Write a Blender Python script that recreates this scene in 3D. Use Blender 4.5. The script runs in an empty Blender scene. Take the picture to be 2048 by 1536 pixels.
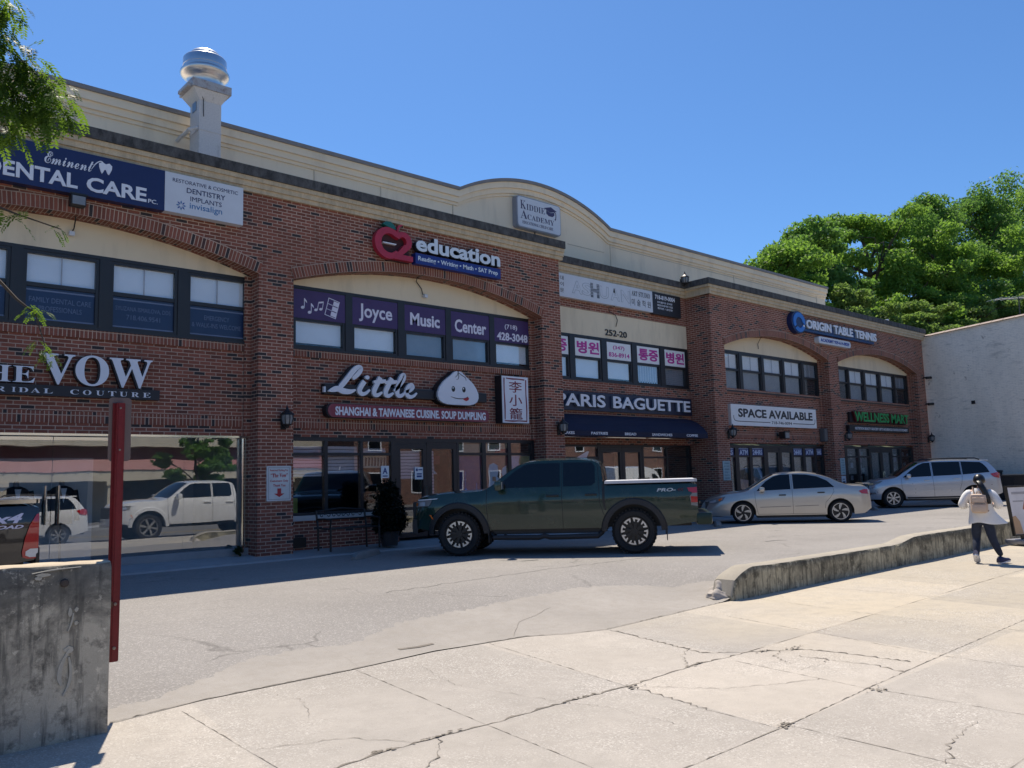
import bpy, bmesh, math, random
import numpy as np
from mathutils import Vector, Matrix
random.seed(7); rng = np.random.default_rng(11)
scene = bpy.context.scene
C = scene.collection
R = math.radians

# ---------------------------------------------------------------- camera
cam_d = bpy.data.cameras.new('camera'); cam = bpy.data.objects.new('camera', cam_d); C.objects.link(cam)
YAW, PITCH, ROLL = .7340370, .1160651, -.0291660
fwd = Vector((math.sin(YAW)*math.cos(PITCH), math.cos(YAW)*math.cos(PITCH), math.sin(PITCH)))
right0 = Vector((math.cos(YAW), -math.sin(YAW), 0)); up0 = right0.cross(fwd)
right = math.cos(ROLL)*right0 + math.sin(ROLL)*up0
up = -math.sin(ROLL)*right0 + math.cos(ROLL)*up0
cam.matrix_world = Matrix(((right.x, up.x, -fwd.x, 0), (right.y, up.y, -fwd.y, 0), (right.z, up.z, -fwd.z, 1.65), (0, 0, 0, 1)))
cam_d.sensor_width = 36; cam_d.lens = 36*1656/2048
cam_d.clip_start = .05; cam_d.clip_end = 3000
scene.camera = cam

# ---------------------------------------------------------------- light
SUN_DIR = Vector((.20, .466, 1)).normalized()        # towards the sun
elev = math.asin(SUN_DIR.z)
world = bpy.data.worlds.new('World'); scene.world = world; world.use_nodes = True
wn = world.node_tree; wn.nodes.clear()
sky = wn.nodes.new('ShaderNodeTexSky'); sky.sky_type = 'NISHITA'; sky.sun_disc = False
sky.sun_elevation = elev; sky.sun_rotation = math.atan2(SUN_DIR.x, SUN_DIR.y)
sky.air_density = 1.0; sky.dust_density = .35; sky.ozone_density = 3.0
bg = wn.nodes.new('ShaderNodeBackground'); bg.inputs[1].default_value = .115
wo = wn.nodes.new('ShaderNodeOutputWorld')
tint = wn.nodes.new('ShaderNodeVectorMath'); tint.operation = 'MULTIPLY'; tint.inputs[1].default_value = (.465, .69, .92)   # deep blue of a very clear spring sky
wn.links.new(sky.outputs[0], tint.inputs[0]); wn.links.new(tint.outputs[0], bg.inputs[0]); wn.links.new(bg.outputs[0], wo.inputs[0])
sd = bpy.data.lights.new('sun', 'SUN'); sd.energy = 4.8; sd.angle = R(.5); sd.color = (1, .90, .76)
sun = bpy.data.objects.new('sun', sd); C.objects.link(sun)
sun.rotation_euler = SUN_DIR.to_track_quat('Z', 'Y').to_euler(); sun.location = (10, 20, 40)
scene.view_settings.view_transform = 'Standard'; scene.view_settings.look = 'None'
scene.view_settings.exposure = .45; scene.view_settings.gamma = 1

# ---------------------------------------------------------------- node helpers
class NT:
    def __init__(s, name):
        s.m = bpy.data.materials.new(name); s.m.use_nodes = True; s.t = s.m.node_tree; s.t.nodes.clear()
        s.out = s.t.nodes.new('ShaderNodeOutputMaterial')
    def n(s, typ, **kw):
        nd = s.t.nodes.new(typ)
        for k, v in kw.items():
            if k.startswith('i_'):
                nd.inputs[int(k[2:]) if k[2:].isdigit() else k[2:].replace('_', ' ')].default_value = v
            else: setattr(nd, k, v)
        return nd
    def l(s, a, b): s.t.links.new(a, b)
    def math(s, op, a, b=None):
        nd = s.t.nodes.new('ShaderNodeMath'); nd.operation = op
        for i, v in enumerate((a, b)):
            if v is None: continue
            if isinstance(v, (int, float)): nd.inputs[i].default_value = v
            else: s.l(v, nd.inputs[i])
        return nd.outputs[0]
    def mix(s, fac, a, b, blend='MIX'):
        nd = s.t.nodes.new('ShaderNodeMix'); nd.data_type = 'RGBA'; nd.blend_type = blend
        for sock, v in ((nd.inputs[0], fac), (nd.inputs[6], a), (nd.inputs[7], b)):
            if isinstance(v, (int, float)): sock.default_value = v
            elif isinstance(v, (tuple, list)): sock.default_value = (*v[:3], 1)
            else: s.l(v, sock)
        return nd.outputs[2]
    def ramp(s, fac, *stops):
        nd = s.t.nodes.new('ShaderNodeValToRGB'); el = nd.color_ramp.elements
        while len(el) < len(stops): el.new(.5)
        for e, (p, c) in zip(el, stops):
            e.position = p; e.color = (c, c, c, 1) if isinstance(c, (int, float)) else (*c, 1)
        s.l(fac, nd.inputs[0]); return nd.outputs[0]
    def noise(s, vec, scale, detail=4, rough=.6, dist=0):
        nd = s.n('ShaderNodeTexNoise'); nd.inputs['Scale'].default_value = scale; nd.inputs['Detail'].default_value = detail
        nd.inputs['Roughness'].default_value = rough; nd.inputs['Distortion'].default_value = dist
        if vec is not None: s.l(vec, nd.inputs['Vector'])
        return nd.outputs[0]
    def pos(s): return s.n('ShaderNodeNewGeometry').outputs['Position']
    def scaled(s, vec, sc):
        nd = s.n('ShaderNodeVectorMath', operation='MULTIPLY'); s.l(vec, nd.inputs[0]); nd.inputs[1].default_value = sc
        return nd.outputs[0]
    def bsdf(s, col, rough=.6, metal=0, coat=0, spec=.5, bump=None, bstr=.3, bdist=.01, **kw):
        b = s.n('ShaderNodeBsdfPrincipled')
        for sock, v in (('Base Color', col), ('Roughness', rough), ('Metallic', metal), ('Coat Weight', coat), ('Specular IOR Level', spec)):
            if isinstance(v, (int, float)): b.inputs[sock].default_value = v
            elif isinstance(v, (tuple, list)): b.inputs[sock].default_value = (*v[:3], 1)
            else: s.l(v, b.inputs[sock])
        if bump is not None:
            bp = s.n('ShaderNodeBump'); bp.inputs['Strength'].default_value = bstr; bp.inputs['Distance'].default_value = bdist
            s.l(bump, bp.inputs['Height']); s.l(bp.outputs[0], b.inputs['Normal'])
        s.l(b.outputs[0], s.out.inputs[0]); s.b = b
        return s.m

_mats = {}
def M(name, col, rough=.6, metal=0, coat=0, spec=.5, var=.12, vscale=3., fine=60.):
    """plain material with a little soft and fine mottling"""
    if name in _mats: return _mats[name]
    t = NT(name); p = t.pos()
    a = t.noise(p, vscale, 4); b = t.noise(p, fine, 2)
    k = t.math('ADD', t.math('MULTIPLY', a, .75), t.math('MULTIPLY', b, .25))
    lo = tuple(c*(1-var) for c in col); hi = tuple(min(1, c*(1+var)) for c in col)
    _mats[name] = t.bsdf(t.ramp(k, (.3, lo), (.7, hi)), rough, metal, coat, spec, bump=b if rough > .45 else None, bstr=.08, bdist=.003)
    return _mats[name]

def m_brick(name, soldier=False, uv=False, base=(.275, .098, .066), mortar=(.56, .395, .30), dark=(.06, .05, .05)):
    t = NT(name)
    if uv:
        vec = t.n('ShaderNodeUVMap').outputs[0]
    else:
        sp = t.n('ShaderNodeSeparateXYZ'); t.l(t.pos(), sp.inputs[0])
        u = t.math('ADD', sp.outputs[0], sp.outputs[1])
        cb = t.n('ShaderNodeCombineXYZ')
        if soldier: t.l(sp.outputs[2], cb.inputs[0]); t.l(u, cb.inputs[1])
        else: t.l(u, cb.inputs[0]); t.l(sp.outputs[2], cb.inputs[1])
        vec = cb.outputs[0]
    wob = t.n('ShaderNodeVectorMath', operation='ADD'); t.l(vec, wob.inputs[0])
    nz = t.n('ShaderNodeTexNoise'); nz.inputs['Scale'].default_value = 25; t.l(vec, nz.inputs['Vector'])
    sc = t.scaled(nz.outputs['Color'], (.004, .004, 0)); t.l(sc, wob.inputs[1])
    br = t.n('ShaderNodeTexBrick'); t.l(wob.outputs[0], br.inputs['Vector'])
    br.inputs['Scale'].default_value = 1; br.inputs['Brick Width'].default_value = .214; br.inputs['Row Height'].default_value = .0685
    br.inputs['Mortar Size'].default_value = .0075; br.inputs['Mortar Smooth'].default_value = .1; br.inputs['Bias'].default_value = 0
    br.inputs['Color1'].default_value = (0, 0, 0, 1); br.inputs['Color2'].default_value = (1, 1, 1, 1); br.inputs['Mortar'].default_value = (.5, .5, .5, 1)
    if soldier or uv: br.offset = 0
    g = t.pos()
    perb = t.ramp(br.outputs['Color'], (0, dark), (.07, dark), (.11, tuple(c*.78 for c in base)), (.6, base), (1, tuple(c*1.22 for c in base)))
    big = t.noise(g, .9, 5, .6); fine = t.noise(g, 90, 3)
    perb = t.mix(.55, perb, t.ramp(fine, (.3, .55), (.75, 1.0)), 'MULTIPLY')
    mo = t.mix(t.ramp(big, (.35, 0), (.65, 1)), mortar, tuple(c*.68 for c in mortar))
    col = t.mix(br.outputs['Fac'], perb, mo)
    # grime: long damp runs with their own shape
    gr = t.noise(t.scaled(g, (1.1, 1.1, .35)), 1.3, 6, .65)
    col = t.mix(t.ramp(gr, (.58, 0), (.74, .5)), col, (.05, .035, .03))
    inv = t.math('SUBTRACT', 1, br.outputs['Fac'])
    h = t.math('ADD', inv, t.math('MULTIPLY', fine, .35))
    return t.bsdf(col, .85, bump=h, bstr=.5, bdist=.008, spec=.25)

def m_concrete(name, base, stain, spots=.5, streak=0, warm=None, slabs=False, scale=1.):
    t = NT(name); p = t.pos()
    a = t.noise(p, .55*scale, 6, .65, .4); b = t.noise(p, 5*scale, 5, .65); f = t.noise(p, 160, 3, .7); sp = t.noise(p, 42, 2)
    col = t.mix(t.ramp(a, (.32, 0), (.68, 1)), tuple(c*.82 for c in base), base)
    if warm:
        sw = t.n('ShaderNodeSeparateXYZ'); t.l(p, sw.inputs[0]); w = t.math('ADD', t.math('MULTIPLY', t.noise(t.scaled(p, (.23, .31, 1)), 1.0, 3), .5), t.math('MULTIPLY', t.math('SUBTRACT', sw.outputs[0], 2.5), .042))
        col = t.mix(t.ramp(w, (.42, 0), (.62, .8)), col, warm)
    col = t.mix(t.ramp(b, (.42, 0), (.75, .42)), col, stain)
    col = t.mix(t.ramp(f, (.3, .45), (.62, 0)), col, tuple(c*.45 for c in base))
    col = t.mix(t.ramp(f, (.62, 0), (.8, .5)), col, tuple(min(1, c*1.35) for c in base))
    if spots: col = t.mix(t.ramp(sp, (.68, 0), (.74, spots)), col, tuple(c*.4 for c in stain))
    if streak:
        s1 = t.noise(t.scaled(p, (16, 16, 1.6)), 1.2, 5, .6, .2); s2 = t.noise(p, 1.7, 7, .7, .5); s4 = t.noise(p, 6, 6, .75)
        sz = t.n('ShaderNodeSeparateXYZ'); t.l(p, sz.inputs[0])
        up_ = t.ramp(t.math('ADD', sz.outputs[2], t.math('MULTIPLY', t.math('SUBTRACT', s2, .5), streak*1.1)), (streak*.62, 0), (streak*.9, 1))
        col = t.mix(t.math('MULTIPLY', t.ramp(s4, (.3, .55), (.7, .95)), up_), col, tuple(c*.42 for c in stain))
        col = t.mix(t.ramp(s1, (.5, 0), (.64, .75)), col, tuple(c*.4 for c in stain))
        col = t.mix(t.ramp(s2, (.45, 0), (.62, .8)), col, tuple(c*.42 for c in stain))
        col = t.mix(t.ramp(s4, (.52, 0), (.66, .7)), col, tuple(c*.25 for c in stain))
        s3 = t.noise(p, 13, 5, .75)
        col = t.mix(t.ramp(s3, (.6, 0), (.7, .5)), col, tuple(min(1, c*1.45) for c in base))
    if slabs:
        sx = t.n('ShaderNodeSeparateXYZ'); t.l(p, sx.inputs[0]); cb = t.n('ShaderNodeCombineXYZ')
        xs_ = t.math('SUBTRACT', sx.outputs[0], t.math('MULTIPLY', t.math('SUBTRACT', sx.outputs[1], 4.0), .14)); t.l(t.math('FLOOR', t.math('MULTIPLY', t.math('SUBTRACT', xs_, 2.2), .68)), cb.inputs[0]); t.l(t.math('FLOOR', t.math('MULTIPLY', t.math('ADD', t.math('MINIMUM', sx.outputs[1], 5.5), -.08), .676)), cb.inputs[1])
        wn_ = t.n('ShaderNodeTexWhiteNoise', noise_dimensions='2D'); t.l(cb.outputs[0], wn_.inputs['Vector'])
        col = t.mix(1.0, col, t.ramp(wn_.outputs['Value'], (0, (.84,.85,.88)), (.5, (.97,.97,.98)), (1, (1.16,1.14,1.12))), 'MULTIPLY')
        ag = t.n('ShaderNodeTexVoronoi'); ag.inputs['Scale'].default_value = 95; t.l(p, ag.inputs['Vector']); sc_ = t.n('ShaderNodeSeparateColor'); t.l(ag.outputs['Color'], sc_.inputs[0])
        wear = t.noise(p, .7, 4, .7)
        k = t.math('MULTIPLY', t.ramp(sc_.outputs[0], (.72, 0), (.84, .5)), t.ramp(wear, (.42, .1), (.62, 1)))
        col = t.mix(k, col, (.24,.22,.20)); k2 = t.math('MULTIPLY', t.ramp(sc_.outputs[1], (.8, 0), (.9, .4)), t.ramp(wear, (.42, .1), (.62, 1)))
        col = t.mix(k2, col, (.75,.72,.66))
    h = t.math('ADD', t.math('MULTIPLY', f, .4), b)
    return t.bsdf(col, .9, bump=h, bstr=.35, bdist=.012, spec=.25)

def m_asphalt(name, base):
    t = NT(name); p = t.pos()
    a = t.noise(p, .4, 6, .65, .5); v = t.n('ShaderNodeTexVoronoi'); v.inputs['Scale'].default_value = 70; t.l(p, v.inputs['Vector'])
    f = t.noise(p, 120, 3, .7); oil = t.noise(p, 1.1, 5, .7, .8)
    col = t.mix(t.ramp(a, (.3, 0), (.7, 1)), tuple(c*.86 for c in base), tuple(c*1.1 for c in base))
    col = t.mix(t.ramp(f, (.32, .6), (.6, 0)), col, tuple(c*.42 for c in base))
    sp2 = t.n('ShaderNodeSeparateColor'); t.l(v.outputs['Color'], sp2.inputs[0])
    col = t.mix(t.ramp(sp2.outputs[0], (.72, 0), (.92, .34)), col, tuple(min(1, c*1.7) for c in base))
    col = t.mix(t.ramp(oil, (.62, 0), (.78, .35)), col, (.05, .05, .052))
    # fine wandering cracks
    vc = t.n('ShaderNodeTexVoronoi', feature='DISTANCE_TO_EDGE'); vc.inputs['Scale'].default_value = .34
    wv = t.n('ShaderNodeVectorMath', operation='ADD'); t.l(p, wv.inputs[0])
    nz = t.n('ShaderNodeTexNoise'); nz.inputs['Scale'].default_value = 1.6; nz.inputs['Detail'].default_value = 6; t.l(p, nz.inputs['Vector'])
    t.l(t.scaled(nz.outputs['Color'], (.9, .9, 0)), wv.inputs[1]); t.l(wv.outputs[0], vc.inputs['Vector'])
    brk = t.noise(p, .8, 2)
    ck = t.math('MULTIPLY', t.ramp(vc.outputs['Distance'], (.002, 1), (.006, 0)), t.ramp(brk, (.5, 0), (.6, .6)))
    col = t.mix(ck, col, tuple(c*.35 for c in base))
    h = t.math('ADD', f, t.math('MULTIPLY', v.outputs['Distance'], .5))
    return t.bsdf(col, .88, bump=h, bstr=.5, bdist=.008, spec=.3)

def m_stucco(name, base, stain):
    t = NT(name); p = t.pos()
    a = t.noise(p, .5, 5, .6); f = t.noise(p, 70, 3, .7); s = t.noise(t.scaled(p, (1.6, 1.6, .35)), 1.2, 6, .65)
    col = t.mix(t.ramp(a, (.3, 0), (.7, 1)), tuple(c*.9 for c in base), base)
    col = t.mix(t.ramp(s, (.52, 0), (.72, .5)), col, stain)
    return t.bsdf(col, .9, bump=f, bstr=.18, bdist=.004, spec=.25)

def m_weather(name, base, stain, lo=.42, hi=.6, amount=.9, stretch=(6, 6, 1.2), rough=.8):
    """paint or stone with dark runs of dirt"""
    t = NT(name); p = t.pos()
    s = t.noise(t.scaled(p, stretch), 1.0, 7, .7); f = t.noise(p, 40, 3)
    col = t.mix(t.ramp(s, (lo, 0), (hi, amount)), base, stain)
    col = t.mix(t.ramp(f, (.35, .35), (.6, 0)), col, tuple(c*.6 for c in base))
    return t.bsdf(col, rough, bump=f, bstr=.15, bdist=.004, spec=.3)

def m_glass(name, refl=.3, tint=(.95, .97, .98), rough=.0, fres=.6):
    t = NT(name)
    g = t.n('ShaderNodeBsdfGlossy'); g.inputs['Roughness'].default_value = rough; g.inputs['Color'].default_value = (.92, .95, 1, 1)
    tr = t.n('ShaderNodeBsdfTransparent'); tr.inputs[0].default_value = (*tint, 1)
    lw = t.n('ShaderNodeLayerWeight'); lw.inputs[0].default_value = .35
    fac = t.math('MINIMUM', t.math('ADD', t.math('MULTIPLY', lw.outputs['Fresnel'], fres), refl), .9)
    p = t.pos(); nz = t.noise(p, .55, 2)
    bp = t.n('ShaderNodeBump'); bp.inputs['Strength'].default_value = .03; bp.inputs['Distance'].default_value = .08
    t.l(nz, bp.inputs['Height']); t.l(bp.outputs[0], g.inputs['Normal'])
    mx = t.n('ShaderNodeMixShader'); t.l(fac, mx.inputs[0]); t.l(tr.outputs[0], mx.inputs[1]); t.l(g.outputs[0], mx.inputs[2])
    t.l(mx.outputs[0], t.out.inputs[0]); return t.m

def m_paint(name, col, metal=.35, rough=.28, flake=.06, coat=1.0, spec=.5):
    t = NT(name); p = t.n('ShaderNodeTexCoord').outputs['Object']
    f = t.noise(p, 300, 2); d = t.noise(p, 2.2, 5, .65)
    c = t.mix(t.ramp(f, (.35, 0), (.65, 1)), tuple(x*(1-flake) for x in col), tuple(min(1, x*(1+flake)) for x in col))
    c = t.mix(t.ramp(d, (.5, 0), (.8, .12)), c, (.22, .2, .17))            # thin road dust
    r = t.math('ADD', t.math('MULTIPLY', d, .12), rough-.05)
    m = t.bsdf(c, r, metal, coat, spec); t.b.inputs['Coat Roughness'].default_value = .04
    return m

def m_leaf(name, col, back, trans=.45):
    t = NT(name); p = t.pos()
    a = t.noise(p, .45, 4, .6); b = t.noise(p, 7, 2)
    k = t.math('ADD', t.math('MULTIPLY', a, .6), t.math('MULTIPLY', b, .4))
    c = t.mix(t.ramp(k, (.35, 0), (.65, 1)), tuple(x*.62 for x in col), tuple(min(1, x*1.3) for x in col))
    d = t.n('ShaderNodeBsdfPrincipled'); t.l(c, d.inputs['Base Color']); d.inputs['Roughness'].default_value = .5; d.inputs['Specular IOR Level'].default_value = .12
    tl = t.n('ShaderNodeBsdfTranslucent'); tl.inputs[0].default_value = (*back, 1)
    mx = t.n('ShaderNodeMixShader'); mx.inputs[0].default_value = trans
    t.l(d.outputs[0], mx.inputs[1]); t.l(tl.outputs[0], mx.inputs[2]); t.l(mx.outputs[0], t.out.inputs[0]); return t.m

# ---------------------------------------------------------------- mesh helpers
def fontmesh(s, bold=0., shear=0., res=3):
    c = bpy.data.curves.new('t', 'FONT'); c.body = s; c.resolution_u = res; c.offset = bold; c.shear = shear; c.extrude = .5; c.fill_mode = 'BOTH'
    o = bpy.data.objects.new('t', c); C.objects.link(o); bpy.context.view_layer.update()
    ev = o.evaluated_get(bpy.context.evaluated_depsgraph_get()); me = ev.to_mesh()
    v = np.array([tuple(x.co) for x in me.vertices]); f = [tuple(p.vertices) for p in me.polygons]
    ev.to_mesh_clear(); bpy.data.objects.remove(o); bpy.data.curves.remove(c)
    return v, f
class MB:
    def __init__(s): s.v = []; s.f = []; s.m = []; s.uv = {}
    def add(s, vs, fs, m=0):
        b = len(s.v); s.v += [tuple(map(float, v)) for v in vs]
        for f in fs: s.f.append(tuple(b+i for i in f)); s.m.append(m)
        return s
    def box(s, x0, x1, y0, y1, z0, z1, m=0):
        x0, x1 = sorted((x0, x1)); y0, y1 = sorted((y0, y1)); z0, z1 = sorted((z0, z1))
        return s.add([(x0,y0,z0),(x1,y0,z0),(x1,y1,z0),(x0,y1,z0),(x0,y0,z1),(x1,y0,z1),(x1,y1,z1),(x0,y1,z1)],
                     [(0,3,2,1),(4,5,6,7),(0,1,5,4),(1,2,6,5),(2,3,7,6),(3,0,4,7)], m)
    def bev(s, x0, x1, y0, y1, z0, z1, b=.02, m=0):
        """box whose edges are rounded off"""
        bm = bmesh.new(); bmesh.ops.create_cube(bm, size=1)
        for v in bm.verts: v.co = Vector(((x0+x1)/2+v.co.x*(x1-x0), (y0+y1)/2+v.co.y*(y1-y0), (z0+z1)/2+v.co.z*(z1-z0)))
        bmesh.ops.bevel(bm, geom=bm.edges[:], offset=b, segments=2, affect='EDGES', profile=.6)
        bm.verts.index_update(); s.add([v.co for v in bm.verts], [[v.index for v in f.verts] for f in bm.faces], m); bm.free(); return s
    def quad(s, a, b, c, d, m=0): return s.add([a, b, c, d], [(0, 1, 2, 3)], m)
    def prism(s, pts, y0, y1, m=0):
        """outline in x,z (anticlockwise seen from -Y) pushed from y0 (front) to y1"""
        if sum(a[0]*b[1]-b[0]*a[1] for a, b in zip(pts, pts[1:]+pts[:1])) < 0: pts = pts[::-1]
        n = len(pts)
        return s.add([(x, y0, z) for x, z in pts]+[(x, y1, z) for x, z in pts],
                     [tuple(range(n)), tuple(range(2*n-1, n-1, -1))]+[(i+n, (i+1)%n+n, (i+1)%n, i) for i in range(n)], m)
    def ring(s, outer, inner, y0, y1, m=0):
        """closed frame between two outlines with the same number of points"""
        n = len(outer); b = []
        for y in (y0, y1): b += [(x, y, z) for x, z in outer]+[(x, y, z) for x, z in inner]
        f = []
        for i in range(n):
            j = (i+1) % n
            f += [(i, j, n+j, n+i), (2*n+j, 2*n+i, 3*n+i, 3*n+j), (i+2*n, j+2*n, j, i), (n+i, n+j, 3*n+j, 3*n+i)]
        return s.add(b, f, m)
    def rframe(s, x0, x1, z0, z1, w, y0, y1, m=0):
        return s.ring([(x0,z0),(x1,z0),(x1,z1),(x0,z1)], [(x0+w,z0+w),(x1-w,z0+w),(x1-w,z1-w),(x0+w,z1-w)], y0, y1, m)
    def tube(s, pts, r, n=8, m=0, caps=True):
        pts = [Vector(p) for p in pts]; rs = r if isinstance(r, (list, tuple)) else [r]*len(pts); vs = []; fs = []; pv = None
        for i, p in enumerate(pts):
            d = (pts[min(i+1, len(pts)-1)]-pts[max(i-1, 0)]).normalized()
            if pv is None: a = d.orthogonal().normalized()
            else:
                a = pv - d*pv.dot(d); a = a.normalized() if a.length > 1e-6 else d.orthogonal().normalized()
            pv = a; b = d.cross(a)
            for k in range(n): q = 2*math.pi*k/n; vs.append(p+(a*math.cos(q)+b*math.sin(q))*rs[i])
        for i in range(len(pts)-1):
            for k in range(n): fs.append((i*n+k, i*n+(k+1)%n, (i+1)*n+(k+1)%n, (i+1)*n+k))
        if caps: fs += [tuple(range(n-1, -1, -1)), tuple(range((len(pts)-1)*n, len(pts)*n))]
        return s.add(vs, fs, m)
    def lathe(s, prof, n=24, c=(0, 0, 0), axis='z', m=0):
        vs = []; fs = []; N = len(prof)
        for r, h in prof:
            for k in range(n):
                q = 2*math.pi*k/n; a, b = r*math.cos(q), r*math.sin(q)
                vs.append((c[0]+a, c[1]+b, c[2]+h) if axis == 'z' else (c[0]+a, c[1]+h, c[2]-b) if axis == 'y' else (c[0]+h, c[1]+a, c[2]+b))
        for i in range(N-1):
            for k in range(n): fs.append((i*n+k, i*n+(k+1)%n, (i+1)*n+(k+1)%n, (i+1)*n+k))
        return s.add(vs, fs, m)
    def text(s, t, x0, x1, z0, z1, y, depth=.004, m=0, bold=0., shear=0., res=3):
        """letters fitted to the rectangle, front face at y-depth, facing -Y"""
        v, f = fontmesh(t, bold, shear, res); lo = v.min(0); hi = v.max(0)
        sx = (x1-x0)/(hi[0]-lo[0]); sz = (z1-z0)/(hi[1]-lo[1])
        return s.add([(x0+(a-lo[0])*sx, y-depth*(c+.5), z0+(b-lo[1])*sz) for a, b, c in v], f, m)
    def xform(s, i0, fn):
        for i in range(i0, len(s.v)): s.v[i] = tuple(fn(*s.v[i]))
        return s
    def build(s, name, mats, parent=None, smooth=None, recalc=False):
        me = bpy.data.meshes.new(name); me.from_pydata(s.v, [], s.f)
        for k in (mats if isinstance(mats, (list, tuple)) else [mats]): me.materials.append(k)
        me.polygons.foreach_set('material_index', s.m); me.validate(verbose=False)
        if recalc:
            bm = bmesh.new(); bm.from_mesh(me); bmesh.ops.recalc_face_normals(bm, faces=bm.faces[:]); bm.to_mesh(me); bm.free()
        if smooth is not None:
            me.polygons.foreach_set('use_smooth', [True]*len(me.polygons)); me.set_sharp_from_angle(angle=R(smooth))
        me.update(); return link(name, me, parent)
def link(name, me, parent=None):
    o = bpy.data.objects.new(name, me); C.objects.link(o)
    if parent is not None: o.parent = parent
    return o
def tag(o, label, cat, group=None):
    o['label'] = label; o['category'] = cat
    if group: o['group'] = group
    return o
def struct(o, kind='structure'): o['kind'] = kind; return o
def empty(name, loc, rz=0, sc=1):
    o = bpy.data.objects.new(name, None); C.objects.link(o); o.location = loc; o.rotation_euler.z = rz; o.scale = (sc,)*3
    o.empty_display_size = .3; return o
def localize(root, o):
    """parts are modelled in world space: give them the root's frame"""
    o.parent = root; o.matrix_parent_inverse = Matrix.Identity(4)
    if o.data and not o.children:
        pass
    return o
class W:
    """root at a base point; meshes written in world coordinates are shifted into its frame"""
    def __init__(s, name, loc): s.root = empty(name, loc); s.loc = Vector(loc)
    def part(s, mb, name, mats, parent=None, **kw):
        mb.v = [(v[0]-s.loc.x, v[1]-s.loc.y, v[2]-s.loc.z) for v in mb.v]
        return mb.build(name, mats, parent or s.root, **kw)
def interp(pts):
    """monotone cubic through points"""
    x = np.array([p[0] for p in pts], float); y = np.array([p[1] for p in pts], float)
    o = np.argsort(x, kind='stable'); x, y = x[o], y[o]; h = np.diff(x); d = np.diff(y)/h; m = np.zeros_like(y)
    for i in range(1, len(x)-1):
        if d[i-1]*d[i] > 0:
            w1 = 2*h[i]+h[i-1]; w2 = h[i]+2*h[i-1]; m[i] = (w1+w2)/(w1/d[i-1]+w2/d[i])
    m[0] = d[0]; m[-1] = d[-1]
    def f(q):
        q = min(max(q, x[0]), x[-1]); i = min(max(int(np.searchsorted(x, q))-1, 0), len(h)-1)
        t = (q-x[i])/h[i]
        return float((2*t**3-3*t*t+1)*y[i]+(t**3-2*t*t+t)*h[i]*m[i]+(-2*t**3+3*t*t)*y[i+1]+(t**3-t*t)*h[i]*m[i+1])
    return f
def lerp_pts(pts):
    xs = [p[0] for p in pts]; ys = [p[1] for p in pts]
    return lambda q: float(np.interp(q, xs, ys))
def sstep(a, b, x): t = min(max((x-a)/(b-a), 0), 1); return t*t*(3-2*t)
def clean(pts, n=6, jit=.0, seed=0):
    """polyline resampled with sideways jitter"""
    r = random.Random(seed); out = []
    for (x0, y0), (x1, y1) in zip(pts, pts[1:]):
        L = math.hypot(x1-x0, y1-y0); k = max(1, int(L*n))
        for i in range(k):
            t = i/k; j = jit*(r.random()-.5)*2
            out.append((x0+(x1-x0)*t-(y1-y0)/L*j, y0+(y1-y0)*t+(x1-x0)/L*j))
    return out+[pts[-1]]
# ================================================================ materials
BRICK = m_brick('brick'); SOLDIER = m_brick('brick soldier course', soldier=True); ARCHB = m_brick('brick arch', uv=True)
STUCCO = m_stucco('tan stucco', (.80, .675, .485), (.50, .42, .30))
STUCCO2 = m_stucco('upper tan stucco', (.86, .73, .545), (.55, .47, .36))
TANMOLD = m_weather('tan moulding', (.62, .50, .34), (.13, .105, .08), .42, .80, .55, (7, 7, .8))
CAPDARK = m_weather('weathered cap', (.12, .115, .11), (.025, .024, .024), .38, .62, .85, (7, 7, 3))
BRONZE = M('dark bronze frame', (.028, .026, .028), .38, .2)
CHROME = M('polished steel', (.75, .74, .70), .12, 1.0, var=.04)
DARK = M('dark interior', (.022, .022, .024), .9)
BLACK = M('black', (.012, .012, .013), .45)
WHITE = M('sign white', (.80, .80, .80), .45, var=.04)
NAVY = M('navy face', (.010, .016, .075), .4)
GLASS = m_glass('store glass', .15, fres=.35); WGLASS = m_glass('window glass', .045, fres=.12)
SHOPGLASS = m_glass('shop glass', .10, fres=.3)
SIDEWALK = m_concrete('sidewalk', (.45, .414, .366), (.29, .268, .235), .5, warm=(.495, .43, .32), slabs=True)
APRON = m_concrete('apron', (.385, .358, .325), (.27, .24, .20), .3, scale=1.6)
WALK = m_concrete('walkway', (.40, .40, .40), (.24, .24, .24), .2)
OLDWALL = m_concrete('old stained concrete', (.58, .535, .43), (.25, .24, .21), .2, streak=1.17)
KERBWALL = m_concrete('mossy kerb concrete', (.58, .53, .38), (.20, .185, .14), .2, streak=.42)
CAPCON = m_concrete('worn wall top', (.62, .52, .38), (.40, .30, .2), .2)
ASPHALT = m_asphalt('asphalt', (.292, .275, .257))
ROADM = m_asphalt('road', (.16, .155, .15))
CRACK = M('crack', (.17, .15, .125), .95, var=.5)

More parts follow.
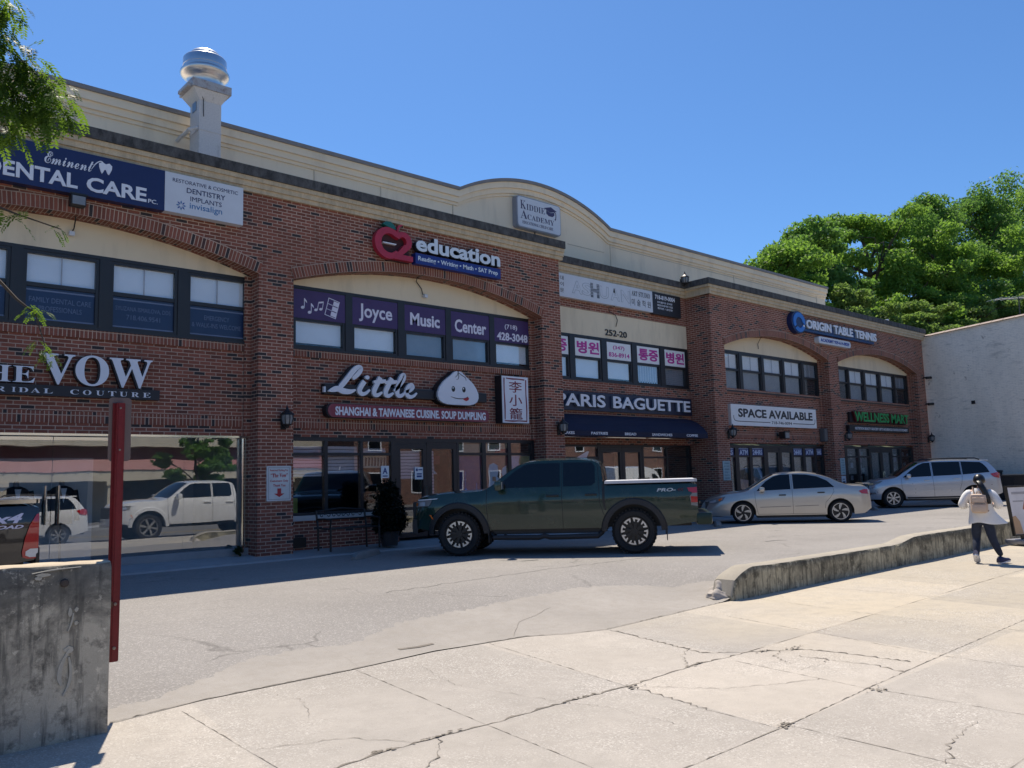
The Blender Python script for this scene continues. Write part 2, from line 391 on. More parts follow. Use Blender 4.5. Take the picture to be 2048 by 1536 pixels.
# ================================================================ ground
g = MB(); g.add([(-900,-900,-.2),(900,-900,-.2),(900,900,-.2),(-900,900,-.2)], [(0,1,2,3)])
struct(g.build('ground', M('earth', (.16,.15,.11), .95)))
g = MB(); g.add([(-80,-12.6,-.14),(90,-12.6,-.14),(90,.75,-.14),(-80,.75,-.14)], [(0,1,2,3)])
g.add([(-80,-5.75,-.136),(90,-5.75,-.136),(90,-5.62,-.136),(-80,-5.62,-.136)], [(0,1,2,3)], 1)
g.add([(-80,-6.05,-.136),(90,-6.05,-.136),(90,-5.92,-.136),(-80,-5.92,-.136)], [(0,1,2,3)], 1)
struct(g.build('road', [ROADM, M('yellow road paint', (.5,.34,.05), .7)]))
g = MB(); g.box(-80, 90, -15.5, -12.6, -.2, .0); struct(g.build('far_pavement', WALK))
g = MB(); g.box(-80, 90, -60, -15.5, -.2, -.01); struct(g.build('far_parking_lot', ROADM))

A = lerp_pts([(-60,6.5),(1.9,6.55),(2.65,6.70),(4.02,6.72),(5.0,6.80),(6.12,6.66),(6.5,6.42),(6.94,6.27),(9.29,6.40),(9.7,6.40),(90,6.4)])
Bp = [(1.6,6.93),(2.04,6.95),(2.34,6.94),(2.87,7.23),(3.48,7.54),(4.06,7.56),(4.42,7.41),(5.32,7.86),(6.80,7.97),(8.36,8.10),(9.0,7.95),(9.48,7.70),(9.95,7.2),(10.1,6.78)]
Bf = lerp_pts(Bp); rb = random.Random(3)
xsB = sorted(set([1.6+k*.055 for k in range(155)]+[10.1]))
Bj = {x: Bf(x)+(rb.random()-.5)*.09 for x in xsB}
def lotz(x, y):
    t = sstep(6.5, 9.3, y); bx = sstep(9.2, 10.6, x)
    return .27*max(t, bx)
# near sidewalk with expansion joints and cracks laid into it
g = MB(); xs = [-60]+xsB+[40, 90]
top = [(x, A(x)) for x in [-60, 0, 1.6]+[k*.1+1.7 for k in range(85)]+[10.2, 40, 90]]
n = len(top); g.add([(x, y, 0) for x, y in top]+[(x, .95, 0) for x, y in top], [(i+n, i+1+n, i+1, i) for i in range(n-1)])
g.box(-60, 90, .75, .95, -.2, 0, 1)
def strip(mb, pts, w, z, m, seed=0, jit=.015, n=9):
    n = n*2.2; w = w*.42; r = random.Random(seed); p = clean(pts, n, jit*.8, seed); L = []; Rr = []
    for i, (x, y) in enumerate(p):
        a = p[max(0, i-1)]; b = p[min(len(p)-1, i+1)]; d = math.hypot(b[0]-a[0], b[1]-a[1]) or 1
        ww = w*(.25+1.5*r.random()**2.2)*.5
        L.append((x-(b[1]-a[1])/d*ww, y+(b[0]-a[0])/d*ww, z)); Rr.append((x+(b[1]-a[1])/d*ww, y-(b[0]-a[0])/d*ww, z))
    k = len(p); mb.add(L+Rr, [(i+k, i+1+k, i+1, i) for i in range(k-1)], m)
strip(g, [(.2,4.5),(2.6,4.52),(3.04,4.57),(3.76,4.53),(4.52,4.53),(5.19,4.49),(6.1,4.54),(6.94,4.49)], .05, .003, 2, 1, .022)
strip(g, [(6.94,4.49),(15,4.62),(60,4.7)], .016, .003, 2, 2, .004, 3)
strip(g, [(2.2,3.02),(4.02,3.04),(5.17,3.04),(6.4,3.09),(8,3.13),(10.1,3.16),(60,3.2)], .02, .003, 2, 3, .006)
strip(g, [(1,1.75),(60,1.75)], .012, .003, 2, 4, .003, 2)
for k, c in enumerate([[(4.05,6.70),(3.76,4.53),(3.63,3.42),(3.6,1)], [(2.43,6.5),(2.35,4.7)], [(5.62,6.7),(5.19,4.49)], [(5.05,3.6),(5.0,3.05),(5.1,3.0),(5.01,1.2)],
                       [(6.51,4.37),(6.34,3.11),(6.36,2.67),(6.31,1.2)], [(8.47,5.73),(8.2,4.6),(7.84,3.11),(7.77,1.4)], [(9.9,6.3),(9.6,4.6),(9.4,1.2)], [(11.4,6.3),(11.2,1.2)], [(13.2,6.3),(13,1.2)], [(15.6,6.3),(15.4,1.2)], [(18,6.3),(17.8,1.2)]]):
    strip(g, c, .014, .003, 2, 10+k, .005)
for k, (c, w) in enumerate([([(5.21,4.45),(5.05,3.6)], .03), ([(6.96,6.23),(6.61,4.77),(6.92,4.48),(7.35,4.14),(7.41,3.76),(7.43,3.22)], .045), ([(7.05,4.05),(7.07,3.77),(7.13,3.39),(7.02,3.10)], .035),
        ([(2.42,5.21),(2.94,4.98),(3.22,4.55)], .014), ([(3.35,4.53),(3.24,4.33),(2.96,4.13)], .022), ([(5.98,2.18),(5.59,2.16),(5.37,2.15),(5.15,2.05),(5.03,2.03)], .02), ([(6.69,5.01),(6.38,4.84),(6.03,4.54)], .012),
        ([(6.56,3.77),(6.95,3.75),(7.07,3.77)], .016), ([(6.72,3.95),(6.9,4.2),(7.2,4.3)], .02), ([(4.6,6.6),(4.3,5.6),(4.5,4.6)], .007), ([(3.1,6.6),(3.2,6.1),(3.0,5.6)], .006),
        ([(5.19,4.49),(5.6,3.9),(6.1,3.6),(6.38,3.5)], .011), ([(4.52,4.5),(4.66,4.1),(4.62,3.6)], .007)]):
    strip(g, c, w, .0045, 2, 40+k, .03, 12)
for cx, cy, rx, ry, sd in ((7.27,4.24,.16,.05,1), (7.02,4.40,.07,.03,2), (5.2,4.47,.09,.05,3), (2.95,4.57,.10,.03,4), (5.07,3.04,.07,.04,5), (6.36,3.02,.10,.05,6), (4.7,4.53,.16,.022,7), (6.2,4.54,.18,.02,8), (3.35,4.56,.2,.02,9)):
    r_ = random.Random(sd); ang = math.atan2(-.16, .13) if sd == 1 else 0
    for q in range(16):
        px, py = cx+rx*r_.gauss(0, .6), cy+ry*r_.gauss(0, .6); a_ = r_.uniform(.004, .016); pts = []
        for k in range(7): t_ = 2*math.pi*k/7; rr_ = a_*r_.uniform(.5, 1.2); pts.append((px+rr_*1.6*math.cos(t_), py+rr_*math.sin(t_), .005+.0003*q+.0001*sd))
        g.add(pts, [tuple(range(7))], 2)
struct(g.build('sidewalk', [SIDEWALK, APRON, CRACK], recalc=False))
# sloping concrete apron of the driveway
g = MB(); cols = []
for x in xsB:
    a, b = A(x), max(Bj[x], A(x)+.05)
    cols.append([(x, a+(b-a)*k/5, lotz(x, a+(b-a)*k/5)+.001) for k in range(6)])
vs = [p for c in cols for p in c]; g.add(vs, [(i*6+k, (i+1)*6+k, (i+1)*6+k+1, i*6+k+1) for i in range(len(cols)-1) for k in range(5)])
for k, (c, w) in enumerate([([(1.95,6.58),(2.65,6.71),(4.02,6.73),(5,6.82),(6.12,6.67),(6.5,6.43),(6.94,6.28),(9.3,6.41)], .028)]):
    strip(g, c, w, .0075, 1, 70, .012)
for c, w, s in (([(4.75,7.05),(4.95,7.0),(5.15,7.02)], .06, 71), ([(4.1,6.75),(4.2,7.1),(4.15,7.4)], .008, 72), ([(6.0,6.75),(6.5,7.2),(7.3,7.5)], .006, 73)):
    p = clean(c, 8, .02, s); k = len(p)
    g.add([(x, y+w*.4, lotz(x, y+w*.4)+.006) for x, y in p]+[(x, y-w*.4, lotz(x, y-w*.4)+.006) for x, y in p], [(i+k, i+1+k, i+1, i) for i in range(k-1)], 1)
struct(g.build('driveway_apron', [APRON, CRACK], smooth=40))
# asphalt lot
g = MB(); cols = []
for x in [-40,-20,-8,0]+xsB+[10.11,10.5,11,12,14,17,20,24,30,39.28]:
    y0 = Bj[x] if x in Bj else 6.62
    if x in Bj: y0 = max(y0, A(x)+.05)
    ys = [y0+(9.4-y0)*k/8 for k in range(9)]+[11, 13, 15.2, 16.6]
    cols.append([(x, y, lotz(x, y)) for y in ys])
K = len(cols[0]); g.add([p for c in cols for p in c], [(i*K+k, (i+1)*K+k, (i+1)*K+k+1, i*K+k+1) for i in range(len(cols)-1) for k in range(K-1)])
for c, w, s in (([(15.2,9.3),(15.5,9.25),(15.7,9.12)], .05, 5), ([(9.6,11.1),(9.75,10.7),(10.05,10.6)], .05, 6), ([(6,9.2),(9,9.4),(12,9.2)], .012, 8)):
    p = clean(c, 6, .05, s); k = len(p)
    g.add([(x, y+w*.5, .274) for x, y in p]+[(x, y-w*.5, .274) for x, y in p], [(i+k, i+1+k, i+1, i) for i in range(k-1)], 1)
struct(g.build('parking_lot', [ASPHALT, M('tar patch', (.06,.06,.06), .8)], smooth=40))
# kerb walk along the shops
g = MB()
for x0, x1, yb in ((-40, 15.62, 15.9), (15.62, 22.5, 16.5), (22.5, 39.28, 15.9)):
    g.add([(x0,14.78,.30),(x1,14.78,.30),(x1,yb,.38),(x0,yb,.38),(x0,14.74,.25),(x1,14.74,.25)], [(0,1,2,3),(4,5,1,0)])
struct(g.build('shop_pavement', WALK))
# ================================================================ retail building
YF, YI, YC = 15.30, 15.72, 16.25          # pier face, wing infill, recessed centre
bld = empty('retail_building', (15, 15.3, .35))
tag(bld, 'long two storey brick retail building with arched bays and tan upper storey', 'building')
BL = Vector((15, 15.3, .35))
def part(mb, name, mats, parent=None, **kw):
    mb.v = [(v[0]-BL.x, v[1]-BL.y, v[2]-BL.z) for v in mb.v]
    return mb.build(name, mats, parent or bld, **kw)
ZB, ZSP, RISE, ZC = .36, 5.90, .56, 7.52
def arch(x0, x1, off=0., n=28):
    c = (x0+x1)/2; h = (x1-x0)/2; r = (h*h+RISE*RISE)/(2*RISE); zc = ZSP+RISE-r; a = math.asin(h/r)
    return [(c+(r+off)*math.sin(-a+2*a*i/n), zc+(r+off)*math.cos(-a+2*a*i/n)) for i in range(n+1)]
bays = [(-7.75, -.65), (.1, 7.10), (7.85, 14.92), (23.25, 30.22), (31.0, 38.35)]
piers = [(-8.6, -7.75), (-.65, .1), (7.10, 7.85), (14.92, 15.62), (22.55, 23.25), (30.22, 31.0), (38.35, 39.2)]
for x0, x1 in piers:
    w = MB(); w.box(x0, x1, YF, 17.4 if (x0 > 14.9 and x0 < 23) else YI+.3, ZB-.3, ZC); part(w, 'brick_pier', BRICK)
w = MB(); w.box(-40, -8.602, YF+.02, YI+.3, ZB-.3, ZC); part(w, 'blank_wall', BRICK)
for x0, x1 in bays:
    w = MB(); a = arch(x0, x1); n = len(a)
    w.add([(x, YF, z) for x, z in a]+[(x, YF, ZC) for x, z in a]+[(x, YI+.01, z) for x, z in a], [(i, i+1, n+i+1, n+i) for i in range(n-1)]+[(i, 2*n+i, 2*n+i+1, i+1) for i in range(n-1)])
    part(w, 'brick_spandrel', BRICK)
# arch bands with bricks on edge
for x0, x1 in bays:
    b = MB(); me_uv = []
    a, o = arch(x0, x1, -.012), arch(x0, x1, .225); n = len(a)
    b.add([(x, YF-.025, z) for x, z in a]+[(x, YF-.025, z) for x, z in o]+[(x, YF+.3, z) for x, z in a]+[(x, YF+.001, z) for x, z in o],
          [(i, i+1, n+i+1, n+i) for i in range(n-1)]+[(i+1, i, 2*n+i, 2*n+i+1) for i in range(n-1)]+[(n+i, n+i+1, 3*n+i+1, 3*n+i) for i in range(n-1)])
    ob = part(b, 'arch_band', ARCHB); me = ob.data; uv = me.uv_layers.new(name='UVMap')
    L = [0]
    for p, q in zip(a, a[1:]): L.append(L[-1]+math.hypot(p[0]-q[0], p[1]-q[1]))
    for lp in me.loops:
        i = lp.vertex_index % n; k = lp.vertex_index//n
        uv.data[lp.index].uv = (((0, .222, -.3, .24)[k]), L[i])
# infill walls, tympana, sills
for bi, (x0, x1) in enumerate(bays):
    w = MB(); w.box(x0-.05, x1+.05, YI, YI+.28, 2.68, 4.52, 0)
    w.box(x0+.08, x0-.05, YI-.06, YI, ZB, 4.5, 0); w.box(x1-.12, x1+.05, YI-.06, YI, 2.68, 5.9, 0)
    part(w, 'infill_wall', BRICK)
    w = MB(); w.box(x0+.08, x1-.12, YI-.035, YI-.001, 4.36, 4.535); w.box(x0+.08, x1-.12, YI-.012, YI-.001, 2.86, 3.06)
    part(w, 'soldier_course', SOLDIER)
    a = arch(x0+.001, x1-.001, -.002)
    w = MB(); w.prism([(x0, 5.84), (x1, 5.84)]+a[::-1], YI-.02, YI+.1); part(w, 'tympanum', STUCCO)
# recessed centre bay
w = MB(); w.box(15.6, 22.6, YC, YC+.3, 6.56, 7.52); w.box(15.6, 22.6, YC, YC+.3, 2.62, 4.46); part(w, 'infill_wall', BRICK)
w = MB(); w.box(15.6, 22.6, YC+.02, YC+.29, 5.78, 6.56); part(w, 'stucco_band', STUCCO)
# cornices
def cornice(x0, x1, yf, z, mb):
    mb.box(x0, x1, yf-.07, yf+.3, z+.0, z+.09, 0); mb.box(x0, x1, yf-.11, yf+.3, z+.09, z+.2, 0); mb.box(x0, x1, yf-.15, yf+.3, z+.2, z+.29, 0)
    mb.box(x0-.0, x1, yf-.19, yf+.42, z+.29, z+.49, 1)
w = MB(); cornice(-40, 15.72, YF, 7.52, w); part(w, 'cornice', [TANMOLD, CAPDARK])
w = MB(); cornice(15.72, 22.44, YC, 7.50, w); part(w, 'cornice', [TANMOLD, CAPDARK])
w = MB(); cornice(22.44, 39.3, YF, 7.50, w)
w.box(22.33, 22.44, YF-.15, YC+.0, 7.72, 7.79, 0); w.box(22.30, 22.44, YF-.19, YC-.2, 7.79, 7.99, 1); w.box(22.45, 22.55, YF-.1, YC, 7.50, 7.72, 0)
part(w, 'cornice', [TANMOLD, CAPDARK])
for xa, xb, ya in ((-40, 15.6, 15.73), (15.601, 22.6, 16.68), (22.601, 39.2, 15.73)):
    w = MB(); w.box(xa, xb, ya, 30, 7.3, 7.42); part(w, 'flat_roof', M('pale bounce roof', (.55,.55,.54), .8))  # unseen roof coloured pale to throw light up onto the tan wall
# upper storey, set back
def uptop(x):
    if 13.9 <= x <= 20.18:
        h, rs = 3.14, .80; r = (h*h+rs*rs)/(2*rs); return 9.78+rs-r+math.sqrt(max(0, r*r-(x-17.04)**2))
    return 9.78
ux = [-40, 5, 13.9]+[13.9+6.28*i/36 for i in range(1, 36)]+[20.18, 27, 34.7]
w = MB(); w.prism([(34.7, 7.42), (-40, 7.42)]+[(x, uptop(x)-.12) for x in ux], 17.5, 17.85)
w.box(34.4, 34.7, 17.86, 30, 7.42, 9.6); w.box(-40, 34.4, 17.86, 30, 9.2, 9.35); part(w, 'upper_wall', STUCCO2)
w = MB()
def follow(z0, z1, y0, y1, m): w.prism([(x, uptop(x)+z1) for x in ux][::-1]+[(x, uptop(x)+z0) for x in ux], y0, y1, m)
follow(-.09, 0, 17.30, 17.95, 1); follow(-.27, -.091, 17.35, 17.5, 0); follow(-.42, -.27, 17.41, 17.5, 0); follow(-.5, -.42, 17.46, 17.5, 0)
part(w, 'parapet_moulding', [STUCCO2, M('parapet metal', (.22,.205,.20), .6)])
w = MB()
JM = M('joint grey', (.55,.47,.36), .9)
for x in (4.2, 9.5, 11.4, 13.75, 20.3, 27.5, 33.9): w = MB(); w.box(x, x+.03, 17.488, 17.5, 7.45, 9.28); part(w, 'control_joint', JM)
for x0, x1, z in ((9.53, 11.4, 9.0), (18.3, 20.0, 8.95), (20.4, 27.5, 9.2), (27.6, 33.9, 9.2)): w = MB(); w.box(x0, x1, 17.49, 17.5, z, z+.02); part(w, 'control_joint', JM)

# ---------------------------------------------------------------- upper windows
BLIND = M('white blind', (.84, .84, .86), .7, var=.05); BLIND2 = M('grey blind', (.24, .26, .29), .8)
def sash_window(x0, x1, z0, z1, y, upper, lower, mullion=False, split=.53):
    f = MB(); f.rframe(x0, x1, z0, z1, .055, y-.05, y+.06); zm = z0+(z1-z0)*split
    f.box(x0+.055, x1-.055, y-.04, y+.05, zm-.035, zm+.035)
    fr = part(f, 'window', BRONZE)
    off = fr
    for k, (a, b, kind) in enumerate(((zm+.035, z1-.055, upper), (z0+.055, zm-.035, lower))):
        p = MB(); p.box(x0+.05, x1-.05, y+.0, y+.008, a, b); part(p, 'pane', WGLASS, fr)
        if kind: 
            q = MB(); q.box(x0+.05, x1-.05, y+.03+.02*k, y+.045+.02*k, a+(.06 if k and kind == 'half' else 0), b)
            part(q, 'blind', BLIND if kind in ('blind', 'half') else BLIND2 if kind == 'grey' else DARK, fr)  # dark kind: no blind, a sheet coloured as the unlit room
    if mullion:
        q = MB(); q.box((x0+x1)/2-.008, (x0+x1)/2+.008, y-.012, y, zm+.035, z1-.055); part(q, 'muntin', M('pale muntin', (.35,.37,.42), .5), fr)
    return fr
def window_row(edges, z0, z1, y, uppers, lowers, mull=False, split=.53):
    out = []
    for i, (a, b) in enumerate(edges): out.append(sash_window(a, b, z0, z1, y, uppers[i % len(uppers)], lowers[i % len(lowers)], mull, split))
    m = MB()
    for (a, b), (c, d) in zip(edges, edges[1:]): m.box(b+.002, c-.002, y-.07, y+.05, z0, z1)
    m.box(edges[0][0]-.16, edges[0][0]-.002, y-.07, y+.05, z0, z1); m.box(edges[-1][1]+.002, edges[-1][1]+.16, y-.07, y+.05, z0, z1)
    m.box(edges[0][0]-.16, edges[-1][1]+.16, y-.065, y+.05, z1+.001, z1+.06); m.box(edges[0][0]-.16, edges[-1][1]+.16, y-.09, y+.05, z0-.05, z0-.001)
    part(m, 'window_mullions', BRONZE)
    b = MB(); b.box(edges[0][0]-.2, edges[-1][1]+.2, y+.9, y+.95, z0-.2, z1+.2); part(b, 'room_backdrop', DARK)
    return out
def sticker(win, x0, x1, z0, z1, y, mat, writing, wmat):
    """film stuck on the pane, its lettering on it"""
    s = MB(); s.box(x0, x1, y-.006, y-.001, z0, z1, 0)
    for wr in writing: wr(s, y-.006)
    return part(s, 'window_film', [mat]+wmat, win)
DK = 'dark'
YW = YI+.04
fifth = lambda x0, x1, n, g: [(x0+i*(x1-x0+g)/n, x0+i*(x1-x0+g)/n+(x1-x0+g)/n-g) for i in range(n)]
win_left = window_row(fifth(-7.5, -.95, 5, .19), 4.56, 5.82, YW, ['blind'], [DK])
dent = [(.1+.17, 1.47), (1.66, 2.88), (3.07, 4.27), (4.46, 5.66), (5.85, 7.04)]
wd = window_row(dent, 4.56, 5.82, YW, ['blind'], [DK], True)
FILMNAVY = M('navy film', (.012, .03, .085), .3); FILMTXT = M('film letters', (.11, .15, .24), .5)
YS = YW-.001
dtext = [["FAMILY DENTAL CARE", "PROFESSIONALS"], ["FAMILY DENTAL CARE", "PROFESSIONALS"], ["FAMILY DENTAL CARE", "PROFESSIONALS"], ["SYUZANA ISMAILOVA, DDS", "718.406.9541"], ["EMERGENCY", "& WALK-INS WELCOME"]]
for i, (a, b) in enumerate(dent):
    t = dtext[i]; c = (a+b)/2; h0, h1 = (.49, .34) if i < 3 else (.49, .30) if i == 3 else (.25, .49)
    wr = [lambda s, y, t=t, c=c, h0=h0, h1=h1: (s.text(t[0], c-h0, c+h0, 4.93, 5.02, y, .002, 1, 0), s.text(t[1], c-h1, c+h1, 4.78, 4.87, y, .002, 1, 0),
          s.box(c-.57, c+.57, y-.001, y, 5.125, 5.15, 2), s.box(c-.57, c+.57, y-.001, y, 4.625, 4.65, 2))]
    sticker(wd[i], a+.055, b-.055, 4.615, 5.19, YS, FILMNAVY, wr, [FILMTXT, M('film edge', (.16,.2,.3), .5)])
mus = [(8.06, 9.29), (9.47, 10.67), (10.86, 12.05), (12.22, 13.44), (13.61, 14.83)]
wm = window_row(mus, 4.56, 5.82, YW, [DK], ['half', 'half', 'grey', 'grey', 'half'], split=.48)
PURPLE = M('purple film', (.060, .028, .115), .45); LILAC = M('pale letters', (.72, .70, .80), .5, var=.03)
def note(s, x, z, y, k=1., tilt=0, pair=False):
    def el(cx, cz): s.prism([(cx+.045*k*math.cos(q)+.01*k*math.sin(q), cz+.034*k*math.sin(q)) for q in [2*math.pi*i/10 for i in range(10)]], y-.003, y, 1)
    el(x, z)
    s.prism([(x+.03*k, z), (x+.045*k, z), (x+.045*k+tilt, z+.2*k), (x+.03*k+tilt, z+.2*k)], y-.003, y, 1)
    if pair:
        el(x+.13*k, z+.03*k); s.prism([(x+.16*k, z+.03*k), (x+.175*k, z+.03*k), (x+.175*k+tilt, z+.23*k), (x+.16*k+tilt, z+.23*k)], y-.003, y, 1)
        s.prism([(x+.03*k+tilt, z+.16*k), (x+.175*k+tilt, z+.19*k), (x+.175*k+tilt, z+.23*k), (x+.03*k+tilt, z+.2*k)], y-.003, y, 1)
    else: s.prism([(x+.045*k+tilt, z+.2*k), (x+.045*k+tilt, z+.15*k), (x+.1*k+tilt, z+.1*k), (x+.09*k+tilt, z+.15*k)], y-.003, y, 1)
def mus0(s, y):
    note(s, 8.27, 5.42, y); note(s, 8.43, 5.33, y); note(s, 8.58, 5.40, y, .9, .03, True)
    c0, z0 = 8.96, 5.48; rot = lambda p: (c0+p[0]*.966+p[1]*.259, z0-p[0]*.259+p[1]*.966)
    s.ring([rot(p) for p in ((-.13,-.2),(.15,-.2),(.15,.2),(-.13,.2))], [rot(p) for p in ((-.115,-.185),(.135,-.185),(.135,.185),(-.115,.185))], y-.003, y, 1)
    for zz in (-.17, -.05, .07): s.prism([rot(p) for p in ((.01,zz),(.135,zz),(.135,zz+.1),(.01,zz+.1))], y-.003, y, 1)
    for zz in (-.06, .06): s.prism([rot(p) for p in ((-.11,zz),(.01,zz),(.01,zz+.012),(-.11,zz+.012))], y-.003, y, 1)
musw = [mus0, lambda s, y: s.text('Joyce', 9.64, 10.52, 5.27, 5.68, y, .003, 1, .02), lambda s, y: s.text('Music', 11.02, 11.88, 5.33, 5.63, y, .003, 1, .03),
        lambda s, y: s.text('Center', 12.34, 13.34, 5.30, 5.62, y, .003, 1, .025), lambda s, y: (s.text('(718)', 13.97, 14.40, 5.51, 5.66, y, .003, 1, .012), s.text('428-3048', 13.70, 14.76, 5.23, 5.44, y, .003, 1, .03))]
for i, (a, b) in enumerate(mus): sticker(wm[i], a+.0, b-.0, 5.185, 5.80, YW-.052, PURPLE, [musw[i]], [LILAC])
par = [(15.82, 16.93), (17.12, 18.29), (18.50, 19.69), (19.90, 21.08), (21.28, 22.44)]
YP = YC+.08
wp = window_row(par, 4.50, 5.74, YP, [DK], ['blind', 'blind', 'half', 'half', 'grey'], split=.52)
PINK = M('magenta letters', (.50, .03, .28), .5)
ptx = [('통증', .1), ('병원', .1), None, ('통증', .1), ('병원', .1)]
for i, (a, b) in enumerate(par):
    if ptx[i]: f = lambda s, y, a=a, b=b, t=ptx[i][0]: s.text(t, a+.12, b-.1, 5.26, 5.63, y, .003, 1, .035)
    else: f = lambda s, y, a=a, b=b: (s.text('(347)', a+.32, b-.34, 5.47, 5.61, y, .003, 1, .02), s.text('836-8914', a+.12, b-.12, 5.26, 5.40, y, .003, 1, .025))
    sticker(wp[i], a+.05, b-.05, 5.18, 5.70, YP-.052, WHITE, [f], [PINK])
b = MB(); 
for k in range(9): b.box(19.97+k*.12, 20.05+k*.12, YP+.028, YP+.031, 4.56, 5.1)
part(b, 'vertical_blind', M('blind slats', (.5,.56,.66), .7), wp[3])
r1 = window_row([(23.62, 24.69), (24.86, 26.10), (26.24, 27.51), (27.64, 28.88), (29.04, 30.08)], 4.47, 5.78, YW, ['blind', 'blind', 'blind', 'blind', 'grey'], ['grey', 'grey', 'grey', 'grey', DK], True, .55)
r2 = window_row([(31.36, 32.57), (32.68, 33.93), (34.10, 35.37), (35.55, 36.86), (36.99, 38.1)], 4.47, 5.78, YW, ['grey', 'blind', 'blind', 'blind', 'grey'], [DK, 'grey', 'grey', 'grey', DK], True, .55)

# ---------------------------------------------------------------- shop fronts
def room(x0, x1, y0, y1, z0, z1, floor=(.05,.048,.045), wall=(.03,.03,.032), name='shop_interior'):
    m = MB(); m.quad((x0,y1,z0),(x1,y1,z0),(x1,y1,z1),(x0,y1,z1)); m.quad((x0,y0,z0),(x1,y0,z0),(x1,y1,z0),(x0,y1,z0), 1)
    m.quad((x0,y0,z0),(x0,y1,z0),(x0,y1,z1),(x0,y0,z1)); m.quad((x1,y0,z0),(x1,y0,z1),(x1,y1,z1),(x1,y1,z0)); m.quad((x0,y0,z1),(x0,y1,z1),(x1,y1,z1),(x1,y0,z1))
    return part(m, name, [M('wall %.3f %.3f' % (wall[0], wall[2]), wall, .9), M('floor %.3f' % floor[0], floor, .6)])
def pane(x0, x1, z0, z1, y, parent, mat=GLASS):
    p = MB(); p.box(x0, x1, y, y+.012, z0, z1); return part(p, 'pane', mat, parent)
YG = YI+.06
# bridal shop: frameless glass, steel head and posts
ROOMZ = .385
room(.12, 7.05, YG+.06, 18.4, ROOMZ, 2.66, (.3,.29,.28), (.42,.44,.44))
f = MB(); f.box(.1, 7.1, YG-.05, YG+.05, 2.64, 2.70); f.box(7.03, 7.1, YG-.08, YG+.06, .40, 2.638)
f.lathe([(.03, 0), (.03, 2.2)], 10, (6.98, YG-.09, .42)); ff = part(f, 'storefront_frame', CHROME)
f = MB(); f.box(.1, 7.1, YG-.09, YG+.06, .36, .50); part(f, 'storefront_base', WALK)
for a, b in ((.12, 2.55), (4.74, 5.86), (5.865, 7.03)): pane(a, b, .50, 2.64, YG, ff)
for a, b, hx in ((2.555, 3.63, 3.53), (3.64, 4.735, 3.735)):
    d = MB(); d.box(a, b, YG, YG+.012, .50, 2.56); do = part(d, 'glass_door', GLASS)
    d = MB(); d.box(a, b, YG-.01, YG+.02, 2.562, 2.62); part(d, 'patch_rail', CHROME, do); d = MB(); d.box(a, b, YG-.008, YG+.02, .42, .498); part(d, 'patch_rail', CHROME, do)
    d = MB(); d.tube([(hx, YG-.07, 1.14), (hx, YG-.07, 1.79)], .02, 8); d.tube([(hx, YG-.07, 1.25), (hx, YG, 1.25)], .01, 6); d.tube([(hx, YG-.07, 1.68), (hx, YG, 1.68)], .01, 6); part(d, 'handle', CHROME, do, smooth=40)
def mannequin(x, y, label, col):
    s_ = W('mannequin', (x, y, ROOMZ)); tag(s_.root, label, 'mannequin', 'suited mannequins inside the bridal shop'); k = 16
    def ell(secs, mm):
        vs = [(x+rx*math.cos(2*math.pi*i/k), y+ry*math.sin(2*math.pi*i/k), ROOMZ+z) for z, rx, ry in secs for i in range(k)]; mm.add(vs, [(a*k+i, a*k+(i+1)%k, (a+1)*k+(i+1)%k, (a+1)*k+i) for a in range(len(secs)-1) for i in range(k)]+[tuple(range(k))[::-1], tuple((len(secs)-1)*k+i for i in range(k))])
    m = MB(); ell([(.72,.20,.13),(.95,.18,.12),(1.15,.215,.14),(1.3,.225,.12),(1.37,.16,.10),(1.41,.07,.07)], m)
    for sg in (-1, 1): m.tube([(x+sg*.2, y, ROOMZ+1.32), (x+sg*.26, y, ROOMZ+1.05), (x+sg*.25, y-.05, ROOMZ+.78)], [.07,.06,.045], 8)
    s_.part(m, 'jacket', M('suit cloth', col, .8), smooth=50); m = MB(); m.prism([(x-.05, ROOMZ+1.36), (x+.05, ROOMZ+1.36), (x, ROOMZ+1.1)], y-.155, y-.14); s_.part(m, 'shirt', WHITE)
    m = MB(); m.tube([(x, y, ROOMZ+.02), (x, y, ROOMZ+.73)], .02, 8); m.lathe([(0,0),(.16,0),(.16,.02),(0,.025)], 20, (x, y, ROOMZ)); m.lathe([(.05,1.40),(.045,1.47),(.03,1.5),(0,1.5)], 12, (x, y, ROOMZ)); s_.part(m, 'stand', M('stand grey', (.3,.3,.3), .4), smooth=50)
mannequin(3.25, 16.5, 'dark suited mannequin behind the left glass door of bridal shop', (.02,.02,.022)); mannequin(4.0, 16.65, 'dark suited mannequin behind the right glass door of bridal shop', (.022,.022,.03)); mannequin(2.3, 16.6, 'grey suited mannequin at the left edge of the bridal shop window', (.10,.10,.11))
m = MB(); m.box(.3, 4.6, 16.95, 17.0, ROOMZ, 2.3); part(m, 'backdrop_panel', M('white backdrop', (.72,.72,.70), .8))
